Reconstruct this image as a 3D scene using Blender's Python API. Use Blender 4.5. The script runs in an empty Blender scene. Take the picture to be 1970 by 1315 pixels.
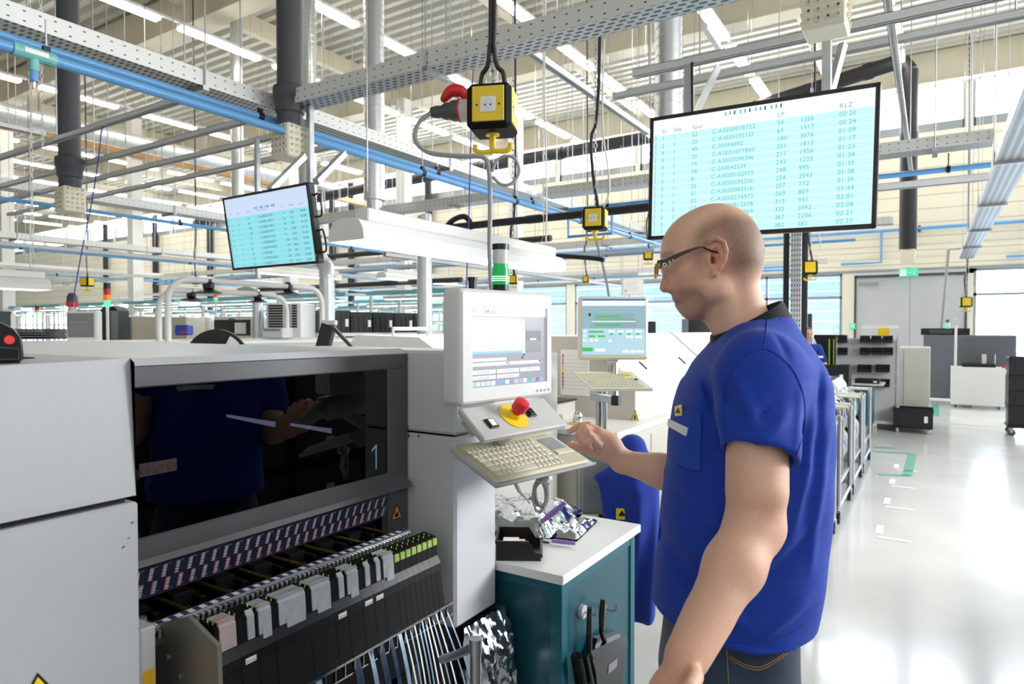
import bpy, math, random
import numpy as np
from mathutils import Vector, Matrix
random.seed(7); np.random.seed(7)
S = bpy.context.scene
COL = S.collection
PI = math.pi
# ---------------- camera, world, exposure ----------------
F_PX, CX, CY = 1275.0, 985.0, 657.5
YAW, PITCH = math.radians(32.4), math.radians(-1.146)
CAM = Vector((0, 0, 1.55))
cam_data = bpy.data.cameras.new('camera')
cam = bpy.data.objects.new('camera', cam_data); COL.objects.link(cam)
cam.location = CAM
cam.rotation_euler = (math.radians(90) + PITCH, 0, YAW)
cam_data.sensor_width = 36.0
cam_data.lens = 36.0 * F_PX / 1970.0
cam_data.clip_start = 0.05; cam_data.clip_end = 300
cam_data.dof.use_dof = True; cam_data.dof.focus_distance = 1.75; cam_data.dof.aperture_fstop = 6.3
S.camera = cam
w = bpy.data.worlds.new('world'); S.world = w; w.use_nodes = True
bg = w.node_tree.nodes['Background']
bg.inputs[0].default_value = (0.92, 0.965, 1.0, 1); bg.inputs[1].default_value = 11.0
S.view_settings.view_transform = 'Standard'; S.view_settings.look = 'None'
S.view_settings.gamma = 1.0; S.view_settings.use_curve_mapping = False
S.view_settings.exposure = 0.1
def area_light(name, loc, target, sx, sy, power, color=(1, 1, 1)):
    ld = bpy.data.lights.new(name, 'AREA'); ld.shape = 'RECTANGLE'; ld.size = sx; ld.size_y = sy
    ld.energy = power; ld.color = color
    o = bpy.data.objects.new(name, ld); COL.objects.link(o); o.location = loc
    o.rotation_euler = (Vector(target) - Vector(loc)).to_track_quat('-Z', 'Y').to_euler()
    return o
# unseen fill lamps added on the aisle side and behind the viewer
area_light('fill_aisle_side', (8.2, 3.5, 6.0), (-0.5, 3.0, 0.6), 16.0, 3.0, 430, (0.97, 0.985, 1.0))  # added fill lamp high over the aisle, the wall there has no window
area_light('daylight_clerestory', (-14, 18.3, 6.9), (-14, 8, 3.5), 60.0, 1.0, 2000, (0.96, 0.98, 1.0))
area_light('fill_aisle_floor', (4.6, 5.6, 2.7), (.9, 3.6, 0), 2.6, 1.6, 430, (0.97, 0.985, 1.0))  # added lamp out of view, brightens the aisle floor and the worker's back
area_light('fill_rear', (1.5, -7.5, 4.8), (-1.2, 2.0, 1.2), 12.0, 4.0, 120, (1.0, 0.99, 0.97))  # added soft fill from behind the viewer, no opening in that wall

# ---------------- pixel helpers (photo is 1970 x 1315) ----------------
_R = cam.rotation_euler.to_matrix()
def ray(px, py):
    d = _R @ Vector(((px - CX) / F_PX, -(py - CY) / F_PX, -1.0)); return d
def W(px, py, d): return CAM + ray(px, py) * d
def onX(px, py, X): r = ray(px, py); return CAM + r * ((X - CAM.x) / r.x)
def onY(px, py, Y): r = ray(px, py); return CAM + r * ((Y - CAM.y) / r.y)
def onZ(px, py, Z): r = ray(px, py); return CAM + r * ((Z - CAM.z) / r.z)

# ---------------- materials ----------------
def lin(c):
    if isinstance(c, str):
        c = tuple(int(c[i:i + 2], 16) / 255 for i in (1, 3, 5))
    return tuple((x / 12.92 if x <= .04045 else ((x + .055) / 1.055) ** 2.4) for x in c)
_M = {}
def mat(name, color, rough=.5, metal=0., noise=.06, scale=8., bump=0., bscale=60., emit=None, estr=0., spec=.5, coat=0., alpha=None):
    if name in _M: return _M[name]
    m = bpy.data.materials.new(name); m.use_nodes = True
    nt = m.node_tree; b = nt.nodes['Principled BSDF']; L = nt.links
    c = lin(color)
    tc = nt.nodes.new('ShaderNodeTexCoord')
    if noise > 0:
        n = nt.nodes.new('ShaderNodeTexNoise'); n.inputs['Scale'].default_value = scale; n.inputs['Detail'].default_value = 4
        L.new(tc.outputs['Object'], n.inputs['Vector'])
        r = nt.nodes.new('ShaderNodeValToRGB')
        r.color_ramp.elements[0].position = .3; r.color_ramp.elements[1].position = .7
        r.color_ramp.elements[0].color = tuple(max(0, x * (1 - noise)) for x in c) + (1,)
        r.color_ramp.elements[1].color = tuple(min(1, x * (1 + noise)) for x in c) + (1,)
        L.new(n.outputs['Fac'], r.inputs['Fac']); L.new(r.outputs['Color'], b.inputs['Base Color'])
    else:
        b.inputs['Base Color'].default_value = c + (1,)
    b.inputs['Roughness'].default_value = rough; b.inputs['Metallic'].default_value = metal
    b.inputs['Specular IOR Level'].default_value = spec
    b.inputs['Coat Weight'].default_value = coat
    if bump > 0:
        n2 = nt.nodes.new('ShaderNodeTexNoise'); n2.inputs['Scale'].default_value = bscale; n2.inputs['Detail'].default_value = 3
        L.new(tc.outputs['Object'], n2.inputs['Vector'])
        bp = nt.nodes.new('ShaderNodeBump'); bp.inputs['Strength'].default_value = bump; bp.inputs['Distance'].default_value = .01
        L.new(n2.outputs['Fac'], bp.inputs['Height']); L.new(bp.outputs['Normal'], b.inputs['Normal'])
    if emit is not None:
        b.inputs['Emission Color'].default_value = lin(emit) + (1,); b.inputs['Emission Strength'].default_value = estr
    _M[name] = m; return m
def glassy(name, tint, fac, rough=.02):
    if name in _M: return _M[name]
    m = bpy.data.materials.new(name); m.use_nodes = True; nt = m.node_tree; nt.nodes.clear()
    o = nt.nodes.new('ShaderNodeOutputMaterial'); t = nt.nodes.new('ShaderNodeBsdfTransparent'); g = nt.nodes.new('ShaderNodeBsdfGlossy')
    mx = nt.nodes.new('ShaderNodeMixShader'); t.inputs[0].default_value = lin(tint) + (1,); g.inputs['Roughness'].default_value = rough
    mx.inputs[0].default_value = fac
    nt.links.new(t.outputs[0], mx.inputs[1]); nt.links.new(g.outputs[0], mx.inputs[2]); nt.links.new(mx.outputs[0], o.inputs[0])
    _M[name] = m; return m
def holes_mat(name, color, rough, metal, sx, sy, rad, axes='XZ', hole=(.02, .02, .02), stagger=True):
    """painted / galvanised sheet with a punched pattern"""
    if name in _M: return _M[name]
    m = bpy.data.materials.new(name); m.use_nodes = True; nt = m.node_tree; L = nt.links
    b = nt.nodes['Principled BSDF']; b.inputs['Roughness'].default_value = rough; b.inputs['Metallic'].default_value = metal
    tc = nt.nodes.new('ShaderNodeTexCoord'); sp = nt.nodes.new('ShaderNodeSeparateXYZ'); L.new(tc.outputs['Object'], sp.inputs[0])
    def M(op, a, bb=None, c=None):
        n = nt.nodes.new('ShaderNodeMath'); n.operation = op
        for i, v in enumerate((a, bb, c)):
            if v is None: continue
            if isinstance(v, (int, float)): n.inputs[i].default_value = v
            else: L.new(v, n.inputs[i])
        return n.outputs[0]
    u = M('DIVIDE', sp.outputs[axes[0]], sx); v = M('DIVIDE', sp.outputs[axes[1]], sy)
    if stagger:
        row = M('FLOOR', v); par = M('MODULO', M('ABSOLUTE', row), 2.0); u = M('ADD', u, M('MULTIPLY', par, .5))
    fu = M('SUBTRACT', M('FRACT', u), .5); fv = M('SUBTRACT', M('FRACT', v), .5)
    fu = M('MULTIPLY', fu, sx / rad[0]); fv = M('MULTIPLY', fv, sy / rad[1])
    dd = M('ADD', M('POWER', M('ABSOLUTE', fu), rad[2]), M('POWER', M('ABSOLUTE', fv), rad[2]))
    k = M('LESS_THAN', dd, 1.0)
    mx = nt.nodes.new('ShaderNodeMix'); mx.data_type = 'RGBA'
    mx.inputs['A'].default_value = lin(color) + (1,); mx.inputs['B'].default_value = tuple(hole) + (1,)
    L.new(k, mx.inputs['Factor']); L.new(mx.outputs['Result'], b.inputs['Base Color'])
    mr = M('SUBTRACT', metal, M('MULTIPLY', k, metal)); L.new(mr, b.inputs['Metallic'])
    _M[name] = m; return m

WHITE = mat('white_enamel', '#e9e9e6', .42, noise=.015, scale=3)
LGREY = mat('light_grey_enamel', '#c9cacb', .45, noise=.03, scale=4, bump=.02, bscale=400)
CREAM = mat('cream_plastic', '#e2ddc9', .5, noise=.02)
DGREY = mat('dark_grey_enamel', '#4b4d50', .38, noise=.05, scale=5)
BLACK = mat('black_plastic', '#0f1012', .34, noise=.1)
BLACKM = mat('black_matte_plastic', '#08090a', .65, spec=.25, noise=.1, scale=20)
RUBBER = mat('dark_grey_pipe', '#46464c', .5, noise=.08, scale=10)
GALV = mat('galvanised_steel', '#c3c6ca', .36, .85, noise=.16, scale=14)
STEEL = mat('brushed_steel', '#b4b5b8', .3, .9, noise=.08, scale=30)
CHROME = mat('chrome', '#d9dadc', .12, 1., noise=.0)
BLUEP = mat('blue_pipe', '#67a5dc', .35, noise=.05)
TEAL = mat('teal_enamel', '#0e5b6a', .4, noise=.05)
YEL = mat('yellow_plastic', '#f2cf1d', .4, noise=.04)
RED = mat('red_plastic', '#d8232a', .35, noise=.04)
PAPER = mat('paper_white', '#f3f3f0', .7, noise=.0)
INK = mat('ink_black', '#15151a', .6, noise=.0)
GREENP = mat('green_plastic', '#0f8f4c', .4, noise=.0)
BLUEM = mat('blue_plastic', '#2447b5', .4, noise=.05)
WIRE = mat('black_cable', '#1d1d22', .45, noise=.0)
GCAB = mat('grey_cable', '#9fa1a6', .5, noise=.02)
WCAB = mat('white_cable', '#dcdad2', .5, noise=.0)
VIOLET = mat('violet_cord', '#3a2fa8', .5, noise=.0)
LIGHTT = mat('tube_light', '#ffffff', .5, noise=0, emit='#fff6e6', estr=15.)
CREAMP = mat('cream_paint', '#e9e4d2', .5, noise=.03, scale=2)

# ---------------- mesh builder ----------------
def frame_from(z, hint=Vector((0, 0, 1))):
    z = z.normalized()
    if abs(z.dot(hint)) > .98: hint = Vector((1, 0, 0))
    x = hint.cross(z).normalized(); y = z.cross(x); return x, y, z
class MB:
    def __init__(s): s.v = []; s.f = []; s.m = []; s.mats = []
    def mi(s, m):
        if m not in s.mats: s.mats.append(m)
        return s.mats.index(m)
    def add(s, vs, fs, m):
        o = len(s.v); i = s.mi(m); s.v.extend([tuple(v) for v in vs])
        for f in fs: s.f.append(tuple(o + k for k in f)); s.m.append(i)
        return s
    def box(s, a, b, m, c=0.0, M=None):
        (x0, y0, z0), (x1, y1, z1) = [(min(p, q)) for p, q in zip(a, b)], [(max(p, q)) for p, q in zip(a, b)]
        c = min(c, (x1 - x0) * .45, (y1 - y0) * .45, (z1 - z0) * .45)
        if c <= 0:
            vs = [Vector(p) for p in ((x0, y0, z0), (x1, y0, z0), (x1, y1, z0), (x0, y1, z0), (x0, y0, z1), (x1, y0, z1), (x1, y1, z1), (x0, y1, z1))]
            fs = [(0, 3, 2, 1), (4, 5, 6, 7), (0, 1, 5, 4), (1, 2, 6, 5), (2, 3, 7, 6), (3, 0, 4, 7)]
        else:
            vs = []; idx = {}
            for ix, X in enumerate((x0, x1)):
                for iy, Y in enumerate((y0, y1)):
                    for iz, Z in enumerate((z0, z1)):
                        sx, sy, sz = (1, -1)[ix], (1, -1)[iy], (1, -1)[iz]
                        for k, p in enumerate(((X, Y + sy * c, Z + sz * c), (X + sx * c, Y, Z + sz * c), (X + sx * c, Y + sy * c, Z))):
                            idx[(ix, iy, iz, k)] = len(vs); vs.append(Vector(p))
            I = lambda *a: idx[a]; fs = []
            for i in (0, 1):
                q = [I(i, 0, 0, 0), I(i, 1, 0, 0), I(i, 1, 1, 0), I(i, 0, 1, 0)]; fs.append(q if i else q[::-1])
                q = [I(0, i, 0, 1), I(0, i, 1, 1), I(1, i, 1, 1), I(1, i, 0, 1)]; fs.append(q if i else q[::-1])
                q = [I(0, 0, i, 2), I(1, 0, i, 2), I(1, 1, i, 2), I(0, 1, i, 2)]; fs.append(q if i else q[::-1])
            def orient(q):
                n = (vs[q[1]] - vs[q[0]]).cross(vs[q[2]] - vs[q[0]]); ctr = Vector(((x0 + x1) / 2, (y0 + y1) / 2, (z0 + z1) / 2))
                fc = sum((vs[k] for k in q), Vector()) / len(q)
                return q if n.dot(fc - ctr) > 0 else q[::-1]
            for i in (0, 1):
                for j in (0, 1):
                    fs.append(orient([I(0, i, j, 1), I(1, i, j, 1), I(1, i, j, 2), I(0, i, j, 2)]))
                    fs.append(orient([I(i, 0, j, 0), I(i, 1, j, 0), I(i, 1, j, 2), I(i, 0, j, 2)]))
                    fs.append(orient([I(i, j, 0, 0), I(i, j, 1, 0), I(i, j, 1, 1), I(i, j, 0, 1)]))
                    for k in (0, 1): fs.append(orient([I(i, j, k, 0), I(i, j, k, 1), I(i, j, k, 2)]))
        if M is not None: vs = [M @ v for v in vs]
        return s.add(vs, fs, m)
    def cyl(s, p0, p1, r, m, n=16, r1=None, caps=True):
        p0 = Vector(p0); p1 = Vector(p1); r1 = r if r1 is None else r1
        if (p1 - p0).length < 1e-6: return s
        x, y, z = frame_from(p1 - p0)
        vs = [p0 + (x * math.cos(2 * PI * k / n) + y * math.sin(2 * PI * k / n)) * r for k in range(n)]
        vs += [p1 + (x * math.cos(2 * PI * k / n) + y * math.sin(2 * PI * k / n)) * r1 for k in range(n)]
        fs = [(k, (k + 1) % n, n + (k + 1) % n, n + k) for k in range(n)]
        if caps: fs += [tuple(range(n))[::-1], tuple(range(n, 2 * n))]
        return s.add(vs, fs, m)
    def tube(s, pts, r, m, n=8, closed=False):
        pts = [Vector(p) for p in pts]; N = len(pts); rs = r if isinstance(r, (list, tuple)) else [r] * N
        vs = []; px = None
        for i, p in enumerate(pts):
            a = pts[(i - 1) % N] if closed else pts[max(i - 1, 0)]; b = pts[(i + 1) % N] if closed else pts[min(i + 1, N - 1)]
            t = (b - a).normalized()
            if px is None: x, y, _ = frame_from(t)
            else:
                x = (px - t * px.dot(t))
                x = x.normalized() if x.length > 1e-6 else frame_from(t)[0]
                y = t.cross(x)
            px = x
            vs += [p + (x * math.cos(2 * PI * k / n) + y * math.sin(2 * PI * k / n)) * rs[i] for k in range(n)]
        fs = []
        for i in range(N if closed else N - 1):
            j = (i + 1) % N
            fs += [(i * n + k, i * n + (k + 1) % n, j * n + (k + 1) % n, j * n + k) for k in range(n)]
        if not closed: fs += [tuple(range(n))[::-1], tuple(range((N - 1) * n, N * n))]
        return s.add(vs, fs, m)
    def lathe(s, o, axis, prof, m, n=24):
        o = Vector(o); x, y, z = frame_from(Vector(axis)); vs = []
        for h, r in prof:
            vs += [o + z * h + (x * math.cos(2 * PI * k / n) + y * math.sin(2 * PI * k / n)) * max(r, 1e-5) for k in range(n)]
        fs = []
        for i in range(len(prof) - 1):
            fs += [(i * n + k, i * n + (k + 1) % n, (i + 1) * n + (k + 1) % n, (i + 1) * n + k) for k in range(n)]
        fs += [tuple(range(n))[::-1], tuple(range((len(prof) - 1) * n, len(prof) * n))]
        return s.add(vs, fs, m)
    def prism(s, poly, vec, m):
        """extrude a 3D polygon (list of points) along vec"""
        poly = [Vector(p) for p in poly]; vec = Vector(vec); n = len(poly)
        nn = sum((poly[i].cross(poly[(i + 1) % n]) for i in range(n)), Vector())
        if nn.dot(vec) > 0: poly = poly[::-1]
        vs = poly + [p + vec for p in poly]
        fs = [tuple(range(n)), tuple(range(n, 2 * n))[::-1]] + [(i, i + n, (i + 1) % n + n, (i + 1) % n)for i in range(n)]
        return s.add(vs, fs, m)
    def quad(s, a, b, c, d, m): return s.add([a, b, c, d], [(0, 1, 2, 3)], m)
    def grid(s, fn, nu, nv, m, closed_u=False):
        vs = [fn(i / (nu if closed_u else nu - 1), j / (nv - 1)) for i in range(nu) for j in range(nv)]
        fs = []
        for i in range(nu if closed_u else nu - 1):
            i2 = (i + 1) % nu
            for j in range(nv - 1): fs.append((i * nv + j, i2 * nv + j, i2 * nv + j + 1, i * nv + j + 1))
        return s.add(vs, fs, m)
    def build(s, name, parent=None, smooth=35, org=None, **kw):
        me = bpy.data.meshes.new(name); ob = bpy.data.objects.new(name, me); COL.objects.link(ob)
        base = Vector((0, 0, 0))
        if parent is not None:
            base = world_loc(parent)
        elif org is not None: base = Vector(org)
        else:
            if s.v:
                xs = [v[0] for v in s.v]; ys = [v[1] for v in s.v]; zs = [v[2] for v in s.v]
                base = Vector(((min(xs) + max(xs)) / 2, (min(ys) + max(ys)) / 2, min(zs)))
            ob.location = base
        if org is not None and parent is None: ob.location = base
        me.from_pydata([(v[0] - base.x, v[1] - base.y, v[2] - base.z) for v in s.v], [], s.f)
        for m in s.mats: me.materials.append(m)
        me.polygons.foreach_set('material_index', s.m)
        if smooth:
            me.polygons.foreach_set('use_smooth', [True] * len(s.f)); me.update()
            try: me.set_sharp_from_angle(angle=math.radians(smooth))
            except Exception: pass
        me.update()
        if parent is not None: ob.parent = parent
        tag(ob, **kw)
        return ob
def world_loc(o):
    p = Vector(o.location); q = o.parent
    while q is not None: p = p + Vector(q.location); q = q.parent
    return p
def tag(o, label=None, cat=None, group=None, kind=None):
    if label: o['label'] = label
    if cat: o['category'] = cat
    if group: o['group'] = group
    if kind: o['kind'] = kind
    return o
def thing(name, label, cat, loc, group=None):
    o = bpy.data.objects.new(name, None); COL.objects.link(o); o.location = Vector(loc); o.empty_display_size = .05
    return tag(o, label, cat, group)
def kids(o): return [c for c in bpy.data.objects if c.parent == o]
_KC = {}
def copy_tree(o, loc=None, rz=None, label=None, group=None, scale=None):
    def cp(x, par):
        c = x.copy(); COL.objects.link(c); c.parent = par
        for ch in _KC.setdefault(x.name, kids(x)): cp(ch, c)
        return c
    r = cp(o, None)
    if loc is not None: r.location = Vector(loc)
    if rz is not None: r.rotation_euler = (0, 0, rz)
    if scale is not None: r.scale = scale if hasattr(scale, '__len__') else (scale,) * 3
    if label: r['label'] = label
    if group: r['group'] = group
    return r
def Mx(loc, rx=0, ry=0, rz=0):
    return Matrix.Translation(Vector(loc)) @ Matrix.Rotation(rz, 4, 'Z') @ Matrix.Rotation(ry, 4, 'Y') @ Matrix.Rotation(rx, 4, 'X')
def basis(o, x, y, z):
    m = Matrix.Identity(4)
    for i, c in enumerate((x, y, z)):
        for j in range(3): m[j][i] = c[j]
    for j in range(3): m[j][3] = o[j]
    return m
def bez(pts, n=8):
    """Catmull-Rom through the points"""
    P = [Vector(p) for p in pts]; out = []
    for i in range(len(P) - 1):
        a = P[max(i - 1, 0)]; b = P[i]; c = P[i + 1]; d = P[min(i + 2, len(P) - 1)]
        for k in range(n):
            t = k / n
            out.append(.5 * ((2 * b) + (c - a) * t + (2 * a - 5 * b + 4 * c - d) * t * t + (3 * b - a - 3 * c + d) * t ** 3))
    out.append(P[-1]); return out
# lettering
_G = {}
def glyph(ch):
    if ch in _G: return _G[ch]
    cu = bpy.data.curves.new('g', 'FONT'); cu.body = ch; cu.size = 1.0; cu.resolution_u = 3
    ob = bpy.data.objects.new('g', cu); COL.objects.link(ob)
    me = ob.to_mesh(); vs = [tuple(v.co) for v in me.vertices]; fs = [tuple(p.vertices) for p in me.polygons]
    ob.to_mesh_clear(); bpy.data.objects.remove(ob); bpy.data.curves.remove(cu)
    wd = {' ': .3, '1': .55, ':': .3, '.': .28, '-': .36, 'I': .28, 'i': .25, 'l': .24, 't': .3, 'r': .36}.get(ch)
    if wd is None: wd = (max([v[0] for v in vs]) + .07) if vs else .3
    _G[ch] = (vs, fs, wd); return _G[ch]
def text(mb, st, M, size, m, align='l'):
    """M maps local (x right, y up, z out) to world"""
    wds = [glyph(c)[2] for c in st]; tot = sum(wds) * size
    x = {'l': 0, 'c': -tot / 2, 'r': -tot}[align]
    for c, wd in zip(st, wds):
        vs, fs, _ = glyph(c)
        if vs: mb.add([M @ Vector((x + v[0] * size, v[1] * size, 0)) for v in vs], fs, m)
        x += wd * size
# ================= SETTING =================
YB = 19.0; ZC = 7.9; XL = -52.0; XR = 9.0; YF = -9.0
fm = mat('vinyl_floor', '#d3d3d1', .24, noise=.09, scale=1.3, bump=.012, bscale=30)
nt = fm.node_tree
fm.node_tree.nodes['Principled BSDF'].inputs['Coat Weight'].default_value = .35; fm.node_tree.nodes['Principled BSDF'].inputs['Coat Roughness'].default_value = .12
b = MB(); b.box((XL, YF, -.1), (XR, YB, 0), fm); b.build('floor', smooth=0, kind='structure')
cm = mat('ceiling_deck', '#d2d0c6', .4, .2, noise=.05, scale=.6)
b = MB(); y = YF; prof = []
while y < YB:
    prof += [(y, ZC), (y + .03, ZC + .11), (y + .15, ZC + .11), (y + .18, ZC)]; y += .30
prof.append((YB, ZC))
vs = []; fs = []
for (yy, zz) in prof: vs += [(XL, yy, zz), (XR, yy, zz)]
for i in range(len(prof) - 1): fs.append((2 * i, 2 * i + 1, 2 * i + 3, 2 * i + 2))
b.add(vs, fs, cm); b.box((XL, YF, ZC + .13), (XR, YB, ZC + .2), cm)
b.build('ceiling', smooth=0, kind='structure')
wallm = holes_mat('cream_wall_panel', '#f0e9d6', .55, 0, 1., .33, (3., .012, 2), 'XZ', hole=lin('#c9c1ab'), stagger=False)
wallw = mat('white_wall_panel', '#e6e7e6', .5, noise=.02)
# back wall built as bands and piers so that the window openings are real
lowwin = []   # lower windows: (x0, x1, z0, z1)
xs_p = -1.70
b = MB()
bays = [XR, 4.8, 0.72]; x = -1.62
b.box((XL, YB, 2.97), (XR, YB + .25, 6.30), wallm); b.box((XL, YB, 7.80), (XR, YB + .25, ZC + .1), wallm)
b.box((XL, YB, 0), (-1.98, YB + .25, .55), wallw)
b.box((.72, YB, 0), (XR, YB + .25, .35), wallw)
wins = [(.80, 4.7), (4.9, XR - .1)]
x = -1.98
while x > XL + 3:
    b.box((x - 0.0, YB, 0), (x + .28, YB + .25, 2.97), CREAMP)
    wins.append((x - 3.72, x)); x -= 4.0
b.box((XL, YB, 0), (x + .28, YB + .25, 2.97), CREAMP)
b.box((-1.70, YB, 2.86), (.8, YB + .25, 2.97), wallw); b.box((.66, YB, 0), (.8, YB + .25, 2.97), CREAMP); b.box((4.7, YB, 0), (4.9, YB + .25, 2.97), CREAMP)
x = XR
ups = []
while x > XL + 3:
    b.box((x - .15, YB, 6.30), (x, YB + .25, 7.80), CREAMP); ups.append((x - 2.75, x - .15)); x -= 2.75
b.box((XL, YB, 6.30), (x, YB + .25, 7.80), CREAMP)
b.build('wall_back', smooth=0, kind='structure')
b = MB(); b.box((XL - .2, YF, 0), (XL, YB, ZC), wallm); b.build('wall_left', smooth=0, kind='structure')
b = MB(); b.box((XR, YF, 0), (XR + .2, YB, ZC), wallw); b.build('wall_right', smooth=0, kind='structure')
b = MB(); b.box((XL, YF - .2, 0), (XR, YF, ZC), wallw); b.build('wall_front', smooth=0, kind='structure')
pane = glassy('window_pane', '#eef7ff', .08)
FRM = mat('window_frame_grey', '#9aa0a6', .4, .3, noise=.02)
n = 0
for (x0, x1) in wins:
    n += 1; z0, z1 = (.35 if x0 > 0 else .55), 2.97
    b = MB()
    for a, c in (((x0, z0), (x1, z0 + .06)), ((x0, z1 - .06), (x1, z1)), ((x0, z0), (x0 + .06, z1)), ((x1 - .06, z0), (x1, z1)), ((x0, 2.33), (x1, 2.39)), (((x0 + x1) / 2 - .03, z0), ((x0 + x1) / 2 + .03, z1))):
        b.box((a[0], YB + .06, a[1]), (c[0], YB + .14, c[1]), FRM)
    wf = b.build('window_%d' % n, smooth=0, kind='structure')
    g = MB(); g.box((x0, YB + .095, z0), (x1, YB + .105, z1), pane); g.build('pane', wf, smooth=0)
    # lowered slatted blind behind the glass of the bays left of the door
    if x0 < 0:
        s = MB(); zz = z0 + .08
        while zz < 2.30:
            s.quad((x0 + .08, YB + .16, zz), (x1 - .08, YB + .16, zz), (x1 - .08, YB + .185, zz + .02), (x0 + .08, YB + .185, zz + .02), LGREY); zz += .045
        s.build('blind_slats', wf, smooth=0)
for (x0, x1) in ups:
    n += 1
    b = MB()
    for a, c in (((x0, 6.30), (x1, 6.52)), ((x0, 7.73), (x1, 7.80)), ((x0, 6.30), (x0 + .05, 7.80)), ((x1 - .05, 6.30), (x1, 7.80))):
        b.box((a[0], YB + .06, a[1]), (c[0], YB + .14, c[1]), FRM)
    wf = b.build('window_%d' % n, smooth=0, kind='structure')
    g = MB(); g.box((x0, YB + .095, 6.30), (x1, YB + .105, 7.80), pane); g.build('pane', wf, smooth=0)
# steel double door
b = MB(); dm = mat('grey_steel_door', '#c3c4c6', .5, noise=.03, scale=2)
for x0, x1 in ((-1.66, -.483), (-.477, .64)):
    b.box((x0, YB + .02, .02), (x1, YB + .1, 2.84), dm, .004)
d = b.build('door_1', kind='structure', smooth=0)
b = MB(); b.box((-1.70, YB + .13, 0), (.7, YB + .24, 2.86), wallw); b.build('door_backing', d, smooth=0)
b = MB(); b.box((-1.70, YB - .02, 0), (-1.66, YB + .02, 2.9), DGREY); b.box((.64, YB - .02, 0), (.68, YB + .02, 2.9), DGREY); b.box((-1.70, YB - .02, 2.84), (.68, YB + .02, 2.9), DGREY)
b.build('door_frame', d, smooth=0)
b = MB(); b.box((-1.6, YB - .08, 2.66), (-1.15, YB - .03, 2.72), FRM); b.tube([(-1.2, YB - .06, 2.7), (-.9, YB - .1, 2.78), (-.62, YB - .03, 2.78)], .012, FRM, 6); b.box((-1.5, YB - .04, 2.66), (-1.4, YB + .03, 2.72), FRM)
b.build('door_closer', d, smooth=0)
b = MB(); b.cyl((-.55, YB + .03, 1.05), (-.55, YB - .05, 1.05), .012, STEEL); b.cyl((-.55, YB - .05, 1.05), (-.68, YB - .05, 1.05), .011, STEEL); b.build('door_handle', d)
b = MB(); b.box((XL, YB - .03, 2.97), (XR, YB, 3.03), FRM); b.box((XL, YB - .02, 3.3), (XR, YB, 3.36), CREAMP); b.box((XL, YB - .04, 3.62), (XR, YB, 3.68), CREAMP)
b.build('trim_1', smooth=0, kind='structure')
# outside: ground and the neighbouring facade seen through the lower panes
b = MB(); b.box((XL, YB + .3, -.3), (XR + 12, YB + 40, -.12), mat('yard_asphalt', '#8a9096', .8)); b.build('trim_2', smooth=0, kind='structure')
b = MB(); fac = holes_mat('neighbour_facade', '#62737f', .5, 0, 1.6, .45, (3., .03, 2), 'XZ', hole=lin('#93a2ad'), stagger=False)
b.box((XL, YB + 14, -.12), (-2.5, YB + 15, 5.5), fac); b.build('neighbouring_hall', smooth=0, label='pale blue clad factory hall seen outside through the lower windows', cat='building')
# ceiling secondary beams
bm_ = mat('cream_beam', '#d9d2bd', .5, noise=.04, scale=1)
k = 0
b = MB()
for X in (2.6, -2.2, -7.0, -11.8, -16.6, -21.4, -26.2, -31, -36):
    b.box((X - .09, YF, 7.55), (X + .09, YB, 7.9), bm_)
b.build('trim_3', smooth=0, kind='structure')
b = MB()
for Y in (2.0, 7.4, 12.8, 18.2):
    b.box((XL, Y - .11, 7.2), (XR, Y + .11, 7.9), bm_); b.box((XL, Y - .2, 7.17), (XR, Y + .2, 7.2), bm_)
b.build('trim_4', smooth=0, kind='structure')
wood = mat('glulam_beam', '#c59a63', .55, noise=.15, scale=3)
b = MB(); b.box((-18.2, YF, 6.15), (-17.95, YB, 6.30), wood)
for yy in (2, 7.4, 12.8, 18.2): b.cyl((-18.07, yy, 6.4), (-18.07, yy, 7.2), .02, STEEL, 8)
b.build('trim_5', smooth=0, kind='structure')
# floor markings are part of the floor surface
gm = mat('green_floor_tape', '#4fa58c', .4, noise=.05); wm2 = mat('white_floor_tape', '#eef0ee', .4, noise=.02)
b = MB()
def tape(p, q, wd, m):
    p = Vector(p); q = Vector(q); d_ = (q - p).normalized(); nn = Vector((-d_.y, d_.x, 0)) * wd / 2
    b.add([p - nn + Vector((0, 0, .002)), p + nn + Vector((0, 0, .002)), q + nn + Vector((0, 0, .002)), q - nn + Vector((0, 0, .002))], [(0, 3, 2, 1)], m)
tape(onZ(1574, 1118, 0), onZ(1538, 1200, 0), .09, gm)
for Y in (5.6, 6.6, 7.5, 8.4): tape((-.33, Y, 0), (-.12, Y, 0), .05, wm2); tape((-.33, Y + .1, 0), (-.33, Y + .35, 0), .05, wm2)
for a, c in (((1690, 912), (1750, 915)), ((1745, 915), (1755, 872)), ((1680, 868), (1755, 872)), ((1683, 860), (1722, 862))): tape(onZ(*a, 0), onZ(*c, 0), .09, gm)
tape(onZ(1799, 778, 0), onZ(1799, 800, 0), .12, gm)
tape(onZ(1795, 812, 0), onZ(1935, 822, 0), .06, mat('yellow_floor_tape', '#d9d28a', .4))
b.build('trim_6', smooth=0, kind='structure')

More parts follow.
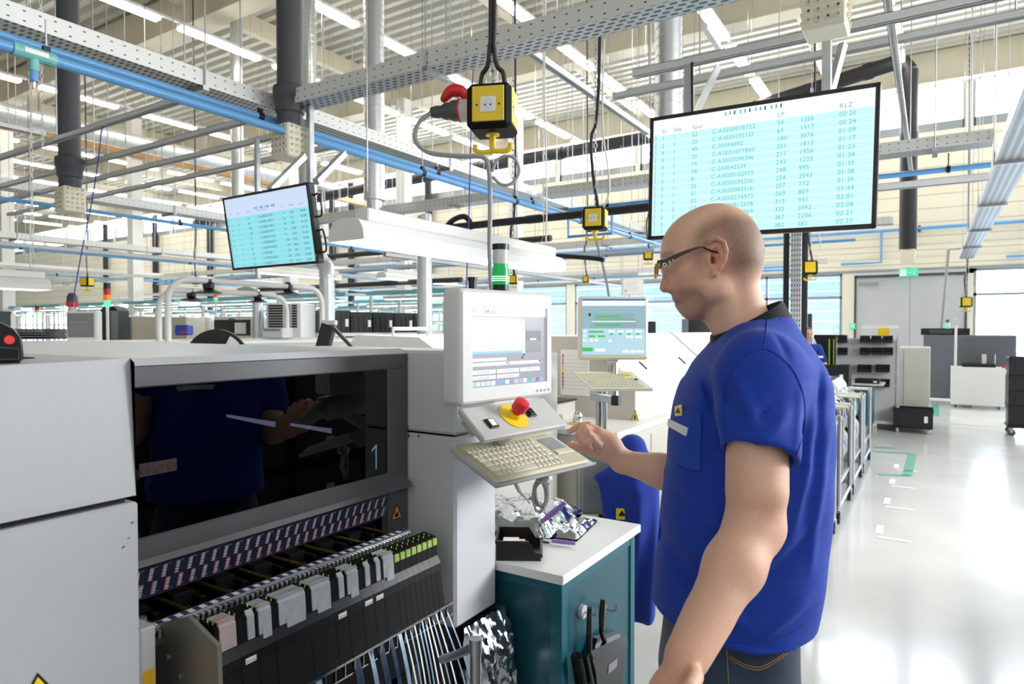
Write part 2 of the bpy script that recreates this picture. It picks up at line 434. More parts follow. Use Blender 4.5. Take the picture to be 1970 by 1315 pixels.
# ================= OVERHEAD =================
HOLE = (.035, .037, .04)
def tray_mats(ax):
    s = holes_mat('tray_side_' + ax, '#e2e2de', .4, .25, .07, .05, (.007, .0035, 4), ax + 'Z', HOLE, False)
    t = holes_mat('tray_base_' + ax, '#b9bcbe', .38, .5, .035 if ax == 'Y' else .06, .06 if ax == 'Y' else .035, (.009, .019, 4) if ax == 'Y' else (.019, .009, 4), 'YX' if ax == 'Y' else 'XY', HOLE, True)
    return s, t
def tray(ax, c, z, a0, a1, wd, label, h=.1, hang=2.5):
    """perforated cable tray running along world X or Y"""
    s, t = tray_mats(ax); P = (lambda u, v, w_: (v, u, w_)) if ax == 'Y' else (lambda u, v, w_: (u, v, w_))
    root = thing('cable_tray', label, 'cable tray', P((a0 + a1) / 2, c, z))
    b = MB()
    for sg in (-1, 1):
        b.box(P(a0, c + sg * wd / 2 - .0015, z), P(a1, c + sg * wd / 2 + .0015, z + h), s)
        b.box(P(a0, c + sg * wd / 2, z + h - .002), P(a1, c + sg * (wd / 2 - .012), z + h), s)
    b.build('side_rail', root, smooth=0)
    b = MB(); b.box(P(a0, c - wd / 2, z), P(a1, c + wd / 2, z + .003), t); b.build('perforated_base', root, smooth=0)
    a = math.ceil(a0 / hang) * hang
    while a < a1:
        b = MB()
        for sg in (-1, 1): b.cyl(P(a, c + sg * (wd / 2 + .012), z - .03), P(a, c + sg * (wd / 2 + .012), ZC), .006, STEEL, 6)
        b.box(P(a - .02, c - wd / 2 - .02, z - .03), P(a + .02, c + wd / 2 + .02, z - .001), STEEL)
        b.build('hanger', root, smooth=0); a += hang
    b = MB()
    for i in range(4):
        q = c + wd * (-.3 + .2 * i); b.tube([P(a0 + (a1 - a0) * k / 12, q + .012 * math.sin(k * 1.7 + i), z + .014 + .004 * math.sin(k + i)) for k in range(13)], .009, (WIRE, GCAB, WCAB, WIRE)[i], 6)
    b.build('laid_cables', root, kind='stuff')
    return root
def rail(ax, c, z, a0, a1, label, sz=.041, name='support_rail', m=None, hang=(), slots=True):
    P = (lambda u, v, w_: (v, u, w_)) if ax == 'Y' else (lambda u, v, w_: (u, v, w_))
    m = m or holes_mat('strut_' + ax, '#dcdedf', .38, .35, .05, 1., (.011, .007, 4), ax + 'Z', HOLE, False)
    root = thing(name, label, 'rail', P((a0 + a1) / 2, c, z)); b = MB()
    b.box(P(a0, c - sz / 2, z), P(a1, c - sz / 2 + .003, z + sz), m); b.box(P(a0, c + sz / 2 - .003, z), P(a1, c + sz / 2, z + sz), m)
    b.box(P(a0, c - sz / 2, z + sz - .003), P(a1, c + sz / 2, z + sz), m); b.box(P(a0, c - sz / 2, z), P(a1, c - sz / 2 + .01, z + .003), m); b.box(P(a0, c + sz / 2 - .01, z), P(a1, c + sz / 2, z + .003), m)
    b.build('channel', root, smooth=0)
    for a in hang: h = MB(); h.cyl(P(a, c, z + sz - .003), P(a, c, ZC), .006, STEEL, 6); h.build('threaded_rod', root)
    return root
tray('Y', -3.97, 3.07, -2.0, 14.5, .20, 'wide perforated cable tray above the two bright blue pipes at upper left')
tray('X', 3.10, 3.07, -3.86, 1.6, .17, 'perforated cable tray crossing the picture behind the nearest yellow power box')
tray('X', 6.75, 3.07, -3.80, .40, .22, 'galvanised cable tray level with the top edge of the large screen, farther back')
tray('Y', .60, 3.07, 3.4, 17.5, .26, 'galvanised cable tray running over the aisle at the right edge')
tray('Y', -8.55, 3.07, -2.0, 15.5, .26, 'cable tray passing behind the socket box on the left grey pipe')
tray('X', 6.6, 3.07, -8.4, -4.15, .22, 'cable tray linking the two long trays behind the small screen')
tray('Y', -13.2, 3.07, 0, 16.5, .26, 'cable tray second beyond the left grey pipe, low on the left')
tray('X', 11.0, 3.05, -26, -.5, .22, 'long cable tray along the far machines under the black drain pipe')
tray('Y', -19, 3.05, 2, 17.5, .26, 'distant cable tray at the far left among the white luminaires')
tray('X', 16.2, 3.0, -32, -2., .22, 'most distant cable tray, just in front of the cream wall')
rail('Y', -.23, 3.35, 2.6, 9.0, 'slotted strut running away above the right end of the large screen', hang=(3.5, 6, 8.5))
rail('X', 2.58, 3.06, -11.5, -4.13, 'support rail nearest the viewer, left of the grey drop pipe', hang=(-6, -9))
rail('X', 3.10, 3.06, -10.5, -4.13, 'support rail meeting the tray just left of the middle grey pipe', hang=(-6.5, -9.5))
rail('X', 3.47, 3.06, -10.5, -4.13, 'third support rail back, ending at the middle grey pipe', hang=(-7, -10))
rail('X', 3.92, 3.06, -10.5, -4.13, 'rearmost thin support rail above the small screen', hang=(-5.5, -8.8))
rail('Y', -6.15, 3.12, -1.0, 2.56, 'long white rail running into the support rails at upper left', hang=(0, 2))
rail('X', 3.95, 3.12, -1.6, .6, 'galvanised channel carrying the posts of the large screen', .05, hang=(-1.5, .4))
rail('X', 5.0, 3.40, -2.2, .75, 'second galvanised channel higher behind the large screen', .05, hang=(-1.5, .4))
rail('X', 8.0, 3.0, -2.2, .45, 'lower galvanised channel right of the large screen', .07, hang=(-1.5, .3))
rail('Y', -3.2, 4.1, 5.2, 8.6, 'short bright channel above the second power box', .07, hang=(6, 8))
for ax_, c_, z_, a0_, a1_, l_ in (('X', 9.7, 2.72, -15, -3.6, 'low white rail crossing behind the small screen'), ('X', 12.6, 2.62, -22, -5, 'farther low white rail above the workstations'), ('Y', -10.9, 2.7, 3, 15, 'white rail running back between the far trays at left'), ('Y', -15.6, 2.75, 3, 16, 'white rail running back at the far left'), ('Y', -6.4, 2.55, 6.8, 15, 'white rail running back behind the tubular arches')):
    rail(ax_, c_, z_, a0_, a1_, l_, .06, m=LGREY, hang=[a0_ + (a1_ - a0_) * k / 4 for k in range(5)])
for px_, d_, l_ in ((14, 17, 'pale hall column at the left edge'), (262, 18, 'pale hall column behind the thin violet cord'), (560, 17.5, 'pale hall column behind the small screen'), (992, 17, 'pale hall column right of the green lamp'), (778, 16.5, 'pale hall column left of the tall spiral duct base')):
    q = W(px_, 632, d_); b = MB(); b.box((q.x - .14, q.y - .14, 0), (q.x + .14, q.y + .14, 7.2), WHITE); o = b.build('hall_column', smooth=0); tag(o, l_, 'column')
def pipe_thing(name, label, cat, pts, r, m, n=14, group=None, fit=None):
    root = thing(name, label, cat, pts[0], group); b = MB(); b.tube(pts, r, m, n); b.build('pipe', root); return root
def add_clamps(root, pts, r, m, top=None):
    for p in pts:
        b = MB(); b.cyl((p[0], p[1] - .02, p[2]), (p[0], p[1] + .02, p[2]), r * 1.25, m, 14)
        b.box((p[0] - r * .5, p[1] - .015, p[2] + r), (p[0] + r * .5, p[1] + .015, p[2] + r + .03), m)
        b.cyl((p[0], p[1], p[2] + r), (p[0], p[1], top or p[2] + .15), .005, STEEL, 6); b.build('pipe_clamp', root)
p1 = pipe_thing('compressed_air_pipe', 'lower of the two bright blue pipes under the long tray, with a green tee', 'pipe', [(-3.70, -1.5, 2.88), (-3.70, 14, 2.88)], .027, BLUEP)
add_clamps(p1, [(-3.70, y_, 2.88) for y_ in (.6, 1.55, 3.0, 4.4, 5.9, 7.4, 9)], .027, BLACK, 3.07)
tj = onX(65, 107, -3.70); b = MB(); tg = mat('green_fitting', '#7fc4c0', .4)
b.cyl((-3.70, tj.y - .09, 2.88), (-3.70, tj.y + .09, 2.88), .034, tg); b.cyl((-3.70, tj.y, 2.88), (-3.70, tj.y, 2.80), .022, tg); b.cyl((-3.70, tj.y, 2.80), (-3.70, tj.y, 2.75), .018, BLUEP); b.cyl((-3.70, tj.y, 2.75), (-3.70, tj.y, 2.72), .008, CHROME)
b.build('tee_fitting', p1)
b = MB(); b.box((-3.665, tj.y - .05, 2.87), (-3.664, tj.y + .05, 2.893), PAPER); b.build('paper_tag', p1)
p2 = pipe_thing('compressed_air_pipe', 'upper of the two bright blue pipes, tucked against the long tray', 'pipe', [(-3.86, -1.5, 2.985), (-3.86, 14, 2.985)], .022, BLUEP)
add_clamps(p2, [(-3.86, y_, 2.985) for y_ in (1.15, 2.9, 4.8, 6.5, 8.2)], .022, BLACK, 3.07)
for X, z, lab in ((-8.3, 2.92, 'blue pipe hung under the tray behind the left grey pipe'), (-12.95, 2.9, 'blue pipe under the second far tray on the left'), (-18.7, 2.9, 'thin distant blue pipe at the far left')):
    q = pipe_thing('compressed_air_pipe', lab, 'pipe', [(X, 0, z), (X, 15.4, z)], .024, BLUEP, 8); add_clamps(q, [(X, y_, z) for y_ in (2, 5, 8, 11, 14)], .024, BLACK, 3.07)
q = pipe_thing('compressed_air_pipe', 'blue pipe along the cream far wall above the windows and door', 'pipe', [(-34, YB - .12, 3.98), (8, YB - .12, 3.98)], .04, BLUEP, 10)
for i in range(14): b = MB(); X = -30 + 2.7 * i; b.box((X - .03, YB - .14, 3.9), (X + .03, YB - .002, 4.05), DGREY); b.build('wall_bracket', q, smooth=0)
for X, lab in ((2.3, 'blue drop pipe on the far wall near the right edge'), (-1.1, 'blue drop pipe on the far wall left of the grey door'), (-3.0, 'blue drop pipe on the far wall just behind the worker')):
    pipe_thing('drop_pipe', lab, 'pipe', [(X, YB - .12, 3.97), (X, YB - .12, 3.2), (X - .5, YB - .12, 3.2), (X - .9, YB - .12, 3.2)], .03, BLUEP, 8)
for Y, X0, X1, z, lab in ((6.9, -3.6, .4, 2.93, 'blue pipe hung below the far tray left of the large screen'), (11.3, -20, -1, 2.9, 'thin blue pipe crossing the background under the drain pipe'), (15.0, -30, -2, 2.8, 'thin blue pipe low in front of the cream wall')):
    q = pipe_thing('compressed_air_pipe', lab, 'pipe', [(X0, Y, z), (X1, Y, z)], .025, BLUEP, 8)
    X = X0 + .5
    while X < X1: b = MB(); b.cyl((X, Y, z), (X, Y, z + .14), .006, BLACK, 6); b.cyl((X - .015, Y, z), (X + .015, Y, z), .031, BLACK, 8); b.build('pipe_clamp', q); X += 1.6
# spare loop of blue pipe
q = onY(1010, 425, 6.9)
pipe_thing('blue_pipe_loop', 'rectangular loop of thin blue pipe below the junction of the far trays', 'pipe', [(-3.6, 6.9, 2.93), (-3.6, 6.9, 2.62), (-3.05, 6.9, 2.62), (-3.05, 6.9, 2.93)], .018, BLUEP, 8)

# --- ducts ---
spir = mat('spiral_duct_metal', '#d3d6d8', .3, .7, noise=.05, scale=4)
def spiral_duct(label, pts, r, pitch=.09, flange=None):
    root = thing('spiral_duct', label, 'duct', pts[0]); b = MB(); b.tube(pts, r, spir, 20); b.build('duct_pipe', root)
    b = MB()
    for p, q in zip(pts[:-1], pts[1:]):
        p = Vector(p); q = Vector(q); L_ = (q - p).length; dn = (q - p).normalized(); k = pitch / 2
        while k < L_: b.cyl(p + dn * (k - .006), p + dn * (k + .006), r + .006, spir, 20); k += pitch
    b.build('seam_ribs', root, smooth=0)
    if flange:
        b = MB(); b.cyl(flange, (flange[0], flange[1], flange[2] - .10), r * 1.05, spir, 20); b.cyl((flange[0], flange[1], flange[2] - .1), (flange[0], flange[1], flange[2] - .32), r * .78, spir, 20); b.build('reducer', root)
    return root
c = W(720, 370, 8.4); spiral_duct('tall spiral duct coming down left of the nearest power box', [(c.x, c.y, ZC), (c.x, c.y, c.z)], .13, flange=(c.x, c.y, c.z))
c = W(1286, 215, 6.4); spiral_duct('short spiral duct ending just above the large screen', [(c.x, c.y, ZC), (c.x, c.y, c.z)], .125, flange=(c.x, c.y, c.z))
c = W(457, 380, 13.); spiral_duct('slim spiral duct left of the middle grey pipe', [(c.x, c.y, ZC), (c.x, c.y, 3.0)], .115)
c = W(590, 390, 10.); spiral_duct('spiral duct half hidden behind the middle grey pipe', [(c.x - .6, c.y, 6.7), (c.x, c.y, 6.7), (c.x + .02, c.y, 6.5), (c.x + .02, c.y, 3.4)], .13)
spiral_duct('thick horizontal spiral duct under the roof behind the power box', [(-13.5, 9.3, 6.35), (1.5, 9.3, 6.35)], .17, .16)
spiral_duct('horizontal spiral duct at upper left beside the wooden beam', [(-16.9, -2, 6.2), (-16.9, 16, 6.2)], .2, .2)
spiral_duct('spiral duct high up between the two grey pipes', [(-9.3, 5.8, 7.0), (-6.0, 5.8, 7.0), (-5.6, 5.8, 6.8), (-5.6, 5.8, 6.2)], .15, .14)
def elbow(label, px, d, ztop, zbot, dx, r=.12):
    p = W(px, 632, d); spiral_duct(label, [(p.x + dx, p.y, ztop - .02), (p.x + dx * .5, p.y, ztop), (p.x + dx * .2, p.y, ztop - .04), (p.x + .02 * dx, p.y, ztop - .16), (p.x, p.y, ztop - .35), (p.x, p.y, zbot)], r, .2)
elbow('silver extraction elbow right of the small screen', 630, 7.5, 2.40, .6, -.6, .085)
elbow('vertical silver extraction duct behind the long luminaire', 817, 8.0, 2.9, .8, -.01, .09)
elbow('silver extraction duct left of the small screen post', 497, 7.5, 2.0, .6, -.3, .06)
# --- grey drop pipes with socket boxes ---
def socket_box(root, c, s, sd=.0):
    ivory = mat('ivory_socket_box', '#ece6d3', .45, noise=.02); brass = mat('brass_port', '#b79a5d', .3, .5)
    b = MB(); b.box((c[0] - s, c[1] - s, c[2] - s * 1.35), (c[0] + s, c[1] + s, c[2] + s * 1.1), ivory, .01); b.build('socket_block', root)
    b = MB()
    for f in range(4):
        for i in range(4):
            for j in range(5):
                u = (-.66 + .44 * i) * s; v = c[2] + s * (.85 - .44 * j)
                d_ = ((0, -1), (1, 0), (0, 1), (-1, 0))[f]; p = (c[0] + d_[0] * s + (u if d_[0] == 0 else 0), c[1] + d_[1] * s + (u if d_[1] == 0 else 0), v)
                o = Vector((d_[0], d_[1], 0))
                b.cyl(Vector(p) - o * .001, Vector(p) + o * .008, s * .13, ivory, 8); b.cyl(Vector(p) + o * .007, Vector(p) + o * .0085, s * .075, (brass if (i + j) % 3 else DGREY), 8)
    b.build('port', root, kind='stuff')
def grey_pipe(px, pyb, d, r, boxs, label, blabel, coll=None, boxh=None):
    c = W(px, pyb, d); root = thing('drop_pipe', label, 'pipe', (c.x, c.y, c.z))
    b = MB(); b.cyl((c.x, c.y, c.z), (c.x, c.y, ZC), r, RUBBER, 24); b.build('pipe_body', root)
    if coll:
        cz = W(px, coll, d).z
        b = MB(); b.lathe((c.x, c.y, cz), (0, 0, 1), [(-.11, r * 1.02), (-.1, r * 1.12), (-.02, r * 1.18), (0, r * 1.3), (.05, r * 1.32), (.07, r * 1.28), (.08, r * 1.02)], RUBBER, 24); b.build('pipe_collar', root)
    bx = thing('socket_box', blabel, 'socket box', (c.x, c.y, c.z - boxs * 2.4)); socket_box(bx, (c.x, c.y, c.z - boxs * 1.1 + .004), boxs)
    return c
grey_pipe(558, 245, 4.55, .086, .092, 'thick dark grey pipe dropping in the middle above the small screen', 'ivory block of round ports under the middle grey pipe', 190)
grey_pipe(135, 362, 6.0, .09, .092, 'thick dark grey pipe dropping at upper left', 'ivory block of round ports under the left grey pipe', 320)
c = W(1590, -30, 3.25); root = thing('drop_pipe', 'dark grey pipe leaving the top edge above the large screen', 'pipe', c); b = MB(); b.cyl(c, (c.x, c.y, ZC), .07, RUBBER, 20); b.build('pipe_body', root)
bx = thing('socket_box', 'big ivory block of round ports above the large screen', 'socket box', (c.x, c.y, c.z - .27)); socket_box(bx, (c.x, c.y, c.z - .108), .098)
# --- black roof drain pipe ---
RD = mat('black_drain_pipe', '#26262b', .5, noise=.05)
def drain(label, pts, r, name='drain_pipe', n=16):
    root = thing(name, label, 'pipe', pts[0]); b = MB(); b.tube(pts, r, RD, n); b.build('pipe_run', root)
    b = MB()
    for p, q in zip(pts[:-1], pts[1:]):
        p = Vector(p); q = Vector(q); L_ = (q - p).length; k = 1.3
        while k < L_: dn = (q - p).normalized(); b.cyl(p + dn * (k - .08), p + dn * (k + .08), r * 1.12, RD, n); k += 2.6
    b.build('pipe_coupling', root, kind=None) if b.v else None
    return root
zp = 6.35
xr = onY(1750, 160, 15.1).x
pts = [(-24, 15.1, 5.6), (-14.6, 15.1, 5.95), (-5, 15.1, 6.1), (xr - .3, 15.1, 6.75), (xr - .1, 15.1, 6.72), (xr, 15.1, 6.55)]
drain('long black roof drain pipe running before the high windows', pts, .15)
pts = [(xr, 15.1, 6.56), (xr, 15.1, onY(1750, 480, 15.1).z)]; drain('black vertical pipe dropping right of the large screen to an ivory block', pts, .15, 'drop_pipe')
bx = thing('socket_box', 'small ivory socket block under the black pipe by the green exit sign', 'socket box', (xr, 15.1, pts[-1][2] - .27)); b = MB(); b.box((xr - .13, 14.97, pts[-1][2] - .26), (xr + .13, 15.23, pts[-1][2] + .002), mat('ivory_socket_box', '#ece6d3'), .01); b.build('socket_block', bx)
for px, lab in ((1372, 'black downpipe on the far wall just right of the second power box'), (676, 'black downpipe on the far wall left of the tall spiral duct'), (825, 'black downpipe on the far wall below the first power box'), (300, 'black downpipe on the far wall left of the small screen'), (640, 'black downpipe on the far wall right of the small screen'), (205, 'black downpipe on the far wall behind the thin violet cord'), (22, 'black downpipe on the far wall near the left edge'), (405, 'black downpipe behind the left edge of the small screen')):
    c = onY(px, 632, 18.84); drain(lab, [(c.x, 18.84, 7.6), (c.x, 18.84, 2.4)], .13, 'downpipe', 10)
def d2(label, Y, x0, x1, z, r): return drain(label, [(x0, Y, z), (x1, Y, z)], r, 'heating_pipe', 10)
d2('thin black insulated pipe running behind the long luminaire to the large screen', 5.6, -4.6, -.9, 2.62, .038)
d2('thin black insulated pipe crossing behind the small screen', 9.0, -11.2, -5.0, 2.95, .05)
d2('lower thin black insulated pipe behind the small screen', 8.7, -12.0, -6.5, 2.35, .045)
b_ = onY(870, 415, 5.6)
pipe_thing('heating_pipe_bypass', 'short S-shaped branch of black insulated pipe above the long luminaire', 'pipe', bez([(b_.x - .1, 5.6, 2.62), (b_.x + .02, 5.6, 2.70), (b_.x + .16, 5.6, 2.72), (b_.x + .24, 5.6, 2.64), (b_.x + .22, 5.6, 2.58)]), .03, RD, 8)
pipe_thing('heating_pipe_bend', 'black pipe dropping and bending along the top of the long luminaire', 'pipe', bez([(b_.x + .08, 5.6, 2.62), (b_.x + .1, 5.6, 2.45), (b_.x + .3, 5.6, 2.36), (b_.x + 1.5, 5.6, 2.22), (b_.x + 1.75, 5.6, 2.18)]), .022, RD, 8)

# --- ceiling tube lights: rows of single fixtures ---
fx = thing('ceiling_light', 'x', 'ceiling light', (0, 0, 6.7))
b = MB(); b.box((-.10, -.80, 6.75), (.10, .80, 6.80), WHITE, .006); b.build('housing', fx)
b = MB(); b.box((-.09, -.79, 6.70), (.09, .79, 6.752), LIGHTT, .01); b.build('tube_cover', fx)
b = MB(); b.cyl((0, -.6, 6.8), (0, -.6, 7.9), .004, STEEL, 5); b.cyl((0, .6, 6.8), (0, .6, 7.9), .004, STEEL, 5); b.build('suspension_rod', fx)
fx.location = (0, 0, 6.7)
ordn = 'first second third fourth fifth sixth seventh eighth ninth tenth eleventh twelfth thirteenth fourteenth fifteenth sixteenth seventeenth eighteenth'.split()
first = True
for r in range(16):
    X = 2.0 - 2.6 * r
    Ys = [17.2 - 1.95 * k for k in range(9)]
    for k, Y in enumerate(Ys):
        c_ = (_R.transposed() @ (Vector((X, Y, 6.7)) - CAM)); 
        if -c_.z < 1: continue
        u = CX + F_PX * c_.x / -c_.z; v = CY - F_PX * c_.y / -c_.z
        if not (-150 < u < 2120 and -130 < v): continue
        lab = 'lit ceiling tube fixture, %s from the far wall in the %s row from the right' % (ordn[k], ordn[r])
        if first: fx.location = (X, Y, 6.7); fx['label'] = lab; fx['group'] = 'tube lights under the roof'; first = False
        else: copy_tree(fx, (X, Y, 6.7), 0, lab, 'tube lights under the roof')
    P0, P1 = Ys[-1] - 1, Ys[0] + 1
    rl = MB(); rl.box((X - .03, 0.5, 6.80), (X + .03, 18.2, 6.84), LGREY)
    if r < 12: rl.build('light_rail', smooth=0, label='slim rail carrying the %s row of tube lights from the right' % ordn[r], cat='rail')

# --- screens ---
SCY = mat('screen_cyan', '#0a1012', .3, noise=0, emit='#c9f9f9', estr=.97)
SCS = mat('screen_cyan_small', '#0a1012', .3, noise=0, emit='#8fe6ee', estr=.9)
SCH = mat('screen_header_small', '#0a1012', .3, noise=0, emit='#cfdffa', estr=.92)
SCW = mat('screen_white', '#0a1012', .3, noise=0, emit='#f0fbff', estr=1.05)
SCB = mat('screen_band', '#e8fdfd', .3, noise=0, emit='#dcfcfd', estr=1.05)
TXT = mat('screen_text_teal', '#081010', .4, noise=0, emit='#3fc4c6', estr=.95)
TXG = mat('screen_text_grey', '#101414', .4, noise=0, emit='#8fb0bd', estr=.7)
TXD = mat('screen_text_dark', '#080a10', .4, noise=0, emit='#3a55a8', estr=.4)
def make_screen(root, TL, TR, BL, BR, rows, big):
    TL, TR, BL, BR = map(Vector, (TL, TR, BL, BR)); x = (TR - TL).normalized(); y = (TL - BL); y = (y - x * y.dot(x)).normalized(); z = x.cross(y)
    Wd = (TR - TL).length; Ht = (TL - BL).length; BL = BL - x * (BL - TL).dot(x) / 2; M = basis(BL, x, y, z)
    bz = .022 if big else .014; b = MB(); b.box((0, 0, -.045), (Wd, Ht, 0), BLACK, .006, M)
    b.build('casing', root)
    b = MB()
    for a, c in (((0, 0), (Wd, bz)), ((0, Ht - bz), (Wd, Ht)), ((0, 0), (bz, Ht)), ((Wd - bz, 0), (Wd, Ht))): b.box((a[0], a[1], 0), (c[0], c[1], .006), BLACK, .002, M)
    b.cyl(M @ Vector((Wd - .03, .06, .004)), M @ Vector((Wd - .03, .06, .0075)), .003, mat('power_led', '#9be030', emit='#a8ff30', estr=2)) if big else b.cyl(M @ Vector((Wd - .008, .04, .004)), M @ Vector((Wd - .008, .04, .008)), .006, YEL)
    b.build('bezel', root)
    b = MB(); b.box((bz, bz, 0), (Wd - bz, Ht - bz, .0015), SCW if big else SCH, 0, M); b.build('display', root, smooth=0)
    b = MB(); iw, ih = Wd - 2 * bz, Ht - 2 * bz; z1 = .0022
    n = len(rows); top = .13 if big else .27; rh = (1 - top) / n if not big else .062
    t = MB()
    for i in range(n if not big else 14):
        y0 = bz + ih * (1 - top - (i + 1) * rh); y1 = y0 + ih * rh * .93
        if y1 < bz + .005: continue
        y0 = max(y0, bz + .002)
        b.add([M @ Vector(p) for p in ((bz + .002, y0, z1), (Wd - bz - .002, y0, z1), (Wd - bz - .002, y1, z1), (bz + .002, y1, z1))], [(0, 1, 2, 3)], SCY if big else SCS)
    cols = ((.045, .105, .20, .30, .60, .70, .86) if big else (.05, .14, .27, .40, .70, .78, .90))
    hd = ('St.', 'Stlp', 'Spur', '', 'LP', '', 'RLZ') if big else ('St.', 'Stlp.', 'Spur', 'Bauelement', 'LP', 'Menge', 'RLZ')
    ts = .043 * ih if big else .042 * ih
    hy = bz + ih * (1 - top + .012)
    for cx_, h_ in zip(cols, hd): text(t, h_, M @ Matrix.Translation((bz + iw * cx_, hy + (.0 if big else .01), z1 + .0006)), ts * (1.15 if big else 1), TXG)
    for i, row in enumerate(rows):
        yy = bz + ih * (1 - top - (i + .80) * rh)
        if yy < bz: break
        for cx_, s_ in zip(cols, row): text(t, s_, M @ Matrix.Translation((bz + iw * cx_, yy, z1 + .0006)), ts * 1.12, TXT if big else TXD)
        for q in range(3): t.add([M @ Vector((bz + iw * .012 + dx, yy + ih * rh * (.1 + q * .3) + dy, z1 + .0006)) for dx, dy in ((0, 0), (.004, 0), (.004, .006), (0, .006))], [(0, 1, 2, 3)], TXD)
    for k in range(4):
        x0 = bz + iw * ((.36 + .07 * k) if big else (.36 + .07 * k)); y0 = bz + ih * (.955 if big else .80)
        for q in range(3):
            t.add([M @ Vector((x0 + dx + q * .012 * (2 if big else 1), y0 + dy, z1 + .0006)) for dx, dy in ((0, 0), (.008, 0), (.008, .03 * ih), (0, .03 * ih))], [(0, 1, 2, 3)], (TXT, TXG, TXD)[q])
    b.build('row_bands', root, smooth=0); t.build('list_text', root, smooth=0)
    return M, Wd, Ht
rows = [('1', '1', '52', 'C-A5E00078722', '54', '1356', '00:20'), ('2', '1', '33', 'C-A5E00235337', '63', '1517', '00:24'), ('4', '1', '49', 'C-30094892', '180', '3076', '01:09'), ('3', '1', '33', 'C-A5E01077845', '201', '1812', '01:17'), ('3', '1', '19', 'C-A5E02099346', '217', '1956', '01:23'), ('1', '1', '58', 'C-200042539', '245', '1225', '01:34'), ('3', '1', '8', 'C-A5E00102970', '248', '995', '01:35'), ('3', '1', '25', 'C-A5E00595206', '254', '2543', '01:38'), ('1', '1', '51', 'C-A5E00083316', '257', '772', '01:39'), ('4', '1', '55', 'C-A5E00274972', '269', '809', '01:44'), ('1', '2', '12', 'C-A5E00812578', '313', '941', '02:01'), ('2', '1', '40', 'C-A5E00077969', '332', '3992', '02:08'), ('2', '2', '61', 'C-A5E00014797', '367', '2206', '02:21'), ('1', '1', '22', 'C-A5E00031468', '382', '382', '02:27')]
TL, TR, BL, BR = W(1243, 229, 3.92), W(1683, 160, 3.28), W(1255, 461, 3.92), W(1686, 432, 3.30)
tv = thing('wall_screen', 'large black framed screen with a cyan list, above the bald worker', 'screen', (TL + TR) / 2 + Vector((0, .1, 0)))
M, Wd, Ht = make_screen(tv, TL, TR, BL, BR, rows, True)
b = MB()
b.box((Wd * .25, Ht * .3, -.10), (Wd * .75, Ht * .7, -.045), BLACK, .01, M)
b.build('rear_mount', tv)
def post(px, d, ztop, zbot, label, m=None, sz=.045, cable=False):
    p = W(px, 632, d); r = thing('support_post', label, 'post', (p.x, p.y, zbot)); b = MB(); mm = m or holes_mat('strut_Zx', '#b9bcc0', .35, .75, 1., .05, (.008, .013, 4), 'XZ', HOLE, False)
    b.box((p.x - sz / 2, p.y - sz / 2, zbot), (p.x + sz / 2, p.y + sz / 2, ztop), mm, .003); b.build('profile', r, smooth=0)
    if cable: b = MB(); b.tube([(p.x + .03, p.y - .03, ztop), (p.x + .035, p.y - .03, (ztop + zbot) / 2), (p.x + .03, p.y - .03, zbot)], .008, WIRE, 6); b.build('strapped_cable', r)
    return p
post(1322, 3.98, 3.12, 2.3, 'slotted post carrying the left half of the large screen', cable=True)
post(1586, 3.52, 3.12, 2.3, 'slotted post carrying the right half of the large screen')
def brace(p, q, label, sz=.035):
    p = Vector(p); q = Vector(q); r = thing('diagonal_brace', label, 'brace', p); x, y, z = frame_from(q - p); b = MB()
    b.box((-sz / 2, -sz / 2, 0), (sz / 2, sz / 2, (q - p).length), holes_mat('strut_br', '#cfd1d3', .35, .6, 1., .05, (.3, .008, 4), 'XZ', HOLE, False), 0, basis(p, x, y, z)); b.build('profile', r, smooth=0)
brace(W(1335, 225, 4.0), W(1382, 128, 4.02), 'diagonal brace left behind the large screen')
brace(W(1598, 175, 3.55), W(1622, 85, 3.6), 'diagonal brace right behind the large screen')
brace(W(1355, 50, 4.2), W(1395, 110, 5.4), 'slotted diagonal channel above the large screen')
p = W(1532, 632, 8.); r = thing('machine_column', 'tall perforated post with black hoses rising behind the worker', 'post', (p.x, p.y, 0)); b = MB(); b.box((p.x - .06, p.y - .06, 0), (p.x + .06, p.y + .06, 3.4), holes_mat('col_holes', '#c8cacc', .35, .6, .03, .06, (.006, .016, 4), 'XZ', HOLE, False), .004); b.build('profile', r)
b = MB()
for dx in (-.12, .09): b.tube([(p.x + dx, p.y, z_) for z_ in (.8, 1.6, 2.5, 3.4)], .035, BLACK, 10)
b.build('hose', r)
rows2 = [('1', '1', '61', 'C-A5E00077902', '11', '130', '00:40'), ('4', '1', '60', 'C-A5E00140015', '20', '102', '00:48'), ('4', '1', '100', 'C-A5E00012872', '40', '270', '01:20'), ('3', '1', '100', 'C-A5E00078777', '91', '1820', '01:23'), ('3', '1', '47', 'C-A5E00157263', '91', '1270', '01:45'), ('3', '1', '21', 'C-A5E00082257', '100', '1612', '02:01'), ('1', '1', '31', 'C-A5E00740235', '119', '9063', '02:47'), ('1', '1', '50', 'C-5041000', '159', '532', '02:54'), ('1', '1', '57', 'C-A5E02233970', '160', '2102', '02:58'), ('2', '1', '25', 'C-50410112', '178', '2110', '03:04')]
TL, TR, BL, BR = W(428, 381, 3.84), W(592, 350, 3.42), W(449, 520, 3.90), W(613, 505, 3.50)
tv = thing('wall_screen', 'smaller black framed screen with a cyan list, hanging left of centre', 'screen', (TL + TR) / 2)
M, Wd, Ht = make_screen(tv, TL, TR, BL, BR, rows2, False)
b = MB(); b.box((.2 * Wd, .15 * Ht, -.11), (.8 * Wd, .8 * Ht, -.045), BLACK, .01, M); b.build('rear_mount', tv)
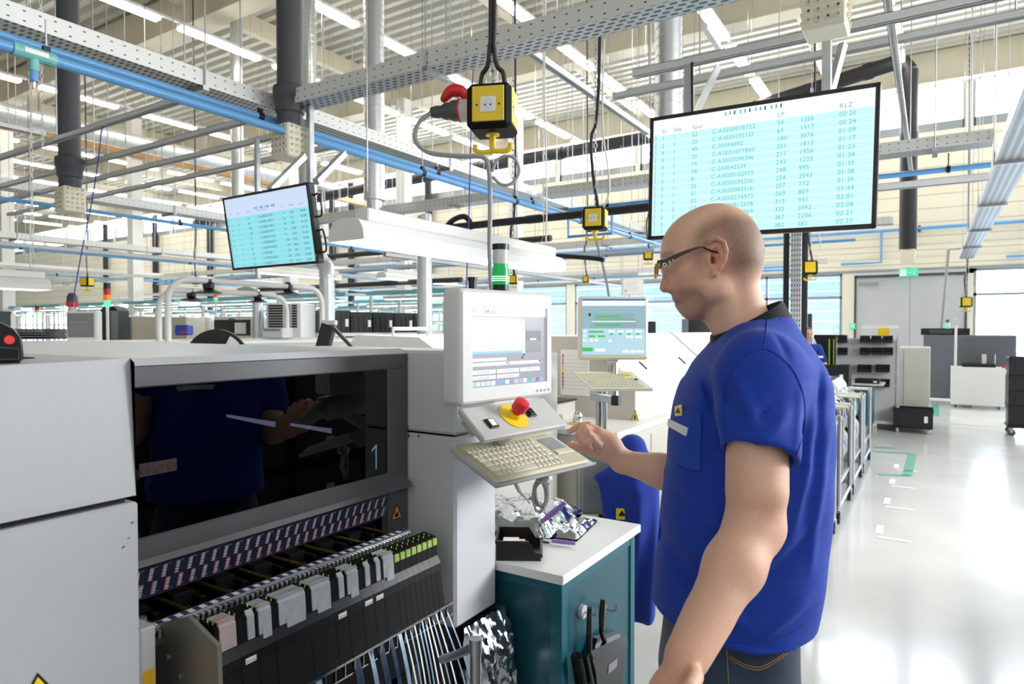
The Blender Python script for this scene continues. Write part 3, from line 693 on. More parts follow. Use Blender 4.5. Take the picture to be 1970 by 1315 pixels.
for v in (.28, .72): b = MB(); b.tube(bez([M @ Vector((Wd, Ht * v + .05, -.03)), M @ Vector((Wd + .035, Ht * v + .05, -.03)), M @ Vector((Wd + .04, Ht * v - .05, -.03)), M @ Vector((Wd, Ht * v - .06, -.03))], 4), .005, BLACK, 6); b.build('handle', tv)
post(497, 5.3, 3.06, 1.95, 'thin bright post holding the left of the small screen', GALV, .035)
post(599, 4.55, 3.07, 2.05, 'bright post holding the right of the small screen', GALV, .04)
brace(W(520, 365, 4.0), W(585, 300, 4.3), 'diagonal brace left behind the small screen')
brace(W(608, 350, 4.0), W(662, 295, 4.3), 'diagonal brace right behind the small screen')

# --- hanging power boxes ---
def power_box(c, s, label, rz, detail=1, cable_top=None, group='hanging yellow power boxes'):
    c = Vector(c); root = thing('power_box', label, 'power box', (c.x, c.y, c.z - s), group)
    M = Matrix.Translation(c) @ Matrix.Rotation(rz, 4, 'Z')
    b = MB(); b.box((-s, -s, -s), (s, s, s), BLACKM, s * .2, M); b.build('body', root)
    for k in range(4):
        Mk = M @ Matrix.Rotation(k * PI / 2, 4, 'Z'); b = MB(); b.box((-s * .72, -s * 1.035, -s * .72), (s * .72, -s * .9, s * .82), YEL, .002, Mk)
        for sx in (-.5, .5): b.cyl(Mk @ Vector((sx * s, -s * 1.03, 0)), Mk @ Vector((sx * s, -s * 1.05, 0)), s * .05, BLACK, 8)
        yp = b.build('face_plate', root)
        if detail:
            b = MB(); b.box((-s * .34, -s * 1.07, -s * .34), (s * .34, -s * 1.03, s * .34), PAPER, .002, Mk)
            b.cyl(Mk @ Vector((0, -s * 1.072, 0)), Mk @ Vector((0, -s * 1.085, 0)), s * .27, WHITE, 20)
            for sx in (-.12, .12): b.cyl(Mk @ Vector((sx * s, -s * 1.086, -.03 * s)), Mk @ Vector((sx * s, -s * 1.089, -.03 * s)), s * .04, INK, 8)
            b.build('socket', yp)
    b = MB(); z0 = -s
    b.cyl(M @ Vector((0, 0, z0 + .002)), M @ Vector((0, 0, z0 - s * .08)), s * .32, YEL, 16)
    b.box((-s * .13, -s * .13, z0 - s * .75), (s * .13, s * .13, z0), YEL, .004, M)
    b.tube(bez([M @ Vector((x_ * s, 0, z0 + z_ * s)) for x_, z_ in ((-.82, -.45), (-.8, -.68), (-.55, -.8), (0, -.78), (.55, -.8), (.8, -.68), (.82, -.45))], 4), s * .12, YEL, 10)
    b.build('hook', root)
    b = MB(); top = ZC if cable_top is None else cable_top
    zz = c.z + s; k = 0; lk = .03 if detail else .06
    while zz < top:
        ax = M.to_3x3() @ (Vector((1, 0, 0)) if k % 2 else Vector((0, 1, 0)))
        b.tube([Vector((c.x, c.y, zz + lk * .5)) + ax * (.011 * math.sin(a)) + Vector((0, 0, lk * .62 * math.cos(a))) for a in [i * PI / 4 for i in range(8)]], .0032 if detail else .005, STEEL, 5, closed=True)
        zz += lk; k += 1
        if detail and zz > c.z + 2.4: break
    if detail and zz < top: b.cyl((c.x, c.y, zz), (c.x, c.y, top), .006, STEEL, 6)
    b.build('chain', root)
    return root, M
c = onX(948, 215, -1.22); s = .072
pb, M = power_box(c, s, 'nearest yellow and black power box, with a red capped plug in its side', math.radians(22))
o_ = M.to_3x3()
# side outlet with grey plug
b = MB(); L0 = Vector((-s, 0, .01)); b.cyl(M @ L0, M @ (L0 + Vector((-.035, 0, 0))), .036, LGREY, 20); b.cyl(M @ (L0 + Vector((-.035, 0, 0))), M @ (L0 + Vector((-.041, 0, 0))), .038, RED, 20); b.build('outlet_collar', pb)
b = MB(); b.tube(bez([M @ (L0 + Vector(p)) for p in ((-.02, 0, .036), (-.035, 0, .062), (-.07, 0, .064), (-.10, 0, .034))], 5), [.008, .01, .012, .015, .018, .021, .022, .022, .022, .021, .02, .018, .016, .014, .011, .006], RED, 12); b.build('flip_cap', pb)
pl = thing('power_plug', 'dark plug with grey cable pushed into the side of the nearest power box', 'plug', M @ (L0 + Vector((-.06, 0, 0))))
b = MB(); b.lathe(M @ (L0 + Vector((-.042, 0, 0))), o_ @ Vector((-1, 0, 0)), [(0, .034), (.02, .034), (.03, .028), (.045, .028), (.06, .02), (.075, .021), (.095, .016), (.096, .004)], DGREY, 20); b.build('plug_body', pl)
b = MB()
e = M @ (L0 + Vector((-.135, 0, 0)))
pts = bez([e, W(806, 236, 2.15), W(799, 268, 2.13), W(825, 293, 2.12), W(880, 300, 2.1), W(930, 303, 2.1), W(941, 330, 2.1), W(943, 400, 2.1), W(942, 470, 2.1), W(945, 552, 2.1), W(950, 620, 2.1)], 8)
b.tube(pts, .0075, GCAB, 10)
b.tube(bez([W(948, 340, 2.1), W(965, 355, 2.1), W(985, 352, 2.1), W(999, 330, 2.1), W(990, 305, 2.1), W(970, 300, 2.1), W(955, 310, 2.1), W(947, 330, 2.1)], 6), .005, GCAB, 8)
b.build('cable', pl)
b = MB()
for sg in (-1, 1): b.tube(bez([M @ Vector((sg * .04, 0, s)), M @ Vector((sg * .035, 0, s + .05)), M @ Vector((sg * .008, -.012, s + .12)), M @ Vector((sg * .006 + .004, -.015, s + .5)), M @ Vector((sg * .006 + .004, -.015, 3.2))], 6), .008, WIRE, 8)
b.build('supply_cable', pb)
def simple_box(px, py, d, s, label, rz, det=0):
    c = W(px, py, d); r, M = power_box(c, s, label, math.radians(rz), det)
    b = MB(); b.tube(bez([(c.x + .02, c.y, c.z + s), (c.x - .03, c.y, c.z + .5), (c.x + .03, c.y, c.z + 1.2), (c.x, c.y, ZC)], 6), .011, WIRE, 6)
    b.tube(bez([(c.x, c.y, c.z + s * .3), (c.x + s * 1.4, c.y, c.z + s * 2.5), (c.x + .05, c.y, c.z + .6), (c.x + .06, c.y, 3.4)], 6), .006, WCAB, 6)
    b.build('supply_cable', r)
simple_box(1145, 422, 4.3, .072, 'second yellow power box, left of the large screen', 14, 1)
simple_box(1247, 491, 10.5, .075, 'small distant yellow power box near the worker forehead', 20)
simple_box(1559, 515, 7.4, .075, 'yellow power box hanging right behind the worker head', 8)
simple_box(1858, 581, 14.5, .11, 'yellow power box at the frame of the far right window', 8)
simple_box(987, 538, 7.0, .045, 'tiny yellow power box just right of the green signal lamp', 20)
simple_box(1127, 537, 11.5, .055, 'tiny yellow power box above the certificate on the far post', 20)
simple_box(168, 542, 14, .10, 'yellow power box at far left beside the red and green signal tower', 20)
simple_box(376, 541, 12, .05, 'tiny yellow power box left of the white tube arches', 20)
# --- long white luminaire ---
A = W(665, 442, 3.05); Bx = A.x; Y0 = A.y; B_ = onX(1062, 497, Bx); Y1 = B_.y; zc = A.z; LT_END = Vector((Bx, B_.y, zc))
lt = thing('hanging_luminaire', 'long white trough luminaire hanging over the machines, lit underneath', 'hanging lamp', (Bx, (Y0 + Y1) / 2, zc - .08))
b = MB(); sec = [(-.115, -.05), (-.11, .0), (-.085, .04), (-.04, .055), (.04, .055), (.085, .04), (.11, .0), (.115, -.05)]
vs = [(Bx + x_, Y, zc + z_) for Y in (Y0, Y1) for x_, z_ in sec]; n8 = 8
b.add(vs, [(i, i + 1, n8 + i + 1, n8 + i) for i in range(7)] + [tuple(range(8))[::-1], tuple(range(8, 16))], WHITE); b.build('reflector', lt, smooth=0)
b = MB(); b.box((Bx - .105, Y0 + .03, zc - .052), (Bx + .105, Y1 - .03, zc - .046), mat('luminaire_glow', '#ffffff', emit='#fffaf0', estr=5.)); b.build('light_panel', lt, smooth=0)
b = MB(); b.box((Bx - .045, Y0 + .1, zc + .055), (Bx + .045, Y1 - .02, zc + .115), WHITE, .006); b.build('spine_channel', lt)
for Y in (Y0 + .14, Y1 - .12): b = MB(); b.tube([(Bx - .03, Y, zc + .11), (Bx, Y, zc + .2), (Bx + .03, Y, zc + .11)], .002, STEEL, 5); b.cyl((Bx, Y, zc + .2), (Bx, Y, ZC), .003, STEEL, 5); b.build('suspension_wire', lt)
# chains and cords hanging from the roof
def hang(name, label, px, d, ztop, zbot, r, m, chain=False, wob=.0, cat='cable'):
    p = W(px, 632, d); b = MB()
    if chain:
        zz = zbot; k = 0
        while zz < min(ztop, zbot + 3.0):
            ax = Vector((.009, 0, 0)) if k % 2 else Vector((0, .009, 0)); b.tube([Vector((p.x, p.y, zz + .015)) + ax * math.sin(a) + Vector((0, 0, .018 * math.cos(a))) for a in [i * PI / 3 for i in range(6)]], .0028, m, 4, closed=True); zz += .03; k += 1
        b.cyl((p.x, p.y, zz), (p.x, p.y, ZC), .006, m, 5)
    else: b.tube([(p.x + wob * math.sin(i * 1.3), p.y, zbot + (ztop - zbot) * i / 14) for i in range(15)], r, m, 6)
    o = b.build(name); tag(o, label, cat)
hang('chain', 'white chain hanging left of the left grey pipe', 65, 4.2, ZC, 2.0, .004, WHITE, True)
hang('chain', 'second pale chain just left of the left grey pipe', 87, 4.4, ZC, 2.6, .004, WHITE, True)
hang('chain', 'pale chain right of the middle grey pipe', 611, 5.0, ZC, 3.15, .004, WHITE, True)
hang('suspension_rod', 'thin rod passing in front of the long tray at upper left', 246, 5.6, ZC, 3.1, .005, LGREY)
hang('suspension_wire', 'thin wire dropping past the tall spiral duct to the long luminaire', 680, 4.4, ZC, 3.2, .003, STEEL)
hang('chain', 'pale chain hanging right of the nearest power box', 1045, 5.0, ZC, 2.4, .004, WHITE, True)
hang('chain', 'pale chain behind the nearest power box, farther right', 1092, 7.5, ZC, 3.2, .004, WHITE, True)
hang('cable', 'white cable running down beside the chain right of the nearest power box', 1049, 4.9, ZC, 1.95, .006, WCAB, wob=.01)
hang('chain', 'distant chain over the aisle at upper right', 1910, 9, ZC, 3.2, .004, WHITE, True)
hang('suspension_rod', 'rod over the aisle at upper right', 1868, 9.5, ZC, 3.2, .005, LGREY)
vc = MB(); vc.tube(bez([W(212, 232, 5.), W(197, 245, 5.), W(190, 300, 5.), W(178, 380, 5.), W(158, 480, 5.), W(138, 590, 5.)], 5), .004, VIOLET, 6); o = vc.build('cord'); tag(o, 'thin violet cord hanging slack at the left', 'cord')
vc = MB(); vc.tube([W(914, 97, 4.9), W(909, 155, 4.9), W(905, 300, 4.9), W(902, 420, 4.9), W(897, 560, 4.9)], .0045, VIOLET, 6); o = vc.build('cord'); tag(o, 'violet cord hanging behind the nearest power box', 'cord')
# ================= NEAR CABINET =================
XM = -1.30                      # front plane of the placement machine
GL = mat('grey_cabinet_paint', '#adafb2', .5, noise=.03, scale=5, bump=.03, bscale=500)
XN, YN = -1.0, onX(260, 800, -1.0).y
nc = thing('machine_cabinet', 'light grey machine cabinet filling the lower left corner, horizontal seam across it', 'machine', (-1.9, -.2, 0))
b = MB(); zs = 1.296
b.prism([(XN, -1.4, zs + .006), (XN, YN, zs + .006), (XN, YN, 1.499), (XN - .012, YN, 1.506), (XN - .012, -1.4, 1.47), (XN, -1.4, 1.463)], (-.004, 0, 0), GL)
b.add([(XN - .012, -1.4, 1.47), (XN - .012, YN, 1.506), (-2.6, YN, 1.506), (-2.6, -1.4, 1.47), (XN, -1.4, zs + .006), (XN, YN, zs + .006), (-2.6, YN, zs + .006), (-2.6, -1.4, zs + .006), (XN, -1.4, 1.463), (XN, YN, 1.499), (-2.6, YN, 1.499)],
      [(0, 1, 2, 3), (4, 7, 6, 5), (5, 6, 10, 9), (1, 9, 10, 2), (7, 4, 8, 0, 3)], GL)
b.build('upper_cover', nc, smooth=0)
b = MB(); b.box((-2.6, -1.4, .06), (XN, YN + .004, zs - .004), GL, .004); b.build('lower_body', nc)
b = MB(); b.box((-2.58, -1.38, zs - .02), (XN - .012, YN - .01, zs + .02), BLACK); b.box((-2.55, -1.35, 0), (XN - .04, YN - .04, .06), BLACK); b.build('dark_seam', nc, smooth=0)
for (px, py, s_) in ((237, 1052, .002), (247, 1035, .0015), (254, 1005, .002)):
    p = onX(px, py, XN + .0005); b = MB(); b.quad(p + Vector((0, -.002, -s_)), p + Vector((0, .002, -s_ * .2)), p + Vector((0, .003, s_)), p + Vector((0, -.001, s_ * .4)), INK); b.build('paint_chip', nc, smooth=0)
p = onX(73, 1330, XN + .001); b = MB()
b.add([p + Vector((0, -.028, -.02)), p + Vector((0, .028, -.02)), p + Vector((0, 0, .026))], [(0, 1, 2)], INK)
b.add([p + Vector((.0005, -.022, -.0165)), p + Vector((.0005, .022, -.0165)), p + Vector((.0005, 0, .02))], [(0, 1, 2)], YEL); b.build('warning_sticker', nc, smooth=0)
def ztop(y): return 1.47 + (y + 1.4) / (YN + 1.4) * .036
# mat line and scanner on top of it
p = onZ(20, 690, 1.497)
b = MB(); q = onZ(70, 695, 1.5); b.box((q.x - .5, q.y - .22, 1.4985), (q.x, q.y + .0, 1.5065), BLACKM, .002); o = b.build('thin_mat'); tag(o, 'thin black mat under the handheld scanner on the near cabinet', 'mat')
c = W(8, 660, .93); sc = thing('barcode_scanner', 'black handheld scanner with a red round button, at the left edge on the near cabinet', 'scanner', (c.x, c.y, 1.507))
R_ = Vector((_R.col[0])); Fv = Vector((-math.sin(YAW), math.cos(YAW), 0)); Rv = Vector((math.cos(YAW), math.sin(YAW), 0)); Zv = Vector((0, 0, 1))
c = W(11, 660, .90); Fr = Vector((c.x, c.y, 0)).normalized(); Rr = Vector((Fr.y, -Fr.x, 0)); Mc = basis(c, Rr, Fr, Zv)
b = MB()
def rr(y_, sx=1.0, sz=1.0):
    poly = [(-.09, -.045), (.018, -.045), (.024, -.03), (.022, .0), (.012, .018), (-.006, .030), (-.03, .032), (-.09, .028)]
    return [Mc @ Vector((x * sx * .8, y_, z * sz + .019)) for x, z in [(a, c * .75 - .013) for a, c in poly]]
secs = [rr(-.018, .9, .85), rr(-.026, .78, .7)]
rings = [rr(.024, .8, .75), rr(.018, 1, 1), rr(-.018, 1, 1), rr(-.024, .86, .84)]
vs = [v for r in rings for v in r]; n_ = 8
b.add(vs, [(i * n_ + k, i * n_ + (k + 1) % n_, (i + 1) * n_ + (k + 1) % n_, (i + 1) * n_ + k) for i in range(3) for k in range(n_)] + [tuple(range(n_)), tuple(range(3 * n_, 4 * n_))[::-1]], BLACK)
b.build('scanner_body', sc, smooth=30)
b = MB(); pc = c - Fr * .0235 + Rr * .004 + Zv * .005; b.cyl(pc, pc - Fr * .002, .0058, mat('red_button', '#f2433c', .4), 20); b.build('button', sc)
b = MB(); pc = c - Fr * .0245 + Rr * .003 - Zv * .013; x0 = basis(pc, Rr, Fr, Zv); b.tube([x0 @ Vector(v) for v in ((-.01, 0, -.008), (.01, 0, -.008), (.011, 0, .006), (-.01, 0, .008))], .0008, DGREY, 5, closed=True); b.build('emblem', sc)
b = MB(); b.cyl(c + Zv * -.022, (c.x, c.y, 1.507), .02, BLACK, 16); b.build('stand_foot', sc)
# ================= PLACEMENT MACHINE 1 =================
Y0M, Y1M = YN + .01, 1.478
FRG = mat('machine_frame_grey', '#55575a', .42, noise=.04, scale=5)
m1 = thing('placement_machine', 'placement machine with dark tinted window marked 1, in front of the worker', 'machine', (-2.1, 1.0, 0))
b = MB(); b.box((-3.3, Y0M, .1), (XM - .34, Y1M, 1.475), LGREY)
b.box((XM - .34, Y0M, .1), (XM - .02, Y1M, .78), BLACKM)
b.build('body', m1, smooth=0)
b = MB(); b.prism([(XM - .004, Y0M, 1.478), (XM - .03, Y0M, 1.492), (-3.35, Y0M, 1.497), (-3.35, Y0M, 1.47), (XM - .03, Y0M, 1.47)], (0, Y1M - Y0M, 0), mat('cover_cool_grey', '#c4c7cb', .45, noise=.01)); b.build('top_cover', m1, smooth=0)
yR = onX(747, 720, XM).y
b = MB(); b.box((XM - .03, Y0M, 1.435), (XM, Y1M, 1.478), FRG, .003); b.box((XM - .03, yR, .96), (XM, Y1M, 1.437), FRG, .003); b.box((XM - .03, Y0M, 1.128), (XM - .004, yR, 1.14), FRG); b.build('window_surround', m1)
b = MB(); b.box((XM - .012, Y0M, 1.135), (XM - .006, yR, 1.436), glassy('tinted_window', '#4a4c55', .075, .015)); b.build('tinted_window', m1, smooth=0)
b = MB(); b.box((XM - .34, Y0M, .92), (XM - .33, Y1M - .02, 1.47), BLACKM); b.box((XM - .34, Y0M, 1.44), (XM - .03, Y1M - .02, 1.475), BLACKM); b.box((XM - .34, Y1M - .02, .78), (XM - .03, Y1M - .005, 1.47), BLACKM); b.box((XM - .34, Y0M - .005, .78), (XM - .03, Y0M + .005, 1.47), BLACKM); b.build('dark_interior', m1, smooth=0)
SL_ = mat('glow_strip', '#ffffff', emit='#f2f6ff', estr=16.)  # emission added so the bars show as pale strips on the pane
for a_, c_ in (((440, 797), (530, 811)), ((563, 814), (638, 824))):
    p_, q_ = onX(*a_, -1.46), onX(*c_, -1.46); b = MB(); b.prism([p_, q_, q_ + Vector((0, 0, -.014)), p_ + Vector((0, 0, -.007))], (-.01, 0, 0), SL_); b.build('glow_strip', m1, smooth=0)
    b = MB(); b.box((p_.x - .05, p_.y, p_.z - .03), (p_.x - .012, q_.y + .02, q_.z + .0), DGREY); b.build('conveyor', m1, smooth=0)
# the glow put behind the glass stands in for pale strips on the pane
DEC = mat('decal_cyan', '#7fd0dc', .5, noise=0)
Mf = lambda p: basis(p, Vector((0, 1, 0)), Vector((0, 0, 1)), Vector((1, 0, 0)))
p = onX(714, 904, XM - .0055); b = MB()
def dec(pts):
    b.add([Mf(p) @ Vector((x, y, 0)) for x, y in pts], [tuple(range(len(pts)))], DEC)
dec([(.017, 0), (.0225, 0), (.0225, .068), (.0185, .068), (.017, .064)]); dec([(.0185, .068), (.003, .056), (.003, .0495), (.017, .0605)])
b.build('number_decal', m1, smooth=0)
DRED = mat('faded_red', '#6e1c20', .6, noise=0)
p = onX(268, 918, XM - .0055); b = MB(); b.box((p.x, p.y, p.z), (p.x + .0004, onX(343, 905, XM).y, p.z + .026), mat('faded_label', '#2b2527', .6)); 
for k in range(3):
    cc = Vector((p.x + .0008, p.y + .012 + k * .027, p.z + .013)); b.tube([cc + Vector((0, .009 * math.cos(a), .009 * math.sin(a))) for a in [i * PI / 8 for i in range(16)]], .0008, DRED, 5, closed=True); b.cyl(cc + Vector((0, -.006, -.006)), cc + Vector((0, .006, .006)), .0008, DRED, 5)
b.build('prohibition_label', m1, smooth=0)
# handle bar
zh = 1.10
b = MB(); hx = XM + .024; e1 = onX(787, 932, hx).y
b.prism([(hx + .012, Y0M, zh - .004), (hx + .006, Y0M, zh + .008), (hx - .01, Y0M, zh + .017), (XM - .006, Y0M, zh + .038), (XM - .006, Y0M, zh - .006), (hx, Y0M, zh - .006)], (0, e1 - Y0M, 0), FRG); b.build('handle_bar', m1, smooth=20)
# label strip with the slot bar codes
NAVY = mat('label_navy', '#2b2a45', .5, noise=0)
TLs, BLs = onX(266, 1076, XM + .012), onX(266, 1143, XM - .012); yRs = onX(742, 975, XM).y
z1s, z0s = 1.092, 1.016
b = MB(); b.prism([(XM + .016, Y0M, z1s), (XM - .012, Y0M, z0s), (XM - .02, Y0M, z0s), (XM - .006, Y0M, z1s + .01)], (0, yRs - Y0M + .01, 0), FRG); b.build('label_carrier', m1, smooth=0)
sx_ = Vector((0, 1, 0)); sy_ = Vector((.028, 0, z1s - z0s)).normalized(); sz_ = sx_.cross(sy_); Ls = basis((XM - .012 + .0008, Y0M, z0s), sx_, sy_, sz_)
Ld = yRs - Y0M; Hs = Vector((.028, 0, z1s - z0s)).length
b = MB(); b.add([Ls @ Vector(v) for v in ((0, .002, 0), (Ld, .002, 0), (Ld, Hs - .002, 0), (0, Hs - .002, 0))], [(0, 1, 2, 3)], NAVY)
NS = 31; pitch = Ld / NS
for k in range(NS):
    for row in (0, 1):
        u0 = pitch * (k + (.18 if row else .62)); v0 = Hs * (.50 if row else .08); wd = pitch * .30; ht = Hs * .40
        if u0 + wd > Ld: continue
        if not row: b.add([Ls @ Vector(v) for v in ((u0 - .0018, v0, .0003), (u0 - .0006, v0, .0003), (u0 - .0006, v0 + ht, .0003), (u0 - .0018, v0 + ht, .0003))], [(0, 1, 2, 3)], RED)
        vv = 0
        for q, bw in enumerate((.10, .06, .12, .05, .1, .08, .12, .06)):
            a = v0 + ht * vv; c_ = a + ht * bw * .7; vv += bw + .03
            b.add([Ls @ Vector(v) for v in ((u0, a, .0004), (u0 + wd, a, .0004), (u0 + wd, c_, .0004), (u0, c_, .0004))], [(0, 1, 2, 3)], PAPER)
        text(b, '%02d' % (2 * k + (2 if row else 1)), Ls @ Matrix.Translation((u0 + wd * 1.15, v0 + (ht * .82 if row else ht * .02), .0004)), .0055, LGREY)
b.build('slot_barcodes', m1, smooth=0)
# warning sticker beside the strip
p = onX(763, 985, XM + .001); b = MB()
b.add([p + Vector((0, -.023, -.019)), p + Vector((0, .023, -.019)), p + Vector((0, 0, .024))], [(0, 1, 2)], INK)
b.add([p + Vector((.0005, -.019, -.0165)), p + Vector((.0005, .019, -.0165)), p + Vector((.0005, 0, .0195))], [(0, 1, 2)], mat('warning_orange', '#f4a81c', .5, noise=0))
b.box((p.x + .0008, p.y - .008, p.z - .013), (p.x + .0012, p.y + .007, p.z - .004), INK); 
for k in range(3): b.box((p.x + .0008, p.y - .006 + k * .005, p.z - .004), (p.x + .0012, p.y - .003 + k * .005, p.z + .003 - k * .001), INK)
b.build('hand_warning_sticker', m1, smooth=0)
# recess with mechanism
b = MB()
for k in range(26):
    y = Y0M + .02 + k * (Y1M - Y0M - .05) / 26; b.box((XM - .30, y, .92), (XM - .02, y + .014, .955 + .01 * (k % 3)), BLACK, .002)
for k in range(9):
    y = Y0M + .05 + k * .1; b.box((XM - .2, y, .955), (XM - .05, y + .05, .985), BLACKM, .003); b.cyl((XM - .1, y - .01, .975), (XM + .03, y - .01, .975), .004, mat('brass_rod', '#a98a4c', .35, .8), 8)
b.build('transport_mechanism', m1, smooth=0)
b = MB(); b.box((XM - .33, Y0M, .76), (XM + .04, Y1M - .01, .92), BLACKM); b.build('recess_floor', m1, smooth=0)
# feeder rail with blue white scale
XRL = -1.20; zr = 1.008
yl, yr = onX(275, 1183, XRL).y, onX(783, 1016, XRL).y
b = MB(); b.box((XRL - .014, yl, zr - .012), (XRL + .014, yr, zr), STEEL, .002)
k = 0; y = yl + .012
while y < yr - .02:
    b.box((XRL - .007, y, zr), (XRL + .007, y + .012, zr + .0006), (PAPER, mat('scale_violet', '#33307f', .5, noise=0))[k % 2]); y += .0122; k += 1
b.build('feeder_rail', m1, smooth=0)
b = MB(); y = yl + .02
while y < yr: b.cyl((XRL + .018, y, zr - .022), (XRL + .018, y, zr - .006), .0038, STEEL, 8); y += .0122
b.box((XRL + .005, yl, zr - .03), (XRL + .022, yr, zr - .02), DGREY)
b.build('rail_rollers', m1)
b = MB(); b.box((XRL - .015, yl - .012, zr - .03), (XRL + .02, yl + .012, zr + .012), STEEL, .003); b.cyl((XRL, yl, zr + .012), (XRL, yl, zr + .022), .006, STEEL, 10); b.build('rail_end_block', m1)
# silver block with yellow label
yb0 = onX(284, 1230, -1.15).y
b = MB(); b.box((-1.19, yb0 - .024, .55), (-1.13, yb0 + .004, onX(284, 1207, -1.13).z), LGREY, .003); b.build('end_bracket', m1)
b = MB(); b.box((-1.130, yb0 - .020, .90), (-1.1292, yb0 + .0, .965), mat('label_amber', '#e8b31c', .5)); b.box((-1.130, yb0 - .02, .80), (-1.1292, yb0, .862), PAPER); b.build('bracket_label', m1, smooth=0)
# bracket for reels: sheet metal side, bin front
sm_ = mat('sheet_metal', '#a7a39a', .35, .75, noise=.1, scale=6)
tb = thing('feeder_table', 'steel feeder table with angled side plate under the tape feeders', 'feeder table', (-1.2, 1.0, 0))
yA = onX(350, 1200, -1.14).y
b = MB(); b.prism([onY(a_, c_, yA - .012) for a_, c_ in ((362, 1186), (418, 1243), (424, 1420), (300, 1420), (300, 1200))], (0, .008, 0), sm_); b.cyl((-1.165, yA - .012, .955), (-1.165, yA - .016, .955), .005, STEEL, 12); b.cyl((-1.128, yA - .012, .93), (-1.128, yA - .016, .93), .005, STEEL, 12)
b.build('side_plate', tb, smooth=0)
b = MB(); b.box((-1.27, yA, .62), (-1.20, 1.46, .90), BLACKM); b.box((-1.27, yA, .05), (-1.22, yA + .04, .65), STEEL); b.box((-1.27, 1.40, .0), (-1.22, 1.44, .65), STEEL); b.box((-1.27, yA, .0), (-1.22, yA + .04, .06), STEEL); b.build('table_frame', tb, smooth=0)
b = MB(); b.prism([(-1.13, yA - .05, .77), (-1.07, yA - .05, .60), (-1.072, yA - .05, .60), (-1.132, yA - .05, .77)], (0, .3, 0), LGREY); b.build('paper_tray', tb, smooth=0)
# ----- tape feeders -----
def fy(cx):
    """position along the machine of a point on the feeders' front edge, crop px -> world Y"""
    px = 240 + cx * .498; py = 1205 - .392 * (px - 417); return onX(px, py, -1.132).y
CLEAR = mat('smoked_clear_cover', '#c0c5ca', .28, .2, noise=.1, scale=60)
PINK = mat('pale_pink_cover', '#c9b6b4', .25, .1, noise=.06, scale=40)
GRN = mat('pale_green_cover', '#a9c96e', .3, noise=.1, scale=60)
XF = -1.132
def feeder(y0, y1, kind, label, tagtxt=None, group='tape feeders side by side on the feeder table'):
    y0 += .0006; y1 -= .0006; wd = y1 - y0
    r = thing('tape_feeder', label, 'tape feeder', ((XF - .05), (y0 + y1) / 2, .80), group)
    b = MB(); P = [(XRL + .024, .993), (XF - .006, .988), (XF, .984), (XF + .004, .935), (XF + .012, .915), (XF + .030, .80), (XF - .03, .80), (XRL + .024, .90)]
    b.prism([(x, y0, z) for x, z in P], (0, wd, 0), BLACKM)
    b.prism([(XF + .004, y0 - .0003, .937), (XF + .015, y0 - .0003, .918), (XF + .0175, y0 - .0003, .9), (XF + .004, y0 - .0003, .9)], (0, wd + .0006, 0), BLACK)
    b.build('feeder_body', r, smooth=0)
    m = {'s': CLEAR, 'p': PINK, 'c': CLEAR, 'g': GRN}[kind]
    f0, f1 = {'s': (.18, .95), 'p': (.18, .95), 'c': (.55, .95), 'g': (.12, .9)}[kind]
    a0, a1 = y0 + wd * f0, y0 + wd * f1
    b = MB()
    if kind in 'sp': b.box((XRL + .03, a0, .992), (XF + .001, a1, .9945), m)
    if kind != 'g': b.prism([(XF - .006, a0, .9955), (XF + .003, a0, .9855), (XF + .0065, a0, .94), (XF + .002, a0, .94), (XF - .006, a0, .98)], (0, a1 - a0, 0), m)
    else: b.prism([(XF - .001, a0, .9845), (XF + .003, a0, .983), (XF + .0045, a0, .966), (XF, a0, .966)], (0, a1 - a0, 0), m)
    if kind == 's': b.prism([(XF + .006, a0 + wd * .2, .958), (XF + .009, a0 + wd * .2, .93), (XF + .005, a0 + wd * .2, .93)], (0, (a1 - a0) * .7, 0), m)
    b.build('cover_tape_guide', r, smooth=0)
    b = MB(); lc = (YEL, mat('led_green', '#5fd06a', .4, emit='#5fd06a', estr=.5))
    for k in range(3): b.cyl((XF - .012 - .016 * k, y0 + wd * .1, .990), (XF - .012 - .016 * k, y0 + wd * .1, .9952), .0012, lc[k % 2] if k else YEL, 6)
    b.build('indicator_light', r, kind='stuff') if kind != 'g' else b.build('indicator_light', r, kind='stuff')
    if tagtxt:
        q = Vector((XF + .0135, y0 + wd * .5, .905)); b = MB(); b.box((q.x, q.y - .012, q.z - .005), (q.x + .004, q.y + .012, q.z + .006), PAPER)
        text(b, tagtxt, basis(q + Vector((.0045, 0, -.003)), Vector((0, 1, 0)), Vector((0, 0, 1)), Vector((1, 0, 0))), .0075, INK, 'c'); b.build('width_label', r, smooth=0)
    return r
FD = [(345, 430, 'p', None, 'leftmost tape feeder, wide silver and pinkish cover'), (430, 500, 'c', '24 mm', 'black tape feeder with small clear tab, second from the left, over a 24 mm tag'), (500, 565, 's', None, 'tape feeder with silver strip cover, third from the left'),
      (565, 700, 's', None, 'broadest tape feeder, big square silver cover'), (700, 795, 's', None, 'second broadest tape feeder, silver cover right of the broadest'), (795, 845, 'c', '24 mm', 'narrow black tape feeder with clear tab beside the second broadest'),
      (845, 900, 's', None, 'tape feeder with hanging silver tongue, middle of the bank'), (900, 945, 'c', '16 mm', 'left of two feeders with 16 mm tags'), (945, 985, 'c', '16 mm', 'right of two feeders with 16 mm tags'), (985, 1037, 's', None, 'silver topped feeder just left of the green topped ones')]
for a, c_, k_, t_, l_ in FD: feeder(fy(a), fy(c_), k_, l_, t_)
g0, g1 = fy(1037), fy(1204)
for k in range(8):
    feeder(g0 + (g1 - g0) * k / 8, g0 + (g1 - g0) * (k + 1) / 8, 'g', 'slim tape feeder with pale green window, %s in the green topped group from the left' % ordn[k])
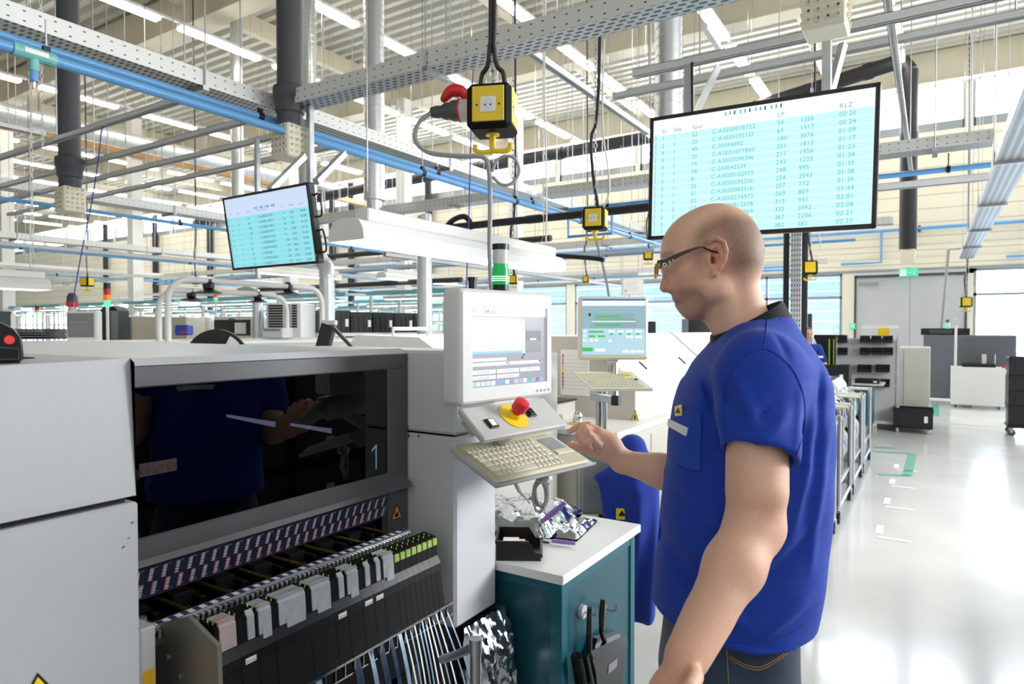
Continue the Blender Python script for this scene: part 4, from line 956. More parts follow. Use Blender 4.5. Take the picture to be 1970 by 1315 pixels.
# cross bar and hanging carrier tapes
b = MB(); yl2 = onX(539, 1307, XF + .03).y; b.box((XF + .028, yA + .05, .80), (XF + .034, 1.44, .806), CHROME); b.box((XF + .03, yA + .05, .77), (XF + .034, 1.44, .774), CHROME)
for k in range(24): y = yA + .07 + k * (1.43 - yA - .07) / 24; b.box((XF + .028, y, .77), (XF + .035, y + .0025, .806), CHROME)
b.build('tape_guide_comb', tb, smooth=0)
TW = mat('white_paper_tape', '#e4e4e0', .5, noise=.02); TB = mat('blue_tint_tape', '#8ea6bf', .25, .2, noise=.1, scale=50); TDK = mat('clear_dark_tape', '#3a4a63', .15, .1, noise=.2, scale=40)
def tape_strip(y, wd, m, label, depth, rr_):
    b = MB(); n = 22; L_ = []
    for i in range(n):
        t = i / (n - 1); a = t
        x = XF + .028 + .05 * math.sin(t * PI * .9) + rr_ * .03 * t; z = .80 - .42 * t - depth * t * t; yy = y + .015 * math.sin(t * 3 + rr_ * 4) * rr_
        L_.append(Vector((x, yy, z)))
    for i in range(n - 1):
        p, q = L_[i], L_[i + 1]; h = Vector((0, wd / 2, 0)); th = Vector((.0012, 0, 0))
        b.add([p - h, p + h, q + h, q - h, p - h - th, p + h - th, q + h - th, q - h - th], [(0, 1, 2, 3), (4, 7, 6, 5), (0, 3, 7, 4), (1, 5, 6, 2)], m)
        if i % 2 == 0 and m is not TW: b.add([p - h * .9 + Vector((.0004, 0, 0)), p - h * .6 + Vector((.0004, 0, 0)), p - h * .6 + Vector((.0004, 0, -.004)), p - h * .9 + Vector((.0004, 0, -.004))], [(0, 1, 2, 3)], INK)
    o = b.build('carrier_tape', smooth=60); tag(o, label, 'component tape', 'component tapes hanging below the feeders')
tp = [(700, .018, TB, 'rolled clear component tape at the left end of the hanging tapes'), (850, .02, TDK, 'broad dark blue tape, left of the punched pale one'), (905, .013, TB, 'pale blue tape with round holes, middle of the hanging tapes'), (945, .018, TDK, 'wide translucent blue tape beside the punched one'), (985, .013, TDK, 'dark blue tape hanging under the right 16 mm feeder'), (1020, .012, TB, 'bluish tape just left of the comb gap')]
for cx_, wd, m, l_ in tp: tape_strip(fy(cx_), wd, m, l_, .1, .5)
for k in range(11):
    tape_strip(g0 + .004 + (1.43 - g0) * k / 11, .005, (TW, TB, TW, TB, TB, TW, TW, TB, TW, TB, TB)[k], '%s narrow tape from the left under the green topped feeders, %s' % (ordn[k], ('white', 'bluish', 'white', 'bluish', 'bluish', 'white', 'white', 'bluish', 'white', 'bluish', 'bluish')[k]), .05 * (k % 3), .4 + .1 * k)
# tape waste rack: tubular steel frame right of the feeders
fr = thing('cart_push_frame', 'tubular steel frame of the feeder cart at the foot of the white column', 'frame', W(915, 1315, 1.55))
b = MB(); pA = W(915, 1246, 1.5); b.cyl(pA, (pA.x, pA.y, 0), .013, STEEL, 16); b.cyl(pA, pA + Vector((0, 0, .006)), .010, STEEL, 12); b.build('upright', fr)
b = MB(); b.tube([W(850, 1268, 1.62), W(880, 1258, 1.56), pA + Zv * .004], .010, STEEL, 12); b.build('cross_tube', fr)
b = MB(); b.cyl(pA + Vector((0, 0, -.01)), pA + Vector((0, 0, .022)), .015, STEEL, 14); b.build('clamp_joint', fr)
# ================= WHITE COLUMN (operator side pillar) =================
CXf = -1.128; CY0, CY1 = 1.480, onX(955, 1000, CXf).y
COLM = mat('column_paint', '#d5d6d9', .42, noise=.02, scale=3)
cl = thing('operator_column', 'pale grey machine pillar carrying the operator display, joint across it', 'machine pillar', ((XM + CXf) / 2, (CY0 + CY1) / 2, 0))
zj = W(875, 840, onX(875, 840, CXf) and 1).z; zj = onX(875, 840, CXf).z
b = MB(); b.box((-1.9, CY0, zj + .003), (CXf, CY1, 1.487), COLM, .008); b.build('upper_cover', cl)
b = MB(); b.box((-1.9, CY0, .70), (CXf, CY1, zj - .003), COLM, .008); b.build('lower_cover', cl)
b = MB(); b.box((-1.88, CY0 + .01, zj - .01), (CXf - .012, CY1 - .01, zj + .01), BLACK); b.box((-1.9, CY0 + .03, 0), (CXf - .05, CY1 - .03, .70), DGREY); b.build('inner_frame', cl, smooth=0)
b = MB()
for (x_, y_) in ((783, 690), (783, 728), (785, 820), (787, 838), (806, 838), (784, 1010)):
    p = onY(x_, y_, CY0 - .0005); b.cyl(p, p - Vector((0, .002, 0)), .004, STEEL, 10)
b.build('cover_screw', cl, smooth=0, kind='stuff')
# ================= OPERATOR DISPLAY =================
KV = Vector((math.sin(math.radians(9)), math.cos(math.radians(9)), 0)); KN = Vector((KV.y, -KV.x, 0))   # along / outward
P0 = W(879, 782, 1.72); zb = P0.z; zt = W(873, 553, 1.72).z
Wm = .392; Hm = zt - zb
Mk = basis((P0.x, P0.y, zb), KV, Zv, KN)      # x along, y up, z out
mon = thing('operator_display', 'grey framed operator display with a list and grey block, in front of the worker', 'display', Mk @ Vector((Wm / 2, 0, -.02)))
b = MB()
# rounded shell: depth .06 with a wrapped left edge
def shell(u0, u1, v0, v1, d0, d1, r, m, n=5):
    def ring(inset, z, rr_):
        pts = []
        for cx_, cy_, a0 in ((u1 - rr_, v1 - rr_, 0), (u0 + rr_, v1 - rr_, 90), (u0 + rr_, v0 + rr_, 180), (u1 - rr_, v0 + rr_, 270)):
            for k in range(n): a = math.radians(a0 + 90 * k / (n - 1)); pts.append((cx_ + (rr_ - inset) * math.cos(a), cy_ + (rr_ - inset) * math.sin(a), z))
        return pts
    R4 = [ring(.0, d0, r), ring(0, d1 - .014, r), ring(.004, d1 - .005, r), ring(.011, d1, r)]
    N_ = 4 * n; vs = [Mk @ Vector(p) for q in R4 for p in q]
    b.add(vs, [(i * N_ + k, i * N_ + (k + 1) % N_, (i + 1) * N_ + (k + 1) % N_, (i + 1) * N_ + k) for i in range(3) for k in range(N_)] + [tuple(range(N_))[::-1]], m)
    return [(x, y) for x, y, z in R4[3]]
MONP = mat('display_housing', '#dcdcda', .5, noise=.015, scale=6)
out = shell(0, Wm, 0, Hm, -.05, .012, .016, MONP)
su0, su1, sv0, sv1 = .046, .362, .045, .262
# face ring between outline and screen opening
N_ = len(out); inner = []
for (x, y) in out: inner.append((min(max(x, su0), su1), min(max(y, sv0), sv1)))
vs = [Mk @ Vector((x, y, .012)) for x, y in out] + [Mk @ Vector((su0 if x < Wm / 2 else su1, sv0 if y < Hm / 2 else sv1, .012)) for x, y in out] + [Mk @ Vector((su0 if x < Wm / 2 else su1, sv0 if y < Hm / 2 else sv1, .004)) for x, y in out]
b.add(vs, [(k, (k + 1) % N_, N_ + (k + 1) % N_, N_ + k) for k in range(N_)] + [(N_ + k, N_ + (k + 1) % N_, 2 * N_ + (k + 1) % N_, 2 * N_ + k) for k in range(N_)], MONP)
b.build('housing', mon, smooth=50)
def em(name, c, s=.9): return mat(name, c, .3, noise=0, emit=c, estr=s)
SB = mat('display_lcd', '#101014', .25, noise=0, emit='#b7b6c2', estr=.85)
b = MB(); b.box((su0, sv0, .003), (su1, sv1, .0045), SB, 0, Mk); scr = b.build('screen', mon, smooth=0)
b = MB(); sw, sh = su1 - su0, sv1 - sv0
def R(u0, v0, u1, v1, m, z=.0049): b.add([Mk @ Vector((su0 + sw * u, sv0 + sh * (1 - v), z)) for u, v in ((u0, v1), (u1, v1), (u1, v0), (u0, v0))], [(0, 1, 2, 3)], m)
eG, eW, eB, eD, eL, eSel = em('lcd_mid', '#8c8b97', .6), em('lcd_white', '#d3d2dd', .9), em('lcd_blue', '#5b93d8', .9), em('lcd_dark', '#3d3d4a', .5), em('lcd_lilac', '#b9bbdf', .9), em('lcd_green', '#69c99a', .8)
R(.0, .0, 1, .115, em('lcd_head', '#d4d3de', .85)); R(.02, .03, .06, .08, eSel); R(.07, .01, .15, .105, eL)
for i, u in enumerate((.17, .19, .215, .245, .27, .3)): R(u, .03, u + .012, .09, eD)
R(.19, .055, .23, .065, eD); R(.4, .025, .74, .036, eG); R(.4, .06, .55, .07, eG)
R(0, .13, .70, .155, eG); R(.004, .134, .696, .151, em('lcd_tab', '#cfcfda', .9))
R(0, .16, .66, .58, eW)
random.seed(3)
for i in range(9):
    v = .18 + .042 * i
    for u, l in ((.01, .12), (.22, .1), (.4, .09), (.52, .04), (.585, .012)): R(u, v, u + l * random.uniform(.6, 1), v + .009, eG if u < .55 else em('lcd_red', '#a5304a', .7))
R(0, .555, .66, .59, eB); R(.67, .16, .695, .6, em('lcd_scroll', '#d9d9e6', .9))
for u, v in ((.67, .6), (.65, .64)): R(u, v, u + .03, v + .03, eD)
R(.715, .30, .93, .59, em('lcd_block', '#6b6f73', .7)); R(.715, .30, .93, .43, em('lcd_block2', '#585c60', .65), .0051); R(.77, .405, .86, .425, eW, .0053)
R(0, .64, .45, .685, eG); R(.004, .645, .446, .68, eW, .0051)
R(0, .7, .47, .74, em('lcd_field', '#dcdce6', .9)); R(.49, .7, .92, .74, em('lcd_field', '#dcdce6')); R(.44, .705, .46, .725, eD, .0052); R(.9, .70, .92, .725, eD, .0052)
for (u0, v0, u1, v1) in ((0, .79, .31, .845), (.32, .79, .62, .845), (.63, .79, .92, .845), (0, .86, .31, .91), (.32, .86, .62, .91)):
    R(u0, v0, u1, v1, eG); R(u0 + .003, v0, u1 - .005, v1 - .006, em('lcd_btn', '#cdccd8', .88), .0051); R(u0 + .08, v0 + .02, u1 - .08, v0 + .03, eG, .0053)
for i, c_ in enumerate(('#7fcf95', '#b5cfc0', '#a9b9d8', '#9fd0d8', '#e4e4ea', '#6c86b8', '#4a90c8', '#c3cbe0', '#777b98', '#9a9db8', '#8b90b0', '#cfcfe0', '#2f9a86', '#8a8f94', '#56618f', '#7a8fd0')):
    R(.005 + i * .061, .935, .055 + i * .061, .985, em('lcd_ic%d' % i, c_, .8))
for i in range(11): R(.955, .12 + .075 * i, .975, .15 + .075 * i, eG)
b.build('screen_content', scr, smooth=0)
b = MB()
for i in range(4): b.cyl(Mk @ Vector((.315 + .018 * i, .02, .011)), Mk @ Vector((.315 + .018 * i, .02, .0135)), .005, LGREY, 10); b.box((.312 + .018 * i, .019, .0135), (.318 + .018 * i, .0215, .0138), DGREY, 0, Mk)
b.build('button', mon, kind='stuff')
b = MB(); b.box((Wm * .3, .05, -.09), (Wm * .7, .22, -.05), LGREY, .005, Mk); b.build('rear_mount', mon)
# control panel below the display (part of the display arm)
cp = thing('control_panel', 'sloping grey button panel with an emergency stop below the operator display', 'control panel', Mk @ Vector((Wm / 2, -.1, 0)))
A_, B_, C_, D_ = W(872, 783, 1.78), W(930, 838, 1.70), W(1048, 821, 1.92), W(1000, 772, 2.02)
A_ = Mk @ Vector((.01, -.004, .0)); D_ = Mk @ Vector((.36, -.004, .0))
th_ = math.radians(42); dn = (KN * math.sin(th_) * 1.15 - Zv * math.cos(th_)).normalized(); dn = (KN * .78 - Zv * .626).normalized()
pn = KV.cross(dn).normalized(); pn = pn if pn.z > 0 else -pn
Lp = .115; Mp = basis(A_, KV, dn, -KV.cross(dn) if (KV.cross(dn)).z < 0 else KV.cross(dn))
Lw = .35
b = MB()
CPG = mat('panel_grey', '#c3c2be', .45, noise=.02)
zo = 1 if (Mp.to_3x3() @ Vector((0, 0, 1))).z > 0 else -1
b.box((0, 0, -.0 * zo), (Lw, Lp, -.02 * zo), CPG, .004, Mp); b.build('panel_box', cp)
b = MB(); b.box((.04, .0, -.02 * zo), (Lw - .04, Lp * .45, -.06 * zo), CPG, 0, Mp); b.build('bracket', cp)
b = MB(); ec = (.163, .056)
b.cyl(Mp @ Vector((ec[0], ec[1], 0)), Mp @ Vector((ec[0], ec[1], .003 * zo)), .045, YEL, 32)
b.cyl(Mp @ Vector((ec[0], ec[1], .003 * zo)), Mp @ Vector((ec[0], ec[1], .016 * zo)), .019, YEL, 24); b.build('stop_collar', cp)
b = MB(); b.lathe(Mp @ Vector((ec[0], ec[1], .016 * zo)), (Mp.to_3x3() @ Vector((0, 0, zo))), [(0, .013), (.008, .013), (.012, .021), (.034, .022), (.040, .0195), (.042, .012), (.0425, .0)], RED, 28); b.build('stop_button', cp)
for u, v, m, n_ in ((.062, .070, PAPER, 'white_switch'), (.235, .052, BLACK, 'black_switch')):
    b = MB(); b.box((u - .017, v - .017, 0), (u + .017, v + .017, .006 * zo), BLACK, .002, Mp); b.box((u - .010, v - .012, .006 * zo), (u + .010, v + .012, .009 * zo), m, .002, Mp); b.build(n_, cp)
# keyboard tray and keyboard
KBm = mat('keyboard_beige', '#cdc6ab', .5, noise=.02); KEY = mat('key_beige', '#d9d3bd', .45, noise=.02)
fl, bl_ = W(958, 922, 1.69), W(906, 846, 1.87)
fr_, br_ = W(1133, 880, 0), None
kv = Vector((math.sin(math.radians(12.6)), math.cos(math.radians(12.6)), 0))
dv = (bl_ - fl); dv = (dv - kv * dv.dot(kv)).normalized(); kn = kv.cross(dv); kn = kn if kn.z > 0 else -kn
o_ = fl; Kw, Kd = .375, .192
Mb = basis(o_, kv, dv, kn)
ty = thing('keyboard_shelf', 'thin metal shelf holding the beige keyboard, fixed below the control panel', 'shelf', Mb @ Vector((Kw / 2, Kd, -.02)))
b = MB(); b.box((-.006, -.006, -.0215), (Kw + .03, Kd + .004, -.019), LGREY, 0, Mb); b.box((-.006, -.006, -.0215), (-.003, Kd, -.008), LGREY, 0, Mb); b.box((-.006, -.006, -.0215), (Kw + .03, -.004, -.012), LGREY, 0, Mb); b.build('shelf_plate', ty, smooth=0)
b = MB(); q = Mb @ Vector((Kw * .45, Kd, -.03)); b.box((Kw * .30, Kd - .07, -.05), (Kw * .62, Kd + .01, -.0215), LGREY, 0, Mb); b.cyl(q, Mp @ Vector((.17, Lp * .6, -.04 * zo)), .02, LGREY, 12); b.build('support_arm', ty)
kb = thing('keyboard', 'beige compact keyboard with a built-in touchpad under the worker hand', 'keyboard', Mb @ Vector((Kw / 2, Kd / 2, -.019)))
b = MB(); b.box((0, 0, -.019), (Kw, Kd, -.004), KBm, .005, Mb); b.box((.006, .004, -.005), (.285, Kd - .012, -.002), KBm, .002, Mb); b.build('keyboard_case', kb)
b = MB(); random.seed(5)
k0u, k0v, kp = .010, .012, .0182
rows_k = [([1.3, 1.0, 1.0, 5.4, 1.0, 1.0, 1.0, 1.0, 1.0, 1.0], 0), ([2.0] + [1] * 10 + [1.3, 1.0], 1), ([1.75] + [1] * 11 + [1.3], 2), ([1.5] + [1] * 12, 3), ([1] * 13 + [1.6], 4), ([.95] * 15, 5)]
for ks, r in rows_k:
    u = k0u; tot = sum(ks); sc_ = 14.6 / tot
    for k_ in ks:
        wd = k_ * kp * sc_; b.box((u + .0009, k0v + r * .0245 + .001, -.003), (u + wd - .0009, k0v + r * .0245 + .0225, .0025 if r < 5 else .001), KEY, .0016, Mb)
        if k_ < 1.4:
            b.box((u + .004, k0v + r * .0245 + .013, .0026 if r < 5 else .0011), (u + .0062, k0v + r * .0245 + .018, .0028 if r < 5 else .0013), DGREY, 0, Mb)
        u += wd
b.build('keys', kb, smooth=0, kind='stuff')
b = MB(); b.box((.297, .082, -.004), (Kw - .012, .150, -.0028), mat('touchpad_grey', '#8e9296', .35), .002, Mb); b.box((.295, .055, -.004), (Kw - .01, .078, .0), KEY, .002, Mb)
for i in range(4): b.box((.30 + .015 * i, .165, -.004), (.305 + .015 * i, .169, -.0032), mat('key_led', '#4c9aa8'), 0, Mb)
b.build('touchpad', kb)
# coiled cable under the shelf
b = MB(); c0 = W(1040, 935, 1.85)
pts = [c0 + Rv * (.018 * math.cos(a * 1.0) + .004 * math.sin(a * .37)) + Zv * (.042 * math.sin(a) - .02 + .012 * math.cos(a * .3)) + Fv * (.006 * math.sin(a * .5)) for a in [i * PI / 6 for i in range(60)]]
b.tube([W(1030, 905, 1.83)] + pts, .0035, GCAB, 6); b.tube(bez([W(990, 925, 1.83), W(1000, 945, 1.83), W(1010, 955, 1.83), W(1020, 968, 1.84)], 5), [.006] * 6 + [.004] * 5 + [.003] * 5, LGREY, 8)
b.cyl(W(1045, 918, 1.84), W(1052, 922, 1.86), .018, LGREY, 10)
cb = b.build('coiled_cable'); tag(cb, 'bundled grey cable hanging under the keyboard shelf', 'cable')
# signal lamp
sl = W(963, 556, 1.98); s_ = thing('signal_lamp', 'green lit signal lamp with a clear upper segment and black cap, behind the operator display', 'signal lamp', (sl.x, sl.y, sl.z - .09))
def seg(py0, py1, r, m, name, **k):
    z0, z1 = W(963, py0, 1.98).z, W(963, py1, 1.98).z; b = MB(); b.cyl((sl.x, sl.y, z0), (sl.x, sl.y, z1), r, m, 24); 
    if name != 'cap':
        for j in range(4): zz = z0 + (z1 - z0) * (j + .5) / 4; b.cyl((sl.x, sl.y, zz - .001), (sl.x, sl.y, zz + .001), r * 1.03, m, 24)
    b.build(name, s_, **k)
seg(720, 556, .012, LGREY, 'stem'); seg(560, 548, .024, BLACK, 'base'); seg(548, 515, .0255, mat('green_lens', '#0a8a45', .2, noise=0, emit='#12a050', estr=.55), 'green_lens'); seg(515, 508, .022, mat('green_lens', '#0a8a45'), 'green_ring')
seg(508, 481, .024, mat('clear_lens', '#d5d8d6', .12, .2, noise=0), 'clear_lens'); seg(481, 470, .0255, BLACK, 'cap')
b = MB(); zz = W(963, 537, 1.98).z
for k in range(3): b.cyl((sl.x, sl.y, zz - .006 + k * .006), (sl.x, sl.y, zz - .004 + k * .006), .0264, mat('lamp_glow', '#b8ffd8', emit='#9dffc8', estr=3), 24)
b.build('glowing_ring', s_)
# ================= BENCH =================
XB, YB0, YB1, ZBt = -.90, 1.695, 2.305, .83
bn = thing('tool_cabinet', 'teal perforated steel cabinet with a white top beside the pillar', 'cabinet', (-1.15, 2.0, 0))
b = MB(); b.box((-1.62, YB0, ZBt - .028), (XB, YB1, ZBt), WHITE, .002); b.build('worktop', bn)
pA_ = holes_mat('perforated_teal_x', '#0e5b6a', .4, 0, .0078, .0068, (.0024, .0024, 2), 'XZ', (.004, .02, .025)); pB_ = holes_mat('perforated_teal_y', '#0e5b6a', .4, 0, .0078, .0068, (.0024, .0024, 2), 'YZ', (.004, .02, .025))
b = MB(); zt_ = ZBt - .028; x0, x1, y0, y1 = -1.60, XB - .015, YB0 + .02, YB1 - .02
for (xx, yy) in ((x0, y0), (x1 - .04, y0), (x0, y1 - .04), (x1 - .04, y1 - .04)): b.box((xx, yy, .08), (xx + .04, yy + .04, zt_), TEAL, .002)
b.box((x0 + .002, y0 + .002, zt_ - .035), (x1 - .002, y1 - .002, zt_ - .001), TEAL); b.box((x0 + .002, y0 + .002, .082), (x1 - .002, y1 - .002, .12), TEAL); b.build('frame', bn, smooth=0)
b = MB(); b.box((x0 + .04, y0 + .006, .12), (x1 - .04, y0 + .009, zt_ - .035), pA_); b.build('perforated_panel', bn, smooth=0)
b = MB(); b.box((x1 - .009, y0 + .04, .12), (x1 - .006, y1 - .04, zt_ - .035), pB_); b.build('perforated_panel', bn, smooth=0)
b = MB(); b.box((x0 + .006, y0 + .04, .12), (x0 + .009, y1 - .04, zt_ - .035), pB_); b.box((x0 + .04, y1 - .009, .12), (x1 - .04, y1 - .006, zt_ - .035), pA_); b.build('rear_panel', bn, smooth=0)
for xx, yy in ((x0 + .05, y0 + .05), (x1 - .05, y0 + .05), (x0 + .05, y1 - .05), (x1 - .05, y1 - .05)):
    b = MB(); b.cyl((xx, yy - .012, .04), (xx, yy + .012, .04), .04, BLACK, 20); b.box((xx - .015, yy - .018, .05), (xx + .015, yy + .018, .08), STEEL); b.build('caster', bn)
# foil bag
FOIL = mat('silver_foil', '#cfd3da', .14, 1., noise=.1, scale=12)
def foil(name, label, P, U, V, nu, nv, amp, seed, thick=.012, cat='bag'):
    rs = np.random.RandomState(seed); P = Vector(P); U = Vector(U); V = Vector(V); N = U.cross(V).normalized(); b = MB()
    ph = rs.rand(14, 4)
    def hgt(u, v):
        s = 0
        for a in ph[:9]: s += abs(math.sin((u * (3 + 9 * a[0]) + v * (3 + 9 * a[1]) + a[2] * 9))) ** .7 * (.3 + a[3])
        edge = min(u, 1 - u, v, 1 - v) * 5; return amp * (s / 5.) * min(1, .25 + edge)
    rn = rs.rand(nu * nv + 5, 3); 
    def top(u, v):
        i = int(u * (nu - 1)) * nv + int(v * (nv - 1)); j = rn[i]
        return P + U * (u + .012 * (j[0] - .5)) + V * (v + .012 * (j[1] - .5)) + N * (hgt(u, v) + amp * .07 * j[2])
    b.grid(top, nu, nv, FOIL)
    b.grid(lambda u, v: P + U * (1 - u) + V * v, nu, nv, FOIL)
    o = b.build(name, smooth=28); tag(o, label, cat); return o
foil('foil_bag', 'crumpled silver foil bag lying on the white cabinet top', (-1.46, 1.88, ZBt), (.38, .05, 0), (-.06, .38, 0), 34, 34, .055, 4)
foil('foil_bag', 'flat sheet of bluish foil at the rear of the cabinet top, beside the crumpled one', (-1.14, 1.98, ZBt + .0), (.13, .02, 0), (-.04, .25, .0), 18, 20, .018, 9)
# black bin
def open_bin(name, label, M, lx, ly, lz, m=BLACK, cat='bin', cut=True, group=None):
    """open-front storage bin: x depth to the front, y width"""
    r = thing(name, label, cat, M @ Vector((0, 0, 0)), group); t = .003; b = MB()
    b.box((-lx / 2, -ly / 2, 0), (lx / 2, ly / 2, t), m, 0, M)
    prof = [(-lx / 2, t), (lx / 2, t), (lx / 2, lz * .38), (lx * .38, lz * .42), (lx * .22, lz), (-lx / 2, lz)] if cut else [(-lx / 2, t), (lx / 2, t), (lx / 2, lz), (-lx / 2, lz)]
    for sg in (-1, 1): b.prism([M @ Vector((x, sg * ly / 2, z)) for x, z in prof], (M.to_3x3() @ Vector((0, -sg * t, 0))), m)
    b.box((-lx / 2, -ly / 2 + t, t), (-lx / 2 + t, ly / 2 - t, lz), m, 0, M); b.box((lx / 2 - t, -ly / 2 + t, t), (lx / 2, ly / 2 - t, prof[2][1]), m, 0, M)
    b.build('bin_shell', r, smooth=0); b = MB()
    b.box((-lx / 2 - .003, -ly / 2 - .003, lz - .008), (-lx / 2 + .004, ly / 2 + .003, lz), m, 0, M); b.box((-lx / 2, -ly / 2 - .003, lz - .008), (lx * .22, -ly / 2, lz), m, 0, M); b.box((-lx / 2, ly / 2, lz - .008), (lx * .22, ly / 2 + .003, lz), m, 0, M); b.box((lx / 2, -ly / 2, prof[2][1] - .012), (lx / 2 + .005, ly / 2, prof[2][1] - .003), m, 0, M); b.build('rim', r, smooth=0)
    return r
Mb2 = Mx((-1.115, 1.80, ZBt), rz=math.radians(30)); bb = open_bin('storage_bin', 'black open-fronted bin with a pale card inside, on the white cabinet top', Mb2, .14, .15, .062)
b = MB(); b.box((-.05, -.06, .004), (.02, .0, .045), mat('tan_card', '#d9b79a'), 0, Mb2); b.box((-.05, -.05, .045), (0, -.005, .052), PAPER, 0, Mb2); o = b.build('card_stack'); tag(o, 'pale tan cards standing inside the black bin on the cabinet', 'card')
# splicing pliers
PUR = mat('purple_grip', '#9a78c9', .45, noise=.03)
ps = thing('splicing_pliers', 'steel pliers with two purple handles lying open on the white cabinet top', 'pliers', onZ(1035, 1030, ZBt))
def zp_(px, py, z): return onZ(px, py, z)
J = zp_(1033, 1020, ZBt + .02)
b = MB(); b.tube([zp_(1107, 1045, ZBt + .012), zp_(1085, 1042, ZBt + .012), zp_(1062, 1040, ZBt + .012)], [.006, .0075, .006], PUR, 10); b.build('lower_grip', ps)
b = MB(); b.tube([W(1088, 966, 1.99), W(1065, 985, 2.0), W(1042, 1003, 2.02)], [.006, .010, .007], PUR, 10); b.build('upper_grip', ps)
b = MB(); b.tube([W(1042, 1003, 2.02), zp_(1034, 1018, ZBt + .03), zp_(1030, 1030, ZBt + .012)], [.006, .009, .009], CHROME, 8); b.tube([zp_(1062, 1040, ZBt + .01), zp_(1045, 1037, ZBt + .01), zp_(1026, 1034, ZBt + .01)], [.005, .008, .010], CHROME, 8)
for (px, py) in ((1028, 1022), (1036, 1016), (1033, 1030)): q = zp_(px, py, ZBt + .02); b.cyl(q, q + Vector((.012, -.012, .012)), .006, STEEL, 10)
b.box((J.x - .025, J.y - .012, ZBt + .001), (J.x + .01, J.y + .012, ZBt + .018), STEEL, .003); b.build('steel_jaws', ps)
# magnets, dustpan, brush on the bench side
xs_ = x1 + .0
for (px, py, m_, l_) in ((1118, 1175, PAPER, 'round white magnet hook on the teal cabinet side'), (1158, 1168, RED, 'round red magnet hook on the teal cabinet side')):
    q = onX(px, py, x1 - .006); r = thing('magnet_hook', l_, 'hook', q); b = MB(); b.cyl(q, q + Vector((.012, 0, 0)), .021 if m_ is PAPER else .013, m_ if m_ is RED else LGREY, 20); b.build('magnet', r)
    b = MB(); b.tube(bez([q + Vector((.012, 0, .0)), q + Vector((.04, .005, -.004)), q + Vector((.05, .006, .004)), q + Vector((.05, .006, .018))], 4), .0035, STEEL, 8); b.build('hook', r)
GB = mat('gloss_black_plastic', '#101114', .12, noise=0)
xo = x1 + .03
q = lambda px, py, dx=0: onX(px, py, xo + dx)
dp = thing('dustpan', 'glossy black dustpan hanging on the teal cabinet side', 'dustpan', q(1170, 1315))
b = MB(); b.tube([q(1160, 1152), q(1158, 1180), q(1157, 1215), q(1163, 1232)], [.008, .010, .008, .009], GB, 10); b.build('handle', dp)
b = MB(); pl_ = [q(1150, 1228), q(1166, 1222), q(1185, 1212), q(1206, 1222), q(1205, 1240), q(1196, 1318), q(1150, 1330), q(1146, 1290), q(1138, 1262)]
b.prism(pl_, Vector((-.022, 0, 0)), GB); b.prism([q(1136, 1252, .012), q(1200, 1222, .012), q(1206, 1232, .012), q(1142, 1268, .012)], Vector((-.014, 0, 0)), GB); b.build('pan', dp, smooth=0)
b = MB(); b.prism([q(1171, 1278, .001), q(1188, 1265, .001), q(1186, 1282, .001), q(1170, 1296, .001)], Vector((.0006, 0, 0)), mat('dustpan_label', '#8a8c8c', .6)); b.build('label', dp, smooth=0)
br = thing('hand_brush', 'black hand brush hanging left of the dustpan on the teal cabinet', 'brush', q(1130, 1315))
b = MB(); b.tube([q(1134, 1168), q(1134, 1200), q(1133, 1250), q(1127, 1262), q(1140, 1330)], [.008, .009, .010, .009, .012], GB, 10); b.build('handle', br)
b = MB(); rs = random.Random(2); pA0, pB0 = q(1111, 1258, .0), q(1122, 1340, .0)
b.tube(bez([q(1108, 1262), q(1114, 1290), q(1118, 1320), q(1124, 1345)], 4), .017, BLACKM, 10)
for k in range(260):
    t = rs.random(); c_ = pA0.lerp(pB0, t) + Vector((0, .006, 0)); a = rs.random() * 2 * PI; dr = Vector((math.cos(a), -abs(math.sin(a)) - .3, rs.uniform(-.3, .3))).normalized(); b.cyl(c_ + dr * .012, c_ + dr * rs.uniform(.02, .026), .0009, BLACKM, 4, .0004)
b.build('bristles', br, kind='stuff', smooth=0)
# foil reflection bag near the column base
foil('foil_bag', 'shiny foil bag hanging at the foot of the white column, left of the teal cabinet', (-1.12, 1.70, .70), (-.01, -.205, 0), (.03, .0, -.60), 26, 50, .07, 12, cat='bag')
